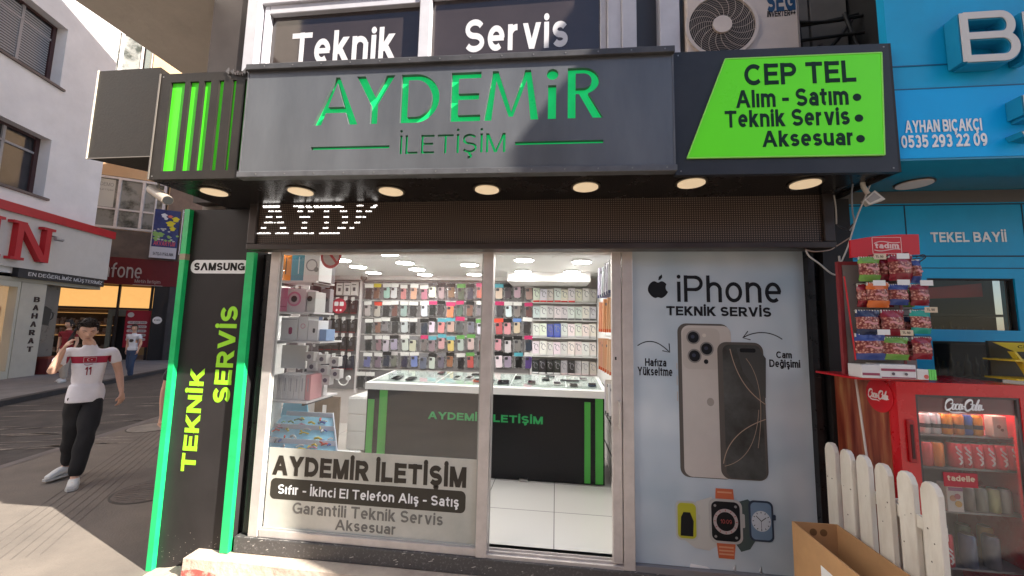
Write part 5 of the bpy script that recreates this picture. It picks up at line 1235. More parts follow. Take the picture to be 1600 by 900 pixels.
# glass shelves in the window at the left with boxes
def shelf(z, x0, x1, y0, y1, lab):
    t = thing('glass_shelf', lab, 'shelf', ((x0 + x1) / 2, (y0 + y1) / 2, z), 0, 'display shelves behind the left glass')
    MB().box(x0, x1, y0, y1, z - .014, z).build('board', M('shelf_white', (.72, .70, .70), .3), t)
    for x in (x0 + .04, x1 - .04): MB().box(x - .01, x + .01, y0 + .02, y1 - .02, z - .034, z - .014).build('bracket', M('shelf_bracket', (.1, .1, .1), .4), t)
shelf(2.085, -2.30, -1.90, .24, .50, 'short top shelf under the orange and blue boxes')
shelf(1.835, -2.34, -1.90, .24, .52, 'second shelf under the pink camera box')
shelf(1.605, -2.36, -1.83, .24, .55, 'third shelf under the mouse boxes')
shelf(1.150, -2.40, -1.88, .20, .62, 'lowest shelf carrying the row of white boxes')
MB().box(-2.42, -2.38, .22, .60, .7, 2.30).build('x', WHITEL)
o = bpy.data.objects['x']; o.name = 'shelf_side_panel'; tag(o, 'white side panel behind the left window shelves', 'panel')
def gbox(name, lab, x0, x1, y0, y1, z0, z1, c, fronts=(), group='boxed goods on the window shelves'):
    t = thing(name, lab, 'box', ((x0 + x1) / 2, (y0 + y1) / 2, z0), 0, group)
    MB().box(x0, x1, y0, y1, z0, z1).build('carton', M('carton_%02d%02d%02d' % tuple(int(q * 99) for q in c), c, .4), t, bevel=.002)
    Fq = Frame((0, y0), 90); w_, h_ = x1 - x0, z1 - z0
    for k, (kind, cc, u, v, r_) in enumerate(fronts):
        g = MB(); cx_, cz_ = x0 + u * w_, z0 + v * h_; mm_ = M('print_%02d%02d%02d' % tuple(int(q * 99) for q in cc), cc, .4)
        o = .0005 + .0012 * k
        if kind == 'disc': g.fpoly(Fq, ell(cx_, cz_, r_, r_, 24), o, o + .001)
        elif kind == 'ring':
            for i in range(24):
                a0, a1 = 2 * math.pi * i / 24, 2 * math.pi * (i + 1) / 24; g.fpoly(Fq, [(cx_ + math.cos(a) * q, cz_ + math.sin(a) * q) for a, q in ((a0, r_ * .8), (a1, r_ * .8), (a1, r_), (a0, r_))], o, o + .001)
        elif kind == 'bar': g.fpoly(Fq, [(x0 + .004, cz_ - r_), (x1 - .004, cz_ - r_), (x1 - .004, cz_ + r_), (x0 + .004, cz_ + r_)], o, o + .001)
        elif kind == 'pill': g.fpoly(Fq, rrect(cx_ - r_ * .7, cx_ + r_ * .7, cz_ - r_ * 1.3, cz_ + r_ * 1.3, r_ * .65), o, o + .001)
        elif kind == 'line': g.fpoly(Fq, [(cx_ - .004, cz_ - r_), (cx_ + .004, cz_ - r_), (cx_ + .004, cz_ + r_), (cx_ - .004, cz_ + r_)], o, o + .001)
        g.build('print', mm_, t)
    return t
W1 = (.74, .74, .74); P1 = (.72, .22, .36)
gbox('orange_box', 'orange narrow box on the top window shelf', -2.235, -2.145, .27, .45, 2.087, 2.33, (.75, .25, .03), [('line', (.05, .03, .02), .5, .5, .07)])
gbox('blue_box', 'teal blue box beside the orange one on the top shelf', -2.143, -2.035, .27, .45, 2.087, 2.34, (.06, .28, .38), [('line', (.6, .7, .75), .6, .5, .07)])
gbox('headphone_box', 'white box with a headphone picture on the top shelf', -2.033, -1.90, .27, .45, 2.070, 2.31, W1, [('ring', (.25, .25, .27), .5, .6, .05), ('disc', (.2, .2, .2), .82, .45, .02)])
gbox('camera_box', 'pink and white box with a round pink camera on the second shelf', -2.24, -2.165, .28, .46, 1.837, 2.03, P1, [('bar', (.5, .1, .2), .5, .2, .004)])
gbox('camera_box', 'white faced box with a pink ring, right half of the pink camera box', -2.163, -2.005, .28, .46, 1.837, 2.02, (.72, .62, .64), [('disc', P1, .38, .56, .060), ('disc', (.7, .5, .55), .38, .56, .044), ('disc', (.06, .04, .05), .38, .56, .026)])
gbox('speaker_box', 'small white box with dark disc beside the camera box', -1.99, -1.92, .28, .42, 1.837, 2.0, (.6, .6, .58), [('disc', (.03, .03, .03), .3, .65, .022)])
gbox('mouse_box', 'white box with a magenta mouse on the third shelf', -2.20, -2.06, .28, .42, 1.607, 1.79, W1, [('pill', (.35, .03, .12), .6, .42, .022), ('bar', (.4, .4, .4), .5, .92, .003)])
gbox('mouse_box', 'white box with a tiny pink print on the third shelf', -2.05, -1.97, .28, .42, 1.607, 1.80, W1, [('ring', (.6, .2, .3), .5, .6, .02)])
gbox('mouse_box', 'white box with a dark mouse at the right end of the third shelf', -1.965, -1.88, .28, .42, 1.607, 1.77, W1, [('pill', (.05, .05, .05), .6, .5, .014)])
gbox('ink_bottle_box', 'small pale blue box behind the right mouse box', -1.878, -1.82, .30, .42, 1.607, 1.70, (.25, .38, .62))
rnd = random.Random(21)
for k, (x0, z0_) in enumerate(((-2.02, 1.44), (-2.0, 1.36), (-2.02, 1.28), (-1.93, 1.42), (-1.92, 1.33), (-1.90, 1.25), (-1.84, 1.40), (-1.83, 1.30))):
    gbox('small_earphone_box', 'small white boxed earphones in the %s place of the hanging cluster' % ordw[k], x0, x0 + .08, .34 + .01 * k, .40 + .01 * k, z0_, z0_ + .075, (.62, .60, .58), [('disc', (.15, .13, .16), .5, .5, .018)], 'small earphone boxes under the third shelf')
MB().box(-2.28, -2.06, .42, .44, 1.37, 1.56).build('x', WHITEL); o = bpy.data.objects['x']; o.name = 'blank_panel'; tag(o, 'blank white panel under the mouse boxes', 'panel')
for k in range(7):
    gbox('cable_box', 'tall thin white box on the lowest window shelf, %s from the frame' % ordw[k], -2.22 + k * .048, -2.176 + k * .048, .25, .40, 1.152, 1.34 + rnd.uniform(-.01, .01), (.70, .69, .68) if k < 6 else (.66, .35, .36), [('line', (.4, .4, .42), .5, .6, .05)] if k else [('line', (.3, .3, .3), .5, .4, .03)], 'thin white boxes on the lowest shelf')
for k in range(4):
    gbox('grey_box', 'grey boxed adapter on the left wall shelf, %s from the window' % ordw[k], -2.38 - k * .1, -2.30 - k * .1, .85 + k * .18, .95 + k * .18, 1.18, 1.42, (.35, .34, .34), [('disc', (.05, .05, .05), .5, .5, .02)], 'grey boxes along the left wall')
# hanging goods along the left wall
for r_ in range(5):
    for k in range(6):
        y = .75 + k * .30; x = -2.60 - (y - .35) * .375 + .06; z = 2.05 - r_ * .23
        t = gbox('wall_pack', 'dark wall pack on the left wall, %s level, %s from the window' % (ordw[r_], ordw[k]), x, x + .10, y, y + .02, z, z + .18, (.10, .08, .085) if (k + r_) % 3 else (.45, .42, .42), [('disc', (.5, .48, .48), .5, .5, .02)], 'packs hanging along the left wall')
# light blue tray of small goods
ty = thing('display_tray', 'light blue sloped display tray of small colourful gadgets behind the left glass', 'display tray', (-1.95, .35, .7))
TB = M('tray_blue', (.25, .60, .80), .4)
b = MB(); b.prism([(-2.30, .16, .72), (-1.58, .16, .72), (-1.90, .60, .93), (-2.36, .60, .93)], (0, 0, .012)); b.build('tray_board', TB, ty)
b = MB(); b.prism([(-2.38, .60, .93), (-2.12, .60, .93), (-2.18, .64, 1.10), (-2.38, .64, 1.12)], (0, .01, 0)); b.build('back_board', TB, ty)
b = MB(); b.prism([(-2.20, .155, .733), (-1.56, .155, .733), (-1.56, .148, .765), (-2.20, .148, .765)], (0, .008, 0))
for k in range(4):
    t_ = k / 3; y = .16 + .44 * t_; z = .734 + .21 * t_; b.prism([(-2.33 + .0 * t_, y, z), (-1.58 - .32 * t_, y, z), (-1.58 - .32 * t_, y + .006, z + .035), (-2.33, y + .006, z + .035)], (0, .008, 0))
b.prism([(-1.58, .16, .734), (-1.90, .60, .944), (-1.90, .60, .985), (-1.58, .16, .775)], (.01, 0, 0))
b.build('divider', M('tray_clear', (.62, .66, .74), .2), ty)
gc = [(.6, .05, .03), (.65, .5, .05), (.05, .12, .4), (.6, .6, .6), (.45, .2, .3), (.05, .05, .05), (.1, .35, .15)]
for k in range(48):
    u, v = random.random(), random.random() * .95; y = .19 + .40 * v; z = .755 + .20 * v; x = -2.28 + u * (.66 - .30 * v)
    g = MB(); a = random.uniform(0, 3.1); L = random.uniform(.018, .04); g.tube([(x - L * math.cos(a), y - L * math.sin(a) * .6, z), (x, y, z + .012), (x + L * math.cos(a), y + L * math.sin(a) * .6, z + .002)], random.uniform(.005, .010), 6)
    o = g.build('gadget', PRODM, ty); o.color = (*random.choice(gc), 1)
MB().prism([(-2.36, .20, .95), (-2.30, .20, .95), (-2.30, .24, 1.28), (-2.36, .24, 1.30)], (0, .01, 0)).build('x', WHITEV); o = bpy.data.objects['x']; o.name = 'leaflet'; tag(o, 'white leaflet standing behind the light blue tray', 'leaflet')
MB().box(-2.38, -1.6, .14, .55, .31, .70).build('x', WHITEL); o = bpy.data.objects['x']; o.name = 'tray_plinth'; tag(o, 'white plinth carrying the light blue tray', 'plinth')
rnd = random.Random(77)
mx_ = [(.62, .60, .60), (.10, .09, .10), (.30, .28, .30), (.55, .15, .15), (.15, .22, .40), (.60, .50, .45), (.05, .05, .06)]
mn_ = ['white', 'black', 'grey', 'red', 'blue', 'beige', 'dark']
for r_, (z, nm) in enumerate(((2.09, 'top'), (1.84, 'second'), (1.61, 'third'), (1.38, 'middle'), (1.155, 'lowest'))):
    for k in range(2):
        if r_ == 3: continue
        ci = rnd.randrange(7); x = -2.06 + .085 * k; h_ = rnd.uniform(.09, .19)
        gbox('small_goods_box', 'small %s goods box behind the window at the %s shelf level, %s in its row' % (mn_[ci], nm, ordw[k]), x, x + .075, .445, .498, z, z + h_ + .06, mx_[ci], [('disc', (.5, .5, .5) if ci in (1, 4, 6) else (.1, .1, .12), .5, .55, .02)], 'small goods boxes behind the window shelves')
# stickers hung on the glass
hx = on(517, 405, 1, .045)
t = thing('round_red_sign', 'round white and red prohibition sticker on the upper left of the glass', 'sticker', (hx.x, .045, hx.z))
FS = Frame((0, .05), 90); cx, cz = hx.x, hx.z + .03
MB().fpoly(FS, ell(cx, cz, .082, .10, 32), .004, .006).build('disc', M('sticker_pale', (.6, .55, .55), .5), t)
b = MB()
for i in range(36):
    a0, a1 = 2 * math.pi * i / 36, 2 * math.pi * (i + 1) / 36; b.fpoly(FS, [(cx + math.cos(a) * q * .82, cz + math.sin(a) * q) for a, q in ((a0, .078), (a1, .078), (a1, .1), (a0, .1))], .006, .007)
strip(b, FS, [(cx - .05, cz + .06), (cx + .05, cz - .06)], .018, .006, .0075); b.build('red_ring', M('sticker_red', (.55, .05, .06), .5), t)
rx = on(530, 478, 1, 2.6)
t = thing('round_offer_sign', 'round red offer sign hanging before the charger packs', 'sign', (rx.x, 2.6, rx.z))
FO = Frame((0, 2.6), 90); MB().fpoly(FO, ell(rx.x, rx.z, .11, .11, 32), 0, .006).build('disc', M('offer_red', (.5, .02, .05), .5), t)
g = MB(); g.fpoly(FO, rrect(rx.x - .07, rx.x - .01, rx.z - .0, rx.z + .06, .01), .006, .009); g.fpoly(FO, rrect(rx.x + .01, rx.x + .07, rx.z, rx.z + .06, .01), .006, .009); g.fpoly(FO, ell(rx.x - .03, rx.z - .06, .015, .015, 12), .006, .009); g.fpoly(FO, ell(rx.x + .03, rx.z - .06, .015, .015, 12), .006, .009); g.build('white_marks', WHITEV, t)
# ================================================================ THE BLUE KIOSK NEXT DOOR
BL1 = M('kiosk_blue', (.003, .34, .62), .42, spec=.3, var=.10, vs=2.5, bump=.08, bs=12)
BL2 = M('kiosk_print_blue', (.002, .40, .85), .45, spec=.25, var=.05, vs=2)
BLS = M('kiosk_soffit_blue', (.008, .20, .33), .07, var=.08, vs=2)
ks = thing('kiosk', 'bright blue shop next door with white words and dark windows', 'kiosk', (2.8, .3, 0))
KY = -.47; KZ = on(1500, 249, 1, KY).z; S1 = on(1500, 137, 1, KY).z; S2 = on(1500, 100, 1, KY).z
KF = Frame((0, KY), 90)
b = MB(); b.box(1.755, 5.5, KY + .002, KY + .05, KZ + .01, 5.2); b.build('fascia', BL1, ks); MB().box(2.13, 5.5, KY + .05, .3, 2.7, 5.2).build('core', RUBBER, ks)
MB().box(1.755, 5.5, KY - .001, KY + .0015, KZ + .012, S1).build('fascia_print', BL2, ks)
b = MB(); b.box(1.755, 5.5, KY - .0015, KY + .0016, S2, S2 + .006); b.box(1.755, 5.5, KY - .0025, KY + .0016, S1, S1 + .006); b.build('seam', M('seam_blue', (.004, .10, .22), .5), ks)
b = MB(); b.box(1.755, 5.5, KY, .10, KZ, KZ + .009); b.build('soffit', BLS, ks)
def ktxt(s, tl, br, y, m, **k):
    return textpx(s, tl, br, y, m, ks, **k)
ktxt('AYHAN BIÇAKÇI', (1413, 189), (1535, 209), KY - .003, WHITEV, bold=.035)
ktxt('0535 293 22 09', (1407, 212), (1543, 228), KY - .003, WHITEV, bold=.035)
# big box letters
LBL = M('letter_side_teal', (.008, .24, .42), .4)
def boxletter(pts_list, wdt):
    body = MB(); face = MB()
    for k, pts in enumerate(pts_list):
        strip(body, KF, pts, wdt + .012, .003, .070 + .0005 * k); strip(face, KF, pts, wdt, .0725, .076 + .0006 * k)
    o = body.build('box_letter', LBL, ks); face.build('letter_face', M('letter_face_white', (.62, .60, .57), .5), o)
x0, z1 = fz(1505, 25, KY - .075); x1, z0 = fz(1588, 88, KY - .075); zm = (z0 + z1) / 2 + .006
boxletter([[(x0, z0 - .014), (x0, z1 + .014)], [(x0, z1), (x1 - .05, z1)] + [(x1 - .05 + .045 * math.sin(R(a)), z1 - (z1 - zm) / 2 * (1 - math.cos(R(a)))) for a in range(15, 180, 15)] + [(x1 - .05, zm), (x0, zm)], [(x1 - .05, zm)] + [(x1 - .05 + .055 * math.sin(R(a)), zm - (zm - z0) / 2 * (1 - math.cos(R(a)))) for a in range(15, 180, 15)] + [(x1 - .05, z0), (x0, z0)]], .036)
x0, z1 = fz(1603, 22, KY - .075); boxletter([[(x0, z0 - .014), (x0, z1 + .014)], [(x0, z1), (x0 + .14, z1)]], .03)
x0, z1 = fz(1603, 148, KY - .075); _, z0 = fz(1603, 178, KY - .075); boxletter([[(x0, z0), (x0, z1)], [(x0, z0), (x0 + .1, z0)]], .022)
x0, z1 = fz(1601, 208, KY - .075); boxletter([bez((x0 - .004, z1), (x0 + .03, z1 + .02), (x0 + .05, z1 - .02), (x0 + .08, z1), 8)], .016)
# wall below
KW = Frame((0, 0), 90)
b = MB()
b.box(1.83, 5.5, .0, .08, 2.10, KZ); b.box(1.83, 2.25, .0, .08, 0, 2.10); b.box(2.72, 2.80, .0, .08, 1.72, 2.10); b.box(2.25, 2.72, .0, .08, 1.72, 1.79); b.box(2.80, 5.5, .0, .08, 0, 2.1); b.box(2.25, 2.8, .0, .08, 0, .9)
b.build('wall', BL1, ks)
b = MB()
for (xa, xb, za, zc) in ((1.84, 5.5, 2.555, 2.562), (1.84, 5.5, 2.232, 2.240), (1.84, 5.5, 2.160, 2.165)): b.box(xa, xb, -.002, .01, za, zc)
for x in (2.155, 2.795): b.box(x, x + .006, -.002, .01, 2.24, 2.555)
b.build('panel_joint', M('joint_dark', (.003, .03, .06), .6), ks)
b = MB(); b.box(1.76, 5.5, -.004, .03, 2.570, KZ - .002); b.build('track', M('track_dull', (.10, .09, .08), .5), ks)
ktxt('TEKEL BAYİİ', (1453, 359), (1573, 378), -.001, WHITEV, bold=.035)
for (xa, xb, za, zc, nm) in ((2.25, 2.72, 1.79, 2.10, 'window'), (2.25, 2.80, .9, 1.72, 'serving_window')):
    f = MB(); f.box(xa, xb, .01, .05, zc - .008, zc); f.box(xa, xa + .008, .01, .05, za, zc - .008); f.box(xb - .008, xb, .01, .05, za, zc - .008); wf = f.build(nm, RUBBER, ks)
    MB().box(xa + .008, xb - .008, .025, .03, za, zc - .008).build('pane', glassM('kiosk_glass', (.75, .72, .68), ior=1.25, dust=.01), wf)
b = MB(); b.box(2.26, 3.6, 1.0, 1.05, .5, 2.4); b.build('back_wall', M('kiosk_dark', (.03, .025, .02), .8), ks)
MB().box(2.0, 3.6, .1, 1.0, 2.35, 2.4).build('ceiling', M('kiosk_dark2', (.05, .04, .035), .8), ks)
MB().prism([(2.27, .12, 1.98), (2.66, .12, 2.00), (2.66, .12, 2.085), (2.27, .12, 2.045)], (0, .004, 0)).build('red_banner', M('banner_red', (.60, .012, .02), .5), ks)  # coloured panel behind the pane, standing in for a red reflection
b = MB()
for z in (1.2, 1.45, 1.7, 1.92): b.box(2.3, 3.5, .7, .95, z - .012, z)
b.build('shelf', M('shelf_dim', (.12, .10, .08), .6), ks)
rnd = random.Random(9)
b = MB()
for z in (1.2, 1.45, 1.7):
    x = 2.32
    while x < 3.3:
        w_ = rnd.uniform(.03, .05); h_ = rnd.uniform(.10, .17); b.tube([(x, .76, z), (x, .76, z + h_ * .6), (x, .76, z + h_ * .75), (x, .76, z + h_)], [w_ * .45, w_ * .45, w_ * .18, w_ * .18], 8); x += w_ + .012
o = b.build('bottles', M('bottle_dim', (.10, .09, .05), .2, c2=(.22, .16, .08), vs=8), ks); o['kind'] = 'stuff'
# soffit lamp of the kiosk
p = on(1428, 286, 2, KZ)
t = thing('downlight', 'pale round downlight in the blue kiosk soffit', 'downlight', (p.x, p.y, KZ - .01))
b = MB(); b.disc((p.x, p.y, KZ - .001), (0, 0, -1), .090, .006); b.build('bezel', M('bezel_black', (.04,) * 3), t)
b = MB(); b.disc((p.x, p.y, KZ - .007), (0, 0, -1), .082, .005); b.build('diffuser', M('lamp_off', (.72, .64, .60), .5), t)

# floodlight on its white arm
fl_ = thing('floodlight', 'small white floodlight on a bent arm between the fascia and the blue kiosk', 'floodlight', (1.76, -.30, 2.5))
q = lambda px, py, y=-.3: on(px, py, 1, y)
b = MB(); b.tube([q(1347, 282), q(1349, 292), q(1356, 303)], .012, 8); b.build('arm', M('arm_cream', (.55, .50, .44), .5), fl_)
b = MB(); P4 = [q(1350, 312), q(1367, 297), q(1384, 311), q(1358, 320)]; b.prism([P4[0], P4[1], P4[2], P4[3]], (0.01, .04, .0)); b.build('housing', M('flood_white', (.66, .62, .55), .5), fl_, bevel=.002)
b = MB(); b.prism([p_ + Vector((0, -.002, 0)) for p_ in (q(1354, 312), q(1366, 301), q(1376, 309), q(1360, 317))], (0, .0015, 0)); b.build('lens', M('flood_lens', (.35, .32, .28), .2), fl_)

# ---------------------------------------------------------------- cables
WC = M('cable_white', (.55, .52, .48), .5); DC = M('cable_dark', (.03, .03, .04), .5)
def cable(lab, pts, r_, m, name='cable'):
    P_ = [on(px, py, 1, y) for px, py, y in pts]
    out = []
    for i in range(len(P_) - 1):
        p0 = P_[max(i - 1, 0)]; p1 = P_[i]; p2 = P_[i + 1]; p3 = P_[min(i + 2, len(P_) - 1)]
        for k in range(6):
            t_ = k / 6; out.append(.5 * ((2 * p1) + (-p0 + p2) * t_ + (2 * p0 - 5 * p1 + 4 * p2 - p3) * t_ * t_ + (-p0 + 3 * p1 - 3 * p2 + p3) * t_ ** 3))
    out.append(P_[-1]); o = MB().tube(out, r_, 7).build(name, m); tag(o, lab, 'cable', 'loose cables at the right end of the shop front'); return o
cable('white cable looping from the display bottom to the black pillar', [(1259, 390, -.10), (1264, 400, -.12), (1280, 412, -.12), (1300, 428, -.10), (1314, 429, -.05)], .005, WC)
cable('thin beige cable sagging under the right end of the display', [(1259, 390, -.11), (1272, 393, -.13), (1295, 391, -.13), (1308, 384, -.12), (1330, 370, -.14)], .0035, M('cable_beige', (.40, .30, .24), .5))
cable('long pale cable running from the floodlight down past the snack rack', [(1362, 282, -.30), (1353, 305, -.30), (1338, 342, -.30), (1325, 385, -.30), (1314, 412, -.30), (1313, 425, -.3)], .0042, WC)
cable('thin straight white pole leaning beside the black pillar', [(1311, 400, -.12), (1318, 460, -.14), (1328, 530, -.2), (1341, 620, -.3), (1356, 725, -.36)], .0055, WC, 'cable')
cable('short white cable hanging at the end of the display', [(1303, 305, -.12), (1306, 325, -.12), (1307, 350, -.12)], .004, WC)
cable('grey cable with a knot hanging from the soffit before the blue wall', [(1334, 280, -.28), (1331, 300, -.28), (1332, 330, -.28), (1335, 348, -.28), (1328, 360, -.28)], .004, M('cable_grey', (.25, .27, .30), .5))
cable('dark cable curling at the display end before the blue wall', [(1308, 352, -.2), (1318, 357, -.22), (1326, 358, -.25), (1334, 350, -.27), (1330, 362, -.26)], .006, DC)
cable('dark cable arching from the soffit corner', [(1358, 278, -.3), (1345, 283, -.3), (1322, 290, -.25), (1308, 298, -.2)], .006, DC)
cable('stray dark wire above the snack rack', [(1432, 402, -.3), (1442, 398, -.3), (1446, 402, -.3), (1436, 410, -.3)], .003, DC)

# ---------------------------------------------------------------- drinks fridge
fr = thing('drinks_fridge', 'red glass door drinks fridge with white script lettering', 'fridge', (1.98, -.25, 0))
FRED = M('fridge_red', (.55, .008, .014), .28, var=.06, vs=5, coat=.3)
X0, X1, Y0, Y1, ZT = 1.675, 2.275, -.46, -.03, 1.52
b = MB(); b.box(X0, X1, Y0 + .05, Y1, 1.49, ZT); b.box(X0, X0 + .03, Y0 + .05, Y1, 0, 1.49); b.box(X1 - .03, X1, Y0 + .05, Y1, 0, 1.49); b.box(X0 + .03, X1 - .03, Y1 - .03, Y1, 0, 1.49); b.box(X0 + .03, X1 - .03, Y0 + .05, Y1 - .03, 0, .2); b.build('cabinet', FRED, fr, bevel=.004)
MB().box(X0 + .031, X1 - .031, Y1 - .034, Y1 - .031, .2, 1.485).build('inner_back', M('fridge_inside', (.30, .29, .28), .5), fr)
# door frame
gx0, gx1, gz0, gz1 = 1.755, 2.205, .25, 1.462
b = MB(); b.box(X0 - .002, gx0, Y0, Y0 + .045, .12, ZT + .002); b.box(gx1, X1 + .002, Y0, Y0 + .045, .12, ZT + .002); b.box(gx0, gx1, Y0, Y0 + .045, gz1, ZT + .002); b.box(gx0, gx1, Y0, Y0 + .045, .12, gz0); dfr = b.build('door', FRED, fr)
b = MB(); b.box(gx0 - .052, gx0 - .022, Y0 - .012, Y0 - .001, 1.14, 1.34); b.build('handle', M('handle_red', (.33, .01, .015), .35), dfr, bevel=.004)
b = MB(); b.box(gx0 - .043, gx0 - .031, Y0 - .014, Y0 - .0121, 1.16, 1.32); b.build('handle_slot', M('slot_dark', (.05, .004, .005), .5), dfr)
b = MB(); b.box(gx0, gx0 + .012, Y0 + .004, Y0 + .02, gz0, gz1); b.box(gx1 - .012, gx1, Y0 + .004, Y0 + .02, gz0, gz1); b.box(gx0 + .012, gx1 - .012, Y0 + .004, Y0 + .02, gz1 - .01, gz1); b.build('gasket', M('gasket', (.08, .07, .07), .5), dfr)
MB().box(gx0 + .012, gx1 - .012, Y0 + .010, Y0 + .014, gz0, gz1 - .01).build('pane', glassM('fridge_glass', (.93, .93, .93), dust=.05, dcol=(.5, .45, .42)), dfr)
MB().box(gx0 + .013, gx1 - .013, Y0 + .015, Y0 + .018, 1.378, gz1 - .011).build('header_strip', M('fridge_header', (.16, .008, .014), .3), dfr)
FF = Frame((0, Y0 + .009), 90)
def script_cola(mb, fr_, x0, x1, z0, z1, out, th=.0015):
    """flowing script wordmark: two big looped capitals, slanted small letters, and a tail"""
    W_, H_ = x1 - x0, z1 - z0; lay = [0]
    def P_(l): return [(x0 + (u + .10 * (v - .5)) * W_, z0 + v * H_) for u, v in l]
    def cur(*c, a=.035, d=.10):
        lay[0] += 1; pts = bez(*[tuple(q_) for q_ in P_(c)], n=12); strip(mb, fr_, pts, lambda t: (a + (d - a) * math.sin(math.pi * t)) * H_, out, out + th + .0001 * lay[0])
    def o(u, w_=.062):
        m = u + w_ / 2; cur((m, .64), (u - .015, .66), (u - .015, .24), (m, .26), a=.06, d=.10); cur((m, .26), (u + w_ + .015, .26), (u + w_ + .015, .64), (m, .64), d=.08)
    def c(u): cur((u + .065, .58), (u + .04, .70), (u - .02, .60), (u, .42), d=.10); cur((u, .42), (u + .005, .22), (u + .04, .22), (u + .085, .40), d=.08)
    def a_(u, tail=.03): o(u, .055); cur((u + .062, .64), (u + .052, .45), (u + .055, .22), (u + .075 + tail, .36), a=.05, d=.10)
    def C(u):
        cur((u + .155, .80), (u + .12, 1.08), (u - .03, .90), (u - .01, .52), d=.15); cur((u - .01, .52), (u + .0, .18), (u + .08, .12), (u + .155, .40), a=.05, d=.12); cur((u + .155, .80), (u + .165, .66), (u + .13, .58), (u + .11, .68), d=.06)
    C(.02); o(.195); c(.275); a_(.360)
    cur((.455, .46), (.47, .48), (.48, .48), (.495, .50), a=.08, d=.10)
    C(.51); o(.685); cur((.80, .98), (.83, 1.08), (.745, .40), (.775, .26), a=.05, d=.10); cur((.775, .26), (.785, .22), (.80, .30), (.815, .38), d=.06); a_(.835, .05)
    cur((.10, .22), (.24, -.10), (.38, .22), (.56, .04), a=.02, d=.10)
    return mb
a = fz(1475, 622, Y0 + .009); c = fz(1540, 648, Y0 + .009)
script_cola(MB(), FF, a[0], c[0], c[1], a[1], .001).build('lettering', WHITEV, dfr)
# side poster: golden hair and red disc
FSD = Frame((X0, -.40), 0, 1); FSD.n = Vector((-1, 0, 0))   # runs along +y, faces the street's left
HAIR = bpy.data.materials.new('hair_print'); HAIR.use_nodes = True; n = HAIR.node_tree; bb = n.nodes['Principled BSDF']; bb.inputs['Roughness'].default_value = .35
tc = n.nodes.new('ShaderNodeTexCoord'); mp = n.nodes.new('ShaderNodeMapping'); mp.inputs['Rotation'].default_value = (R(18), 0, 0); mp.inputs['Scale'].default_value = (1, 5, .45)
tn = n.nodes.new('ShaderNodeTexNoise'); tn.inputs['Scale'].default_value = 3.5; tn.inputs['Detail'].default_value = 8; tn.inputs['Distortion'].default_value = .4
n.links.new(tc.outputs['Object'], mp.inputs[0]); n.links.new(mp.outputs[0], tn.inputs[0])
cr = n.nodes.new('ShaderNodeValToRGB'); cr.color_ramp.elements[0].position = .32; cr.color_ramp.elements[0].color = (.12, .010, .008, 1); cr.color_ramp.elements[1].position = .74; cr.color_ramp.elements[1].color = (.55, .30, .13, 1); e = cr.color_ramp.elements.new(.52); e.color = (.30, .07, .035, 1)
n.links.new(tn.outputs[0], cr.inputs[0]); n.links.new(cr.outputs[0], bb.inputs['Base Color'])
MB().box(X0 - .003, X0 - .0005, Y0 + .055, Y1 - .005, .2, 1.505).build('side_picture', HAIR, fr)
p = ray(1374, 618); kx = (X0 - .003 - CAMP.x) / p.x; pc_ = CAMP + p * kx
FSD = Frame((X0 - .003, pc_.y), 180); 
if FSD.n.x > 0: FSD.n = -FSD.n
sd = MB().fpoly(FSD, ell(0, pc_.z, .085, .085, 36), .0005, .002).build('red_disc', M('disc_red', (.60, .01, .02), .35), fr)
script_cola(MB(), FSD, -.068, .068, pc_.z - .03, pc_.z + .03, .002).build('lettering', WHITEV, sd)
# shelves
MB().box(X0 + .05, X1 - .05, Y0 + .056, Y0 + .066, 1.470, 1.482).build('light_strip', M('fridge_light', (1, 1, 1), .5, em=30, ec=(1, .95, .88)), fr)  # glowing bar added out of sight to brighten the cans
for z in (1.262, 1.105, .90, .64): MB().box(X0 + .032, X1 - .032, Y0 + .07, Y1 - .04, z - .01, z).build('shelf', M('wire_shelf', (.28, .27, .27), .4, metal=.3), fr)
MB().box(gx0 + .10, gx0 + .245, Y0 + .0085, Y0 + .0095, 1.035, 1.100).build('door_sticker', M('sticker_crimson', (.42, .02, .04), .4), fr)
lettering('tadelle', FF, gx0 + .115, gx0 + .232, 1.062, 1.088, .0006, M('gold_letter', (.65, .55, .40), .4), fr, bold=.03)
# cans and cartons
def can(lab, x, z, c, h_=.115, r_=.030, script=True, grp='drink cans in the fridge', y=-.375):
    t = thing('drink_can', lab, 'can', (x, y, z), 0, grp)
    b = MB(); b.tube([(x, y, z), (x, y, z + .006), (x, y, z + h_ - .008), (x, y, z + h_)], [r_ * .82, r_, r_, r_ * .8], 18, False); b.build('can_body', M('can_%02d%02d%02d' % tuple(int(q_ * 99) for q_ in c), c, .3, metal=.3), t)
    b = MB(); b.disc((x, y, z + h_), (0, 0, 1), r_ * .8, .002, 18); b.build('can_lid', STEEL, t)
    if script:
        FQ = Frame((0, y - r_), 90); g = MB()
        for k in range(3): strip(g, FQ, [(x + .010 * math.sin(3.3 * t_ + k) - .004, z + .018 + .028 * k + .03 * t_) for t_ in [j / 7 for j in range(8)]], .007, -.001, .0015)
        g.build('label_swirl', M('swirl_white', (.7, .66, .64), .5), t)
    return t
cx_ = [1492, 1506, 1524, 1542, 1561, 1579]
for i, px in enumerate(cx_):
    p = on(px, 725, 1, -.375); can('red cola can on the second shelf, %s from the orange can' % ordw[i], p.x, 1.108, (.60, .03, .05))
p = on(1446, 722, 1, -.375); can('pink red can at the left end of the second shelf', p.x, 1.108, (.62, .12, .12), script=False)
p = on(1463, 722, 1, -.375); can('orange can on the second shelf', p.x, 1.108, (.70, .22, .04), script=False)
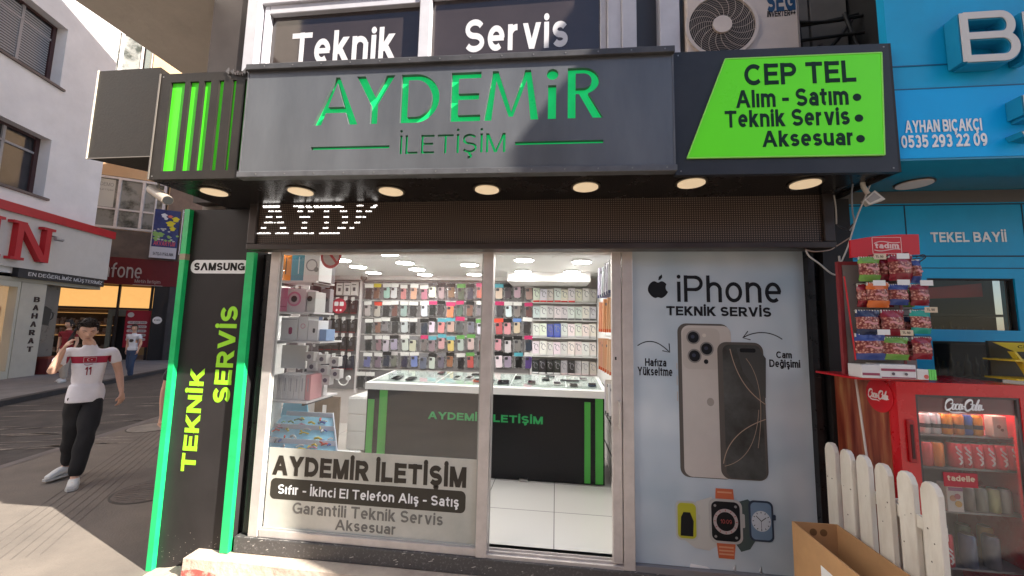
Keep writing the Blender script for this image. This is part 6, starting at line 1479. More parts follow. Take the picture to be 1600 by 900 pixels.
for i, (px, c, nm) in enumerate(((1443, (.62, .62, .62), 'white striped'), (1459, (.55, .57, .60), 'silver striped'), (1477, (.60, .25, .03), 'orange and black'), (1495, (.50, .20, .05), 'brown orange'), (1508, (.04, .10, .35), 'dark blue'), (1524, (.62, .25, .03), 'bright orange'))):
    p = on(px, 668, 1, -.375); t = can('%s energy drink can on the top fridge shelf' % nm, p.x, 1.264, c, .098, .026, False)
    b = MB(); b.tube([(p.x, -.375, 1.264 + .03), (p.x, -.375, 1.264 + .05)], .0266, 18, False); b.build('dark_band', M('band_black', (.03, .03, .04), .4), t)
p = on(1554, 668, 1, -.375); t = gbox('milk_carton', 'pale drink carton with dark spots on the top fridge shelf', p.x - .03, p.x + .03, -.40, -.36, 1.264, 1.362, (.50, .44, .38), [('disc', (.12, .05, .03), .4, .5, .009), ('disc', (.12, .05, .03), .6, .35, .007)], 'cartons in the fridge')
p = on(1492, 805, 1, -.40); t = gbox('juice_carton', 'white juice carton with peach pictures behind the fridge glass', p.x - .035, p.x + .035, -.41, -.36, .905, 1.03, (.62, .58, .52), [('disc', (.55, .25, .12), .35, .5, .014), ('disc', (.60, .35, .08), .65, .30, .015), ('disc', (.45, .10, .12), .6, .58, .013), ('bar', (.30, .10, .25), .5, .85, .008)], 'cartons in the fridge')
for i, (x, c, nm) in enumerate(((1.80, (.55, .12, .05), 'red orange'), (1.845, (.60, .42, .10), 'yellow'), (2.02, (.20, .18, .16), 'grey brown'), (2.075, (.22, .24, .20), 'grey green'), (2.13, (.40, .42, .22), 'pale lime'), (2.18, (.30, .30, .28), 'dull grey'))): can('%s can on the third fridge shelf' % nm, x, .903, c, .11, .024, False)
for x, c, nm in ((1.85, (.55, .10, .10), 'dull red'), (1.95, (.40, .42, .44), 'silver'), (2.05, (.12, .20, .10), 'dark green'), (2.15, (.45, .30, .10), 'amber')): can('%s tall bottle can near the fridge floor' % nm, x, .645, c, .16, .028, False, y=-.30)
for i, (x, c, nm) in enumerate(((1.80, (.60, .18, .04), 'orange'), (1.90, (.60, .03, .05), 'red cola'), (2.0, (.10, .14, .22), 'dark blue'), (2.10, (.14, .15, .18), 'slate'))): can('%s bottle shaped can on the lowest fridge shelf' % nm, x, .643, c, .15, .03, i == 1)
# ---------------------------------------------------------------- snack rack on top of the fridge
rk = thing('snack_rack', 'red wire snack rack with a curved header standing on the fridge', 'rack', (1.7, -.35, 1.52))
RR = M('rack_red', (.50, .006, .014), .4)
HD = []
a = on(1327, 403, 1, -.44); bq = on(1326, 376, 1, -.44); c = on(1432, 367, 1, -.44); d = on(1434, 398, 1, -.44)
top = [(bq.x + (c.x - bq.x) * t_, bq.z + (c.z - bq.z) * t_ + .010 * math.sin(math.pi * t_)) for t_ in [k / 8 for k in range(9)]]
FH = Frame((0, -.44), 90)
hd = MB().fpoly(FH, [(a.x, a.z), (d.x, d.z)] + top[::-1], 0, .012).build('header', RR, rk)
a2 = on(1364, 396, 1, -.452); c2_ = on(1407, 371, 1, -.452)
b = MB(); X_, Z_, XX, ZZ = a2.x, a2.z, c2_.x, c2_.z
for e_ in (((X_, Z_), (XX, Z_)), ((XX, Z_), (XX, ZZ)), ((XX, ZZ), (X_, ZZ)), ((X_, ZZ), (X_, Z_))): strip(b, FH, e_, .002, .012, .0135)
strip(b, FH, bez((X_ + .008, Z_ + .052), (X_ + .05, Z_ + .078), (X_ + .08, Z_ + .045), (XX - .006, Z_ + .058)), .004, .012, .0135); strip(b, FH, bez((X_ + .008, Z_ + .018), (X_ + .05, Z_ + .002), (X_ + .08, Z_ + .03), (XX - .006, Z_ + .022)), .004, .012, .0135)
letters(b, 'tadım', FH, X_ + .012, XX - .012, Z_ + .026, Z_ + .054, .012, th=.0015, bold=.045); b.build('logo', M('header_pale', (.70, .50, .48), .5), hd)
b = MB(); b.box(1.512, 1.527, -.36, -.34, 1.54, 2.14); b.box(1.80, 1.812, -.36, -.34, 1.54, 2.14); b.box(1.527, 1.80, -.355, -.345, 1.54, 2.14); b.build('back_frame', M('rack_back', (.25, .03, .035), .5), rk)
MB().box(1.535, 1.86, -.358, -.3555, 1.56, 2.12).build('back_sheet', M('rack_sheet', (.20, .17, .16), .6), rk)
b = MB(); b.box(1.50, 1.83, -.45, -.15, 1.524, 1.534); b.tube([(1.505, -.45, 1.62), (1.505, -.45, 1.66), (1.50, -.42, 2.05)], .004, 5); b.build('foot_plate', RR, rk)
# snack bags
NUT = bpy.data.materials.new('snack_bag_print'); NUT.use_nodes = True; n = NUT.node_tree; bb = n.nodes['Principled BSDF']; bb.inputs['Roughness'].default_value = .22
tc = n.nodes.new('ShaderNodeTexCoord'); oi = n.nodes.new('ShaderNodeObjectInfo'); sx = n.nodes.new('ShaderNodeSeparateXYZ'); n.links.new(tc.outputs['Generated'], sx.inputs[0])
vo = n.nodes.new('ShaderNodeTexVoronoi'); vo.inputs['Scale'].default_value = 95; n.links.new(tc.outputs['Object'], vo.inputs[0])
cr = n.nodes.new('ShaderNodeValToRGB'); cr.color_ramp.elements[0].color = (.66, .42, .32, 1); cr.color_ramp.elements[1].color = (.16, .03, .03, 1); cr.color_ramp.elements[0].position = .15; cr.color_ramp.elements[1].position = .7; e = cr.color_ramp.elements.new(.35); e.color = (.42, .15, .12, 1); n.links.new(vo.outputs['Distance'], cr.inputs[0])
n1 = n.nodes.new('ShaderNodeTexNoise'); n1.inputs['Scale'].default_value = 9; n.links.new(tc.outputs['Object'], n1.inputs[0])
ad = n.nodes.new('ShaderNodeMath'); ad.operation = 'MULTIPLY_ADD'; ad.inputs[1].default_value = .12; n.links.new(n1.outputs[0], ad.inputs[0]); n.links.new(sx.outputs[2], ad.inputs[2])
rp1 = n.nodes.new('ShaderNodeValToRGB'); rp1.color_ramp.interpolation = 'CONSTANT'; els = rp1.color_ramp.elements; els[0].position = 0; els[0].color = (1, 1, 1, 1); els[1].position = .32; els[1].color = (0, 0, 0, 1); e = els.new(.78); e.color = (1, 1, 1, 1)
n.links.new(ad.outputs[0], rp1.inputs[0]); mx = n.nodes.new('ShaderNodeMix'); mx.data_type = 'RGBA'; n.links.new(rp1.outputs[0], mx.inputs[0]); n.links.new(cr.outputs[0], mx.inputs[6]); n.links.new(oi.outputs['Color'], mx.inputs[7]); n.links.new(mx.outputs[2], bb.inputs['Base Color'])
def bag(lab, x0, x1, z0, z1, c, y=-.45):
    t = thing('snack_bag', lab, 'snack bag', ((x0 + x1) / 2, y, z0), 0, 'nut snack bags on the rack')
    w_, h_ = x1 - x0, z1 - z0; vs = []; fs = []; N = 10
    for sgn in (-1, 1):
        for i in range(N + 1):
            for j in range(N + 1):
                u, v = i / N * 2 - 1, j / N * 2 - 1; th = .022 * max(0, 1 - abs(u) ** 2.5) ** .7 * max(0, 1 - abs(v * 1.12) ** 3 if abs(v) < .89 else 0) ** .7
                vs.append((x0 + w_ * i / N * 1 + (.003 * math.sin(9 * v) if abs(u) == 1 else 0), y + sgn * (th + .001) + .002 * math.sin(7 * u + 5 * v), z0 + h_ * j / N))
        o_ = 0 if sgn < 0 else (N + 1) ** 2
        for i in range(N):
            for j in range(N): a_ = o_ + i * (N + 1) + j; fs.append((a_, a_ + N + 1, a_ + N + 2, a_ + 1))
    b = MB(); b.add(vs, fs, True); o = b.build('bag_body', NUT, t); o.color = (*c, 1)
    g = MB()
    for k in range(9): x = x0 + .004 + k * (w_ - .008) / 8; g.box(x - .002, x + .002, y - .0035, y + .0035, z1 - .016, z1 + .001)
    g.build('top_crimp', M('crimp_pale', (.62, .60, .56), .4), t)
    g = MB(); FQ = Frame((0, y - .0235), 90); mxx, mz = (x0 + x1) / 2, (z0 + z1) / 2; strip(g, FQ, [(mxx - w_ * .28 + w_ * .56 * k / 8, mz + .005 * math.sin(k * .8)) for k in range(9)], .010, 0, .001); g.build('logo_swash', M('swash_pink', (.60, .25, .25), .4), t)
    g = MB(); g.tube([((x0 + x1) / 2, -.36, z1 + .004), ((x0 + x1) / 2, y - .05, z1 + .004)], .002, 5); g.build('hook', RUBBER, t)
    return t
GR, DR, BLU, ORN, TEA, NV = (.16, .34, .06), (.25, .015, .03), (.04, .07, .25), (.65, .15, .03), (.03, .35, .28), (.02, .03, .08)
for i, (p0, p1, c, nm) in enumerate((((1342, 403), (1374, 438), GR, 'green bag at the left of the top row'), ((1372, 404), (1389, 437), DR, 'half hidden dark bag in the top row'), ((1389, 400), (1425, 437), DR, 'wide maroon bag in the middle of the top row'), ((1424, 408), (1437, 440), BLU, 'blue bag at the right of the top row'),
        ((1340, 445), (1358, 478), DR, 'dark bag at the left of the second row'), ((1355, 443), (1388, 479), ORN, 'orange bag in the second row'), ((1389, 446), (1418, 475), BLU, 'blue bag in the second row'), ((1423, 446), (1450, 476), DR, 'maroon bag at the right of the second row'),
        ((1338, 486), (1373, 523), NV, 'black green bag at the left of the third row'), ((1377, 486), (1412, 523), DR, 'maroon bag in the third row'), ((1423, 486), (1453, 520), TEA, 'teal bag at the right of the third row'),
        ((1337, 523), (1382, 561), BLU, 'wide navy bag at the left of the bottom row'), ((1382, 528), (1418, 561), GR, 'green bag in the bottom row'), ((1426, 528), (1455, 560), DR, 'crimson bag at the right of the bottom row'))):
    y = -.45 + (.03 if 'hidden' in nm or (i == 4) else 0); a = on(*p0, 1, y); c_ = on(*p1, 1, y); a.x -= .006; c_.x += .006; a.z += .006; c_.z -= .006; bag(nm + ' of the snack rack', a.x, c_.x, c_.z, a.z, c, y)
for i, (p0, p1, c, nm) in enumerate((((1352, 408), (1388, 440), DR, 'maroon bag behind the green one of the top row'), ((1402, 408), (1434, 442), ORN, 'orange bag behind the wide maroon one'), ((1376, 450), (1398, 480), DR, 'dark bag between the orange and blue ones'), ((1410, 452), (1430, 480), GR, 'green bag behind the second row right pair'), ((1360, 492), (1384, 526), DR, 'maroon bag behind the left pair of the third row'), ((1404, 494), (1430, 526), NV, 'dark bag behind the third row right pair'), ((1408, 532), (1432, 563), DR, 'dark bag in the gap of the bottom row'))):
    a = on(*p0, 1, -.40); c_ = on(*p1, 1, -.40); bag(nm + ' on the snack rack', a.x, c_.x, c_.z, a.z, c, -.40)
for i, (px, py, nm, brn) in enumerate(((1375, 401, 'beige price tag over the top row green bag', 1), (1411, 400, 'white price tag over the top row maroon bag', 0), (1374, 442, 'white price tag over the orange bag', 0), (1412, 441, 'white price tag over the second row blue bag', 0), (1448, 442, 'white price tag at the right end of the second row', 0), (1455, 484, 'beige price tag at the right end of the third row', 1), (1381, 519, 'white price tag over the green bag of the bottom row', 0), (1417, 520, 'beige price tag over the gap in the bottom row', 1))):
    p = on(px, py, 1, -.50); t = thing('price_tag', nm, 'price tag', (p.x, p.y, p.z), 0, 'price tags on the snack rack')
    MB().box(p.x - .028, p.x + .028, -.5005, -.499, p.z - .0135, p.z + .0135).build('card', M('tag_beige', (.60, .48, .34), .5) if brn else M('tag_white', (.72, .72, .70), .5), t)
    if brn: lettering('TL 50', Frame((0, -.5006), 90), p.x - .02, p.x + .015, p.z - .005, p.z + .006, 0, BLACKV, t, bold=.02, th=.0006)
for (x0, x1, z0, z1, c, L, pics) in ((1.515, 1.60, 1.535, 1.60, (.66, .64, .64), 'white carton with a maroon stripe at the rack foot, left', [('bar', (.30, .05, .10), .5, .3, .006)]), (1.60, 1.76, 1.535, 1.605, (.68, .67, .67), 'wide white carton with maroon prints at the rack foot', [('bar', (.30, .05, .10), .5, .62, .006), ('bar', (.30, .05, .10), .5, .08, .003), ('disc', (.1, .08, .1), .35, .35, .007), ('disc', (.1, .08, .1), .7, .35, .007)]), (1.765, 1.815, 1.535, 1.585, (.66, .64, .62), 'small white box with a red corner at the rack foot', [('disc', (.6, .1, .08), .75, .3, .010)])):
    gbox('snack_carton', L, x0, x1, -.47, -.38, z0, z1, c, pics, 'cartons at the foot of the snack rack')
for k in range(3):
    b = MB(); b.box(1.817 + k * .011, 1.826 + k * .011, -.47, -.45, 1.535, 1.585); tag(b.build('lighter', M('lighter_green', (.15, .65, .12), .3)), 'bright green lighter beside the small white box, %s of three' % ordw[k], 'lighter', 'green lighters at the rack foot')
# ---------------------------------------------------------------- yellow lighter stand
ls = thing('lighter_stand', 'yellow lighter display stand with curved sides on the fridge top', 'display stand', (2.42, -.22, 1.52))
YM = M('stand_yellow', (.68, .48, .03), .4)
q_ = lambda px, py, y=-.30: on(px, py, 1, y)
a, c, d = q_(1559, 535), q_(1640, 530), q_(1582, 549)
b = MB(); b.prism([Vector((a.x, -.28, a.z)), Vector((a.x + .26, -.28, a.z)), Vector((a.x + .275, -.33, d.z)), Vector((a.x + .045, -.33, d.z))], (0, .006, 0)); b.build('header', YM, ls)
letters(MB(), 'CLIPPER', Frame((0, -.337), 90), a.x + .05, a.x + .20, d.z + .018, a.z - .012, 0, th=.001, bold=.02).build('lettering', BLACKV, ls)
prof_ = [(-.28, a.z), (-.33, d.z)] + [(-.33 - .05 * math.sin(t_ * 1.4), d.z - (d.z - 1.53) * t_) for t_ in [k / 8 for k in range(1, 9)]]
inn = [(y + .03, z) for y, z in prof_[1:]]
b = MB(); n_ = len(prof_)
for i in range(1, n_ - 1):
    b.prism([(a.x + .035 + .03 * (i / n_), prof_[i][0], prof_[i][1]), (a.x + .035 + .03 * ((i + 1) / n_), prof_[i + 1][0], prof_[i + 1][1]), (a.x + .035 + .03 * ((i + 1) / n_), inn[i][0], inn[i][1]), (a.x + .035 + .03 * (i / n_), inn[i - 1][0], inn[i - 1][1])], (.012, 0, 0))
b.build('side_panel', YM, ls)
b = MB()
for z in (1.63, 1.535): b.box(a.x + .0, a.x + .28, -.37, -.22, z, z + .008)
b.build('shelf', YM, ls)
MB().box(a.x + .04, a.x + .27, -.215, -.20, 1.54, 1.73).build('back', M('stand_back', (.05, .04, .02), .5), ls)
lc = [(.2, .5, .1), (.45, .55, .1), (.15, .3, .5), (.45, .15, .12), (.2, .55, .2), (.6, .5, .1)]
for r_ in range(2):
    for k in range(5):
        x = a.x + .08 + k * .022; z = 1.640 if not r_ else 1.545
        b = MB(); b.box(x, x + .013, -.36, -.34, z, z + .045); b.mat = 1; b.box(x + .002, x + .011, -.358, -.342, z + .045, z + .052)
        o = b.build('lighter', [M('lit_%d' % (k if not r_ else 3), lc[k] if not r_ else (.5, .04, .05), .3), STEEL]); tag(o, '%s lighter on the %s step of the yellow stand, %s from its curved side' % (('green', 'lime', 'blue', 'red', 'grass green')[k] if not r_ else 'crimson', 'upper' if not r_ else 'lower', ordw[k]), 'lighter', 'lighters on the yellow stand')

# ---------------------------------------------------------------- cardboard box and picket fence
CBM = M('cardboard', (.50, .285, .13), .8, var=.10, vs=5, bump=.1, bs=40)
cb_ = thing('cardboard_box', 'open tall brown cardboard box before the phone poster', 'box', (1.37, -.62, 0))
bx0, bx1, by0, by1, bz = 1.262, 1.485, -1.0, -.275, .75
t_ = .006
b = MB(); b.box(bx0, bx0 + t_, by0, by1, 0, bz); b.build('side', CBM, cb_); b = MB(); b.box(bx1 - t_, bx1, by0, by1, 0, bz); b.build('side', CBM, cb_)
b = MB(); b.box(bx0 + t_, bx1 - t_, by0, by0 + t_, 0, bz); b.build('side', CBM, cb_); b = MB(); b.box(bx0 + t_, bx1 - t_, by1 - t_, by1, 0, bz); b.build('side', CBM, cb_); b = MB(); b.box(bx0 + t_, bx1 - t_, by0 + t_, by1 - t_, .0, .40); b.build('bottom', CBM, cb_)
b = MB(); b.box(bx0 - .001, bx0 - .0002, by0 + .42, by1 - .22, .55, .655); b.build('label', WHITEV, cb_)
b = MB()
for y_ in (.34,): b.disc((bx0 + .10, by1 - t_ - .0005, bz - .045), (0, -1, 0), .018, .0006, 20); b.disc((bx0 + .15, by1 - t_ - .0005, bz - .045), (0, -1, 0), .018, .0006, 20)
b.build('printed_rings', M('ring_brown', (.20, .10, .04), .8), cb_)
fn = thing('picket_fence', 'short white wooden picket fence in front of the drinks fridge', 'fence', (1.51, -.5, 0))
WP = M('painted_picket', (.76, .72, .64), .7, c2=(.56, .50, .42), thr=(.25, .6), vs=9, bump=.4, bs=35, stretch=(1, 1, .25))
tops = [on(px, py, 2, 1.15) for px, py in ((1295, 692), (1319, 703), (1345, 712), (1375, 725), (1411, 737), (1449, 754))]
for i, p in enumerate(tops):
    w_ = .078; pts = [(p.y - w_ / 2, 0), (p.y + w_ / 2, 0), (p.y + w_ / 2, 1.11), (p.y + w_ * .36, 1.138), (p.y + w_ * .16, 1.152), (p.y - w_ * .16, 1.152), (p.y - w_ * .36, 1.138), (p.y - w_ / 2, 1.11)]
    b = MB(); b.prism([(p.x, y, z) for y, z in pts], (.026, 0, 0)); o = b.build('picket', WP, fn, bevel=.004)
g = MB(); rnd = random.Random(15)
for p in tops:
    for k in range(7):
        y = p.y + rnd.uniform(-.03, .03); z = rnd.choice([.965, .325, rnd.uniform(.4, 1.1)]); r_ = rnd.uniform(.0015, .004); g.prism([(p.x - .0004, y + r_ * math.cos(R(a)), z + r_ * math.sin(R(a))) for a in range(0, 360, 60)], (-.0006, 0, 0))
g.build('nail_marks', M('nail_dark', (.12, .09, .07), .8), fn)
b = MB(); xs_ = sum(p.x for p in tops) / 6 + .026; b.box(xs_, xs_ + .018, tops[-1].y - .03, tops[0].y + .04, .94, .99); b.box(xs_, xs_ + .018, tops[-1].y - .03, tops[0].y + .04, .30, .35); b.build('rail', WP, fn)
b = MB(); b.box(xs_ + .02, xs_ + .04, tops[-1].y + .05, tops[-1].y + .12, 0, .96); b.box(xs_ + .02, xs_ + .04, tops[-2].y + .05, tops[-2].y + .10, 0, 1.0); b.build('brace', WP, fn)
b = MB(); b.tube([(xs_ + .01, tops[2].y - .04, .985), (xs_ + .02, tops[2].y - .06, 1.01), (xs_ + .01, tops[2].y - .08, .985)], .012, 8); b.tube([(xs_ + .01, tops[3].y - .05, .985), (xs_ + .02, tops[3].y - .07, 1.01), (xs_ + .01, tops[3].y - .09, .985)], .012, 8); b.build('rope_knot', M('rope_white', (.7, .68, .66), .7), fn)

# ---------------------------------------------------------------- camera under the left end of the fascia
sc1 = thing('bullet_camera', 'beige bullet security camera under the left end of the fascia', 'camera', (-2.45, -.45, 2.5))
p0 = on(238, 296, 1, -.50); p1 = on(262, 313, 1, -.56)
d_ = (p1 - p0).normalized()
b = MB(); b.tube([p0 - d_ * .02, p0, p1], [.020, .030, .030], 16); b.build('housing', M('camera_beige', (.42, .36, .29), .45), sc1)
b = MB(); b.tube([p1, p1 + d_ * .006], .026, 16); b.build('lens', RUBBER, sc1)
b = MB(); b.tube([p0 + Vector((.01, .03, .09)), p0 + Vector((.015, .02, .03)), p0 + d_ * .03], .008, 8); b.build('bracket', M('camera_beige', (.4,) * 3), sc1)
# ================================================================ PEOPLE
def skin_mesh(joints, bones, root, sub=2):
    """joints {name:(co, rx[, ry])}; grown with a Skin modifier and read back"""
    names = list(joints); idx = {k: i for i, k in enumerate(names)}
    me = bpy.data.meshes.new('sk'); me.from_pydata([joints[k][0] for k in names], [(idx[a], idx[b]) for a, b in bones], [])
    o = bpy.data.objects.new('sk', me); col.objects.link(o)
    m = o.modifiers.new('s', 'SKIN'); m.use_smooth_shade = True; m.branch_smoothing = .6
    s_ = o.modifiers.new('u', 'SUBSURF'); s_.levels = sub; s_.render_levels = sub
    if not me.skin_vertices: me.attributes  # layer comes with the modifier
    sv = me.skin_vertices[0].data if me.skin_vertices else None
    if sv is None:
        bpy.context.view_layer.objects.active = o; bpy.ops.mesh.customdata_skin_add(); sv = me.skin_vertices[0].data
    for i, k in enumerate(names):
        r_ = joints[k][1:]; sv[i].radius = (r_[0], r_[1] if len(r_) > 1 else r_[0]); sv[i].use_root = k == root
    dg = bpy.context.evaluated_depsgraph_get(); dg.update()
    ev = bpy.data.meshes.new_from_object(o.evaluated_get(dg))
    vs = [v.co.copy() for v in ev.vertices]; fs = [tuple(p.vertices) for p in ev.polygons]
    bpy.data.objects.remove(o); bpy.data.meshes.remove(ev)
    return vs, fs
def head_mesh(c, yaw, pitch, s=1.):
    """a head with brow, nose, cheeks, lips, chin and ears; local -y is forward"""
    vs = []; fs = []; NU, NV = 40, 32
    for j in range(NV + 1):
        th = math.pi * j / NV
        for i in range(NU):
            ph = 2 * math.pi * i / NU; x = math.sin(th) * math.sin(ph); y = -math.sin(th) * math.cos(ph); z = math.cos(th)
            X, Y, Z = x * .075, y * .095, z * .118
            if z < 0: X *= 1 - .30 * (-z) ** 1.3; Y *= 1 - .10 * (-z) ** 2
            if y < 0:
                f = max(0, -y) ** 2; g = lambda x0, z0, sx_, sz_: math.exp(-((X - x0) / sx_) ** 2 - ((Z - z0) / sz_) ** 2)
                Y += -f * .028 * g(0, -.022, .012, .016) - f * .014 * g(0, -.002, .009, .022)          # nose
                Y += f * .010 * (g(-.030, .008, .017, .012) + g(.030, .008, .017, .012))                 # eye sockets
                Y += -f * .006 * g(0, .030, .045, .010)                                                   # brow
                Y += -f * .007 * (g(0, -.051, .020, .006) + g(0, -.061, .017, .006)) + f * .005 * g(0, -.056, .022, .0025)
                Y += -f * .010 * g(0, -.090, .022, .016)                                                  # chin
                Y += f * .006 * (g(-.045, -.045, .02, .03) + g(.045, -.045, .02, .03))
            if y > 0: Y *= 1.06
            vs.append((X * s, Y * s, Z * s))
    for j in range(NV):
        for i in range(NU): a = j * NU + i; b_ = j * NU + (i + 1) % NU; fs.append((a, b_, b_ + NU, a + NU))
    for sg in (-1, 1):   # ears
        b0 = len(vs)
        for j in range(7):
            for i in range(10):
                a = 2 * math.pi * i / 10; q = math.pi * j / 6; vs.append((sg * (.074 + .010 * math.cos(q) + .004) * s, (.008 + .018 * math.sin(q) * math.cos(a)) * s, (-.012 + .032 * math.sin(q) * math.sin(a)) * s))
        for j in range(6):
            for i in range(10): a = b0 + j * 10 + i; b_ = b0 + j * 10 + (i + 1) % 10; fs.append((a, b_, b_ + 10, a + 10))
    M_ = Matrix.Translation(c) @ Matrix.Rotation(yaw, 4, 'Z') @ Matrix.Rotation(pitch, 4, 'X')
    return [M_ @ Vector(v) for v in vs], fs, M_
def hand(mesh_parts, wrist, d, palm_n, side, curl, s=1.):
    """palm and five bent fingers; d = direction of the fingers, palm_n = out of the palm, side = towards the thumb"""
    d = Vector(d).normalized(); pn = Vector(palm_n); pn = (pn - d * pn.dot(d)).normalized(); sd = d.cross(pn)
    if sd.dot(Vector(side)) < 0: sd = -sd
    w_ = Vector(wrist); j = {'w': (w_ - d * .02, .024 * s, .018 * s), 'p': (w_ + d * .045 * s, .036 * s, .016 * s), 'k': (w_ + d * .085 * s, .036 * s, .013 * s)}
    mesh_parts.append(skin_mesh(j, [('w', 'p'), ('p', 'k')], 'w', 1))
    for q, (off, L) in enumerate(((.028, .070), (.009, .080), (-.010, .074), (-.028, .058))):
        p = w_ + d * .078 * s + sd * off * s; pts = [p - d * .02]; dr = d.copy(); a = 0
        for k, f in enumerate((.45, .32, .23)):
            a += curl[q] * (1, 1.2, .8)[k]; dr = d * math.cos(a) + pn * math.sin(a); p = p + dr * L * f * s; pts.append(p)
        jj = {str(i): (pp, (.0098, .0095, .0085, .0072)[i] * s) for i, pp in enumerate(pts)}
        mesh_parts.append(skin_mesh(jj, [('0', '1'), ('1', '2'), ('2', '3')], '0', 1))
    p = w_ + d * .03 * s + sd * .026 * s; t1 = p + (sd * .75 + d * .6 + pn * .25).normalized() * .035 * s; t2 = t1 + (sd * .2 + d * .9 + pn * curl[4]).normalized() * .032 * s
    mesh_parts.append(skin_mesh({'0': (p, .013 * s), '1': (t1, .011 * s), '2': (t2, .009 * s)}, [('0', '1'), ('1', '2')], '0', 1))
def mesh_obj(name, parts, mats, parent, remesh=0., matf=None, smooth=True, wob=0.):
    vs = []; fs = []
    for a, b_ in [(p[0], p[1]) for p in parts]:
        o_ = len(vs); vs += [tuple(v) for v in a]; fs += [tuple(o_ + i for i in f) for f in b_]
    me = bpy.data.meshes.new(name); me.from_pydata(vs, [], fs); o = bpy.data.objects.new(name, me); col.objects.link(o)
    if remesh:
        m = o.modifiers.new('r', 'REMESH'); m.mode = 'VOXEL'; m.voxel_size = remesh
        s2 = o.modifiers.new('c', 'SMOOTH'); s2.factor = .5; s2.iterations = 3
        dg = bpy.context.evaluated_depsgraph_get(); dg.update(); ev = bpy.data.meshes.new_from_object(o.evaluated_get(dg)); o.modifiers.clear(); o.data = ev; bpy.data.meshes.remove(me); me = ev; me.name = name
    if wob:
        from mathutils import noise
        for v in me.vertices: v.co += v.normal * (noise.noise(v.co * 7 + Vector((3, 1, 0))) * wob + noise.noise(Vector((v.co.x * 16, v.co.y * 16, v.co.z * 9))) * wob * .7)
    for m in mats: me.materials.append(m)
    for p in me.polygons:
        p.use_smooth = smooth
        if matf: p.material_index = matf(p.center)
    local(o, parent); return o
def subdiv(vs, fs):
    me = bpy.data.meshes.new('s'); me.from_pydata([tuple(v) for v in vs], [], fs); o = bpy.data.objects.new('s', me); col.objects.link(o); m = o.modifiers.new('s', 'SUBSURF'); m.levels = 1
    dg = bpy.context.evaluated_depsgraph_get(); dg.update(); ev = bpy.data.meshes.new_from_object(o.evaluated_get(dg)); r = ([v.co.copy() for v in ev.vertices], [tuple(p.vertices) for p in ev.polygons])
    bpy.data.objects.remove(o); bpy.data.meshes.remove(ev); return r
def cut(vs, fs, keep):
    ids = {}; nv = []; nf = []
    for f in fs:
        if all(keep(vs[i]) for i in f):
            g = []
            for i in f:
                if i not in ids: ids[i] = len(nv); nv.append(vs[i])
                g.append(ids[i])
            nf.append(tuple(g))
    return nv, nf
SKIN = M('skin', (.58, .35, .25), .5, var=.08, vs=8)
SKIN.node_tree.nodes['Principled BSDF'].inputs['Subsurface Weight'].default_value = .08
def fold(name, c, sc=7, b=.5): return M(name, c, .85, var=.07, vs=6, bump=b, bs=sc)
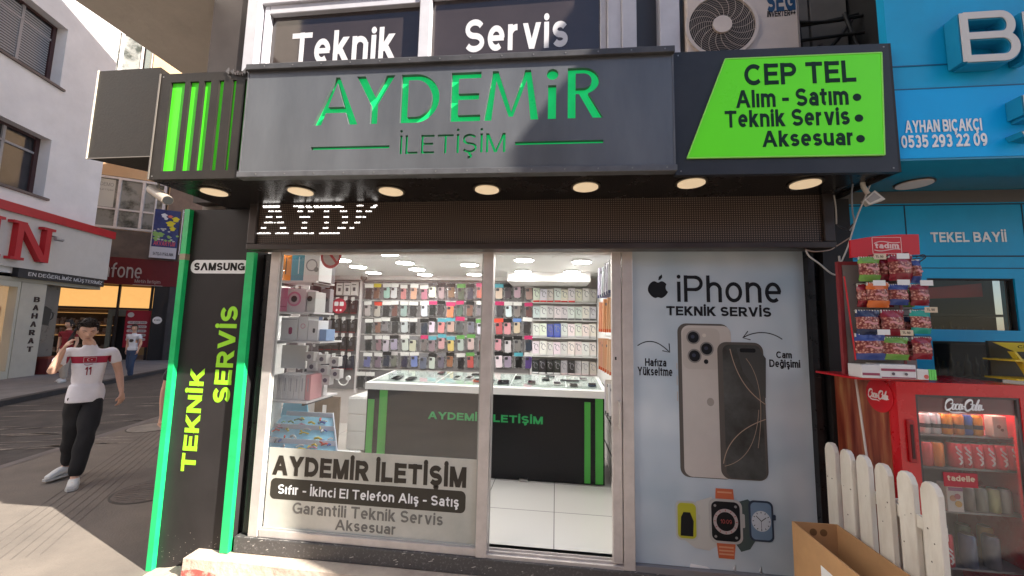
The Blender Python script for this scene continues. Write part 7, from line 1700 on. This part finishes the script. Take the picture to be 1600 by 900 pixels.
def person(label, loc, rz, H, J, shirt, trousers, shoec, hairc, sleeve, hem, headrot, hands, vox=.009, hair='short', group=None, belt=.98, cuff=.09):
    t = thing('person', label, 'person', loc, rz, group)
    k = H / 1.75; S_ = lambda v: Vector(v) * k
    P_ = {n_: S_(v) for n_, v in J.items()}
    r_ = lambda *a: tuple(q * k for q in a)
    body = {'pel': (P_['pel'], *r_(.110, .08)), 'spi': (P_['pel'].lerp(P_['che'], .5), *r_(.105, .078)), 'che': (P_['che'], *r_(.122, .085)), 'nb': (P_['neck'], *r_(.060, .058)), 'nt': (P_['head'] - Vector((0, -.012, .08)) * k, *r_(.050, .052))}
    bones = [('pel', 'spi'), ('spi', 'che'), ('che', 'nb'), ('nb', 'nt')]
    for s_ in 'LR':
        body['sh' + s_] = (P_['sh' + s_], *r_(.055, .055)); body['el' + s_] = (P_['el' + s_], *r_(.040, .038)); body['fm' + s_] = (P_['el' + s_].lerp(P_['wr' + s_], .35), *r_(.038, .036)); body['wr' + s_] = (P_['wr' + s_], *r_(.025, .021))
        body['hi' + s_] = (P_['hi' + s_], *r_(.066, .070)); body['kn' + s_] = (P_['kn' + s_], *r_(.045, .047)); body['cf' + s_] = (P_['kn' + s_].lerp(P_['an' + s_], .35), *r_(.045, .046)); body['an' + s_] = (P_['an' + s_], *r_(.034, .036)); body['toe' + s_] = (P_['toe' + s_], *r_(.035, .022))
        bones += [('che', 'sh' + s_), ('sh' + s_, 'el' + s_), ('el' + s_, 'fm' + s_), ('fm' + s_, 'wr' + s_), ('pel', 'hi' + s_), ('hi' + s_, 'kn' + s_), ('kn' + s_, 'cf' + s_), ('cf' + s_, 'an' + s_), ('an' + s_, 'toe' + s_)]
    parts = [skin_mesh(body, bones, 'pel')]
    hv, hf, HM = head_mesh(P_['head'], headrot[0], headrot[1], k); parts.append((hv, hf))
    for s_ in 'LR':
        if s_ in hands: d, pn, sd, cu = hands[s_]; hand(parts, P_['wr' + s_], d, pn, sd, cu, k)
    mesh_obj('body', parts, [SKIN], t, vox)
    # eyes, brows, mouth as small parts of the face
    HH = lambda x, y, z: HM @ (Vector((x, y, z)) * k)
    g = MB()
    for sx_ in (-1, 1): g.tube([HH(sx_ * .030, -.074, .008), HH(sx_ * .030, -.0800, .007)], [.0075 * k, .006 * k], 10)
    g_ = mesh_obj('eye', [(g.v, g.f)], [M('eye_dark', (.03, .02, .018), .3)], t)
    g = MB()
    for sx_ in (-1, 1): g.tube([HH(sx_ * .016, -.094, .025), HH(sx_ * .030, -.092, .030), HH(sx_ * .047, -.080, .026)], [.002 * k, .0028 * k, .0015 * k], 6)
    mesh_obj('eyebrow', [(g.v, g.f)], [M('hair_' + str(hairc[0]), hairc, .6)], t)
    g = MB(); g.tube([HH(-.020, -.088, -.056), HH(0, -.098, -.055), HH(.020, -.088, -.056)], [.0015 * k, .003 * k, .0015 * k], 6); mesh_obj('mouth', [(g.v, g.f)], [M('lip', (.35, .13, .11), .5)], t)
    # hair: displaced shell over the skull
    vs = []; fs = []; NU, NV = 36, 20; rr_ = random.Random(len(label))
    for j in range(NV + 1):
        for i in range(NU):
            ph = 2 * math.pi * i / NU; front = math.cos(ph); low = (1.02 if front > .35 else 1.55 if front > -.2 else 1.95) if hair == 'short' else (1.02 if front > .35 else 2.1)
            low_ = low; th = low_ * j / NV; x = math.sin(th) * math.sin(ph); y = -math.sin(th) * math.cos(ph); z = math.cos(th)
            q = 1.10 + .07 * max(0, z) + .035 * math.sin(ph * 9 + j) * max(0, z + .2) + rr_.uniform(-.012, .012)
            if j == NV: q = .97
            X, Y, Z = x * .075 * q, y * .095 * q * (1.06 if y > 0 else 1), z * .118 * q + (.010 * max(0, front) * z if hair == 'short' else 0)
            vs.append(HH(X, Y, Z))
    for j in range(NV):
        for i in range(NU): a = j * NU + i; b_ = j * NU + (i + 1) % NU; fs.append((a, b_, b_ + NU, a + NU))
    hp_ = [(vs, fs)]
    tf_ = MB()
    for _ in range(420 if hair == 'short' else 160):
        ph = rr_.uniform(0, 2 * math.pi); front = math.cos(ph); lim = 1.0 if front > .35 else 1.45 if front > -.2 else 1.85; th = lim * math.sqrt(rr_.random())
        x = math.sin(th) * math.sin(ph); y = -math.sin(th) * math.cos(ph); z = math.cos(th); nn_ = Vector((x, y, z)); b0_ = Vector((x * .075, y * .095 * (1.06 if y > 0 else 1), z * .118)) * 1.07
        dd_ = (nn_ + Vector((rr_.uniform(-.5, .5), -.35 + rr_.uniform(-.5, .5), rr_.uniform(-.3, .5))) * .8).normalized(); L_ = rr_.uniform(.012, .030) * (1 if z > .3 else .5)
        p0_ = HM @ (b0_ * k); p1_ = HM @ ((b0_ + dd_ * L_ * .6) * k); p2_ = HM @ ((b0_ + dd_ * L_ + Vector((0, -.004, .002))) * k); tf_.tube([p0_, p1_, p2_], [.0055 * k, .004 * k, .001 * k], 4)
    hp_.append((tf_.v, tf_.f))
    if hair == 'bun': hp_.append(skin_mesh({'a': (HH(0, .10, .02), .045 * k), 'b': (HH(0, .12, -.06), .035 * k)}, [('a', 'b')], 'a', 1))
    mesh_obj('hair', hp_, [M('hairm_' + str(hairc[0]), hairc, .55, var=.3, vs=40, bump=.6, bs=90)], t)
    # shirt
    sj = {'b0': (P_['pel'] + Vector((0, 0, hem - 1.06)) * k, *r_(.165, .125)), 'b1': (P_['pel'] + Vector((0, 0, .06)) * k, *r_(.158, .118)), 'b2': (P_['pel'].lerp(P_['che'], .55), *r_(.150, .112)), 'b3': (P_['che'], *r_(.150, .112)), 'b4': (P_['neck'] - Vector((0, 0, .03)) * k, *r_(.088, .080)), 'b5': (P_['neck'] + Vector((0, -.004, .035)) * k, *r_(.066, .066))}
    sb = [('b0', 'b1'), ('b1', 'b2'), ('b2', 'b3'), ('b3', 'b4'), ('b4', 'b5')]
    for s_ in 'LR':
        sh, el, wr = P_['sh' + s_], P_['el' + s_], P_['wr' + s_]
        sj['s' + s_] = (sh, *r_(.068, .066)); e_ = sh.lerp(el, min(1, sleeve)); sj['e' + s_] = (e_, *r_(.064, .060)); sb += [('b3', 's' + s_), ('s' + s_, 'e' + s_)]
    sv, sf = skin_mesh(sj, sb, 'b2')
    hz = hem * k; zs_ = P_['neck'].z
    def keep(v):
        if v.z < hz: return False
        if (v - P_['neck']).length < .072 * k and v.z > zs_ + .010 * k or v.z > zs_ + .045 * k: return False
        for s_ in 'LR':
            sh, el = P_['sh' + s_], P_['el' + s_]; e_ = sh.lerp(el, min(1, sleeve)); dd = (el - sh).normalized()
            if (v - e_).dot(dd) > .0 and (v - e_).length < .11 * k: return False
        return True
    sv, sf = cut(sv, sf, keep)
    sv, sf = subdiv(sv, sf); so = mesh_obj('shirt', [(sv, sf)], shirt['mats'], t, 0, shirt.get('f'), wob=.010)
    so.modifiers.new('sol', 'SOLIDIFY').thickness = .004
    # trousers
    tj = {'p': (P_['pel'] + Vector((0, 0, .10)) * k, *r_(.140, .106)), 'q': (P_['pel'] - Vector((0, 0, .05)) * k, *r_(.14, .115))}; tb = [('p', 'q')]
    for s_ in 'LR':
        tj['h' + s_] = (P_['hi' + s_] - Vector((0, 0, .06)) * k, *r_(.098, .102)); tj['m' + s_] = (P_['hi' + s_].lerp(P_['kn' + s_], .6), *r_(.086, .092)); tj['k' + s_] = (P_['kn' + s_], *r_(.072, .080)); tj['c' + s_] = (P_['kn' + s_].lerp(P_['an' + s_], .5), *r_(.070, .074)); tj['a' + s_] = (P_['an' + s_] + Vector((0, 0, .0)), *r_(.066, .068))
        tb += [('q', 'h' + s_), ('h' + s_, 'm' + s_), ('m' + s_, 'k' + s_), ('k' + s_, 'c' + s_), ('c' + s_, 'a' + s_)]
    tv, tf = skin_mesh(tj, tb, 'p')
    tv, tf = cut(tv, tf, lambda v: v.z < belt * k + .06 and min((v - P_['anL']).dot(Vector((0, 0, 1))) if (v - P_['anL']).length < (v - P_['anR']).length else (v - P_['anR']).z, 9) > -.03 * k + cuff * .0)
    tv, tf = subdiv(tv, tf); to = mesh_obj('trousers', [(tv, tf)], [trousers], t, wob=.013); to.modifiers.new('sol', 'SOLIDIFY').thickness = .004
    for s_ in 'LR':
        an, toe = P_['an' + s_], P_['toe' + s_]; dr = (toe - an); dr.z = 0; dr.normalize(); base_z = toe.z - .030 * k
        h0 = an - dr * .045 * k; 
        sj = {'a': (Vector((h0.x, h0.y, an.z - .035 * k)), *r_(.040, .042)), 'b': (an + dr * .03 * k + Vector((0, 0, -.02)) * k, *r_(.046, .048)), 'c': (an + dr * .11 * k + Vector((0, 0, -.045)) * k + Vector((0, 0, toe.z - an.z + .06)) * .4 * k, *r_(.046, .036)), 'd': (toe + dr * .035 * k, *r_(.040, .028))}
        v_, f_ = skin_mesh(sj, [('a', 'b'), ('b', 'c'), ('c', 'd')], 'b')
        sh_o = mesh_obj('shoe', [(v_, f_)], [shoec], t)
        mnz = min(v.z for v in v_)
        so_ = MB(); cpt = [((h0 + dr * a_ * k) + Vector((-dr.y, dr.x, 0)) * wd * k) for a_, wd in ((-.035, -.025), (.0, -.042), (.10, -.045), (.19, -.046), (.235, -.025), (.24, .02), (.19, .046), (.10, .045), (.0, .042), (-.035, .025))]
        sole = MB(); sole.prism([Vector((c_.x, c_.y, mnz - .004)) for c_ in cpt], (0, 0, .022)); o_ = mesh_obj('sole', [(sole.v, sole.f)], [M('sole_pale', (.50, .50, .48), .7)], t, smooth=False); o_.parent = sh_o
    return t, so, P_, k, HM

# --- the man on the phone (front walker)
Jm = dict(pel=(0, 0, .96), che=(0, -.01, 1.27), neck=(-.012, -.008, 1.455), head=(-.045, -.050, 1.615), shL=(.168, 0, 1.400), elL=(.238, .03, 1.14), wrL=(.285, -.075, .905), shR=(-.168, 0, 1.400), elR=(-.262, -.10, 1.165), wrR=(-.185, -.160, 1.43),
          hiL=(.078, 0, .90), knL=(.050, -.15, .50), anL=(.010, -.18, .085), toeL=(.01, -.33, .035), hiR=(-.078, .0, .90), knR=(-.062, .05, .49), anR=(-.085, .22, .125), toeR=(-.19, .12, .045))
fw = on(116, 752, 2, 0)
mp_ = Vector((fw.x, fw.y, 0)); tc_ = Vector((0, -2.6, 0)) - mp_
rzm = math.atan2(tc_.x, -tc_.y) - R(4)
SW = fold('shirt_white', (.74, .72, .76), 9, .6); SR = M('shirt_crimson', (.34, .015, .045), .8)
n = SW.node_tree; bb = n.nodes['Principled BSDF']
src = bb.inputs['Base Color'].links[0].from_socket
tc = n.nodes.new('ShaderNodeTexCoord'); sx = n.nodes.new('ShaderNodeSeparateXYZ'); n.links.new(tc.outputs['Object'], sx.inputs[0])
def between(o_, a, b_):
    m_ = n.nodes.new('ShaderNodeMath'); m_.operation = 'GREATER_THAN'; m_.inputs[1].default_value = a; n.links.new(o_, m_.inputs[0])
    q_ = n.nodes.new('ShaderNodeMath'); q_.operation = 'LESS_THAN'; q_.inputs[1].default_value = b_; n.links.new(o_, q_.inputs[0])
    p_ = n.nodes.new('ShaderNodeMath'); p_.operation = 'MULTIPLY'; n.links.new(m_.outputs[0], p_.inputs[0]); n.links.new(q_.outputs[0], p_.inputs[1]); return p_
z_ = between(sx.outputs[2], 1.262, 1.335); x_ = between(sx.outputs[0], -.165, .165); y_ = between(sx.outputs[1], -1, .02)
m1 = n.nodes.new('ShaderNodeMath'); m1.operation = 'MULTIPLY'; n.links.new(z_.outputs[0], m1.inputs[0]); n.links.new(x_.outputs[0], m1.inputs[1])
m2 = n.nodes.new('ShaderNodeMath'); m2.operation = 'MULTIPLY'; n.links.new(m1.outputs[0], m2.inputs[0]); n.links.new(y_.outputs[0], m2.inputs[1])
mxr = n.nodes.new('ShaderNodeMix'); mxr.data_type = 'RGBA'; n.links.new(m2.outputs[0], mxr.inputs[0]); n.links.new(src, mxr.inputs[6]); mxr.inputs[7].default_value = (.34, .015, .045, 1); n.links.new(mxr.outputs[2], bb.inputs['Base Color'])
def sf_(c):
    return 1 if (1.262 < c.z < 1.335 and abs(c.x) < .170 and c.y < .02) else 0
man, shirt_o, PM, km, HM = person('young man in a white crimson banded jersey walking while phoning', (mp_.x, mp_.y, 0), rzm, 1.75, Jm, dict(mats=[SW], f=None), fold('trousers_black', (.012, .012, .014), 8, .8), M('trainer_white', (.62, .62, .60), .6, var=.08), (.025, .016, .012), .66, .835, (R(12), R(20)),
    dict(L=((.05, -.1, -1), (-.3, .2, 0), (0, -1, 0), (.45, .5, .55, .6, .4)), R=((.42, .05, 1), (1, .25, -.2), (0, -1, .3), (.55, .6, .6, .6, .6))), vox=.0075)
dg = bpy.context.evaluated_depsgraph_get(); dg.update()
bvh = BVHTree.FromPolygons([v.co for v in shirt_o.data.vertices], [tuple(p.vertices) for p in shirt_o.data.polygons])
def on_shirt(mb_v, mb_f, name, mat, off, par):
    out = []
    for v in mb_v:
        h = bvh.ray_cast(Vector((v.x, -.6, v.z)), Vector((0, 1, 0)))
        out.append(Vector((v.x, (h[0].y if h[0] else v.y) - off, v.z)))
    o = mesh_obj(name, [(out, mb_f)], [mat], par, smooth=False); return o
FJ = Frame((0, -.3), 90)
def dense(mb):
    bm = bmesh.new(); bv = [bm.verts.new(v) for v in mb.v]
    for f in mb.f:
        try: bm.faces.new([bv[i] for i in f])
        except ValueError: pass
    bmesh.ops.triangulate(bm, faces=bm.faces)
    for _ in range(3):
        es = [e for e in bm.edges if e.calc_length() > .012]
        if es: bmesh.ops.subdivide_edges(bm, edges=es, cuts=1)
        bmesh.ops.triangulate(bm, faces=bm.faces)
    bm.verts.index_update(); r = ([v.co.copy() for v in bm.verts], [tuple(v.index for v in f.verts) for f in bm.faces]); bm.free(); return r
g = MB(); letters(g, '11', FJ, -.022, .030, 1.135, 1.222, 0, th=.0005, bold=.03); v_, f_ = dense(g); on_shirt(v_, f_, 'number', SR, .007, shirt_o)
g = MB(); g.fpoly(FJ, [(-.038, 1.275), (.052, 1.275), (.052, 1.322), (-.038, 1.322)], 0, .0005); v_, f_ = dense(g); on_shirt(v_, f_, 'flag_patch', M('flag_red', (.52, .02, .05), .7), .0065, shirt_o)
g = MB(); g.fpoly(FJ, [(-.042, 1.271), (.056, 1.271), (.056, 1.326), (-.042, 1.326)], 0, .0005); v_, f_ = dense(g); on_shirt(v_, f_, 'flag_border', M('flag_white', (.6, .45, .45), .7), .0058, shirt_o)
g = MB()
for i in range(18):
    a0, a1 = R(50 + 260 * i / 18), R(50 + 260 * (i + 1) / 18); th_ = lambda a: .0045 * abs(math.sin((a - R(50)) / R(260) * math.pi)) + .0005
    g.fpoly(FJ, [(math.cos(a) * (.014 - tt), 1.2985 + math.sin(a) * (.014 - tt)) for a, tt in ((a0, 0), (a1, 0), (a1, th_(a1)), (a0, th_(a0)))], 0, .0005)
g.fpoly(FJ, [(.020 + .0065 * (1 if i % 2 == 0 else .4) * math.cos(R(36 * i + 180)), 1.2985 + .0065 * (1 if i % 2 == 0 else .4) * math.sin(R(36 * i + 180))) for i in range(10)], 0, .0005)
v_, f_ = dense(g); on_shirt(v_, f_, 'crescent', WHITEV, .0075, shirt_o)
g = MB(); strip(g, FJ, bez((-.030, 1.250), (-.012, 1.232), (.01, 1.245), (.034, 1.254), 8), .006, 0, .0005); v_, f_ = dense(g); on_shirt(v_, f_, 'swoosh', SR, .007, shirt_o)
# his phone, held at his right ear
ph = thing('smartphone', 'dark smartphone held to the ear of the man in the white jersey', 'phone', (0, 0, 0))
MM = Matrix.Translation((mp_.x, mp_.y, 0)) @ Matrix.Rotation(rzm, 4, 'Z')
pw_ = MM @ Vector((-.140, -.075, 1.570)); ph.location = pw_; ph.rotation_euler = (R(18), R(8), rzm + R(80))
o = MB().prism([(a, -.004, c) for a, c in rrect(-.036, .036, -.075, .075, .010)], (0, .009, 0)).build('phone_body', M('phone_dark', (.02, .02, .025), .3), None); mn = o.location.copy(); o.location = (0, 0, 0)
for v in o.data.vertices: v.co += mn
local(o, ph)

# --- the two farther people
Jw = dict(pel=(0, 0, .96), che=(0, 0, 1.27), neck=(0, -.005, 1.455), head=(0, -.02, 1.62), shL=(.15, 0, 1.40), elL=(.20, .02, 1.13), wrL=(.215, -.10, .91), shR=(-.15, 0, 1.40), elR=(-.20, .05, 1.14), wrR=(-.20, .02, .90),
          hiL=(.08, 0, .90), knL=(.07, -.09, .50), anL=(.05, -.05, .085), toeL=(.06, -.20, .035), hiR=(-.08, 0, .90), knR=(-.07, .0, .50), anR=(-.06, .12, .10), toeR=(-.09, -.02, .035))
hd_ = dict(L=((0, -.2, -1), (-1, 0, 0), (0, -1, 0), (.4, .4, .4, .4, .3)), R=((0, -.1, -1), (1, 0, 0), (0, -1, 0), (.4, .4, .4, .4, .3)))
def towards(p, off=0): d = Vector((0, -2.6, 0)) - p; return math.atan2(d.x, -d.y) + off
wp_ = on(202, 592, 2, .0)
wm, wso, *_ = person('woman in a white T-shirt and blue jeans walking at the far kerb', (wp_.x, wp_.y, 0), towards(wp_, R(-35)), 1.60, Jw, dict(mats=[fold('tee_white', (.66, .68, .74), 9)]), fold('jeans_blue', (.035, .06, .12), 8), M('shoe_dark', (.08, .08, .09), .6), (.03, .018, .014), .55, .90, (R(25), R(3)), hd_, vox=.012, hair='bun')
bvh = BVHTree.FromPolygons([v.co for v in wso.data.vertices], [tuple(p.vertices) for p in wso.data.polygons])
g = MB(); g.fpoly(FJ, [(.055 * math.cos(a) * (1 + .2 * math.sin(4 * a)), 1.12 + .05 * math.sin(a)) for a in [2 * math.pi * i / 16 for i in range(16)]], 0, .0005); v_, f_ = dense(g); on_shirt(v_, f_, 'chest_print', M('print_dark', (.06, .05, .05), .7), .008, wso)
rp_ = on(97, 597, 2, .10)
person('person in a dark red polo shirt and pale trousers before the spice shop', (rp_.x, rp_.y, .10), towards(rp_, R(-30)), 1.60, Jw, dict(mats=[fold('polo_red', (.20, .012, .02), 9)]), fold('trousers_beige', (.42, .37, .32), 8), M('shoe_white', (.6, .6, .6), .6), (.02, .014, .012), .6, .88, (R(-20), R(8)), hd_, vox=.012, hair='bun')
# --- somebody mostly hidden behind the pillar; only a hand and a dark bag show
hp0 = on(262, 650, 0, -3.55)
hq = Vector((hp0.x, hp0.y, 0))
mk = Vector((hq.x + .17, hq.y - .02, 0))
dv = (mk - Vector((0, -2.6, 0))).normalized(); rt = Vector((-dv.y, dv.x, 0))
hpos = Vector((hq.x, hq.y, 0)) - rt * -.0
Jh = dict(Jw); 
person('person in dark clothes almost hidden behind the green edged pillar', (hq.x + .09, hq.y + .12, 0), towards(hq) + R(0), 1.65, Jh, dict(mats=[fold('shirt_dark', (.03, .03, .035), 9)]), fold('trousers_dark', (.02, .02, .022), 8), M('shoe_dark', (.08,) * 3), (.02, .014, .012), .6, .88, (0, 0), hd_, vox=.012)
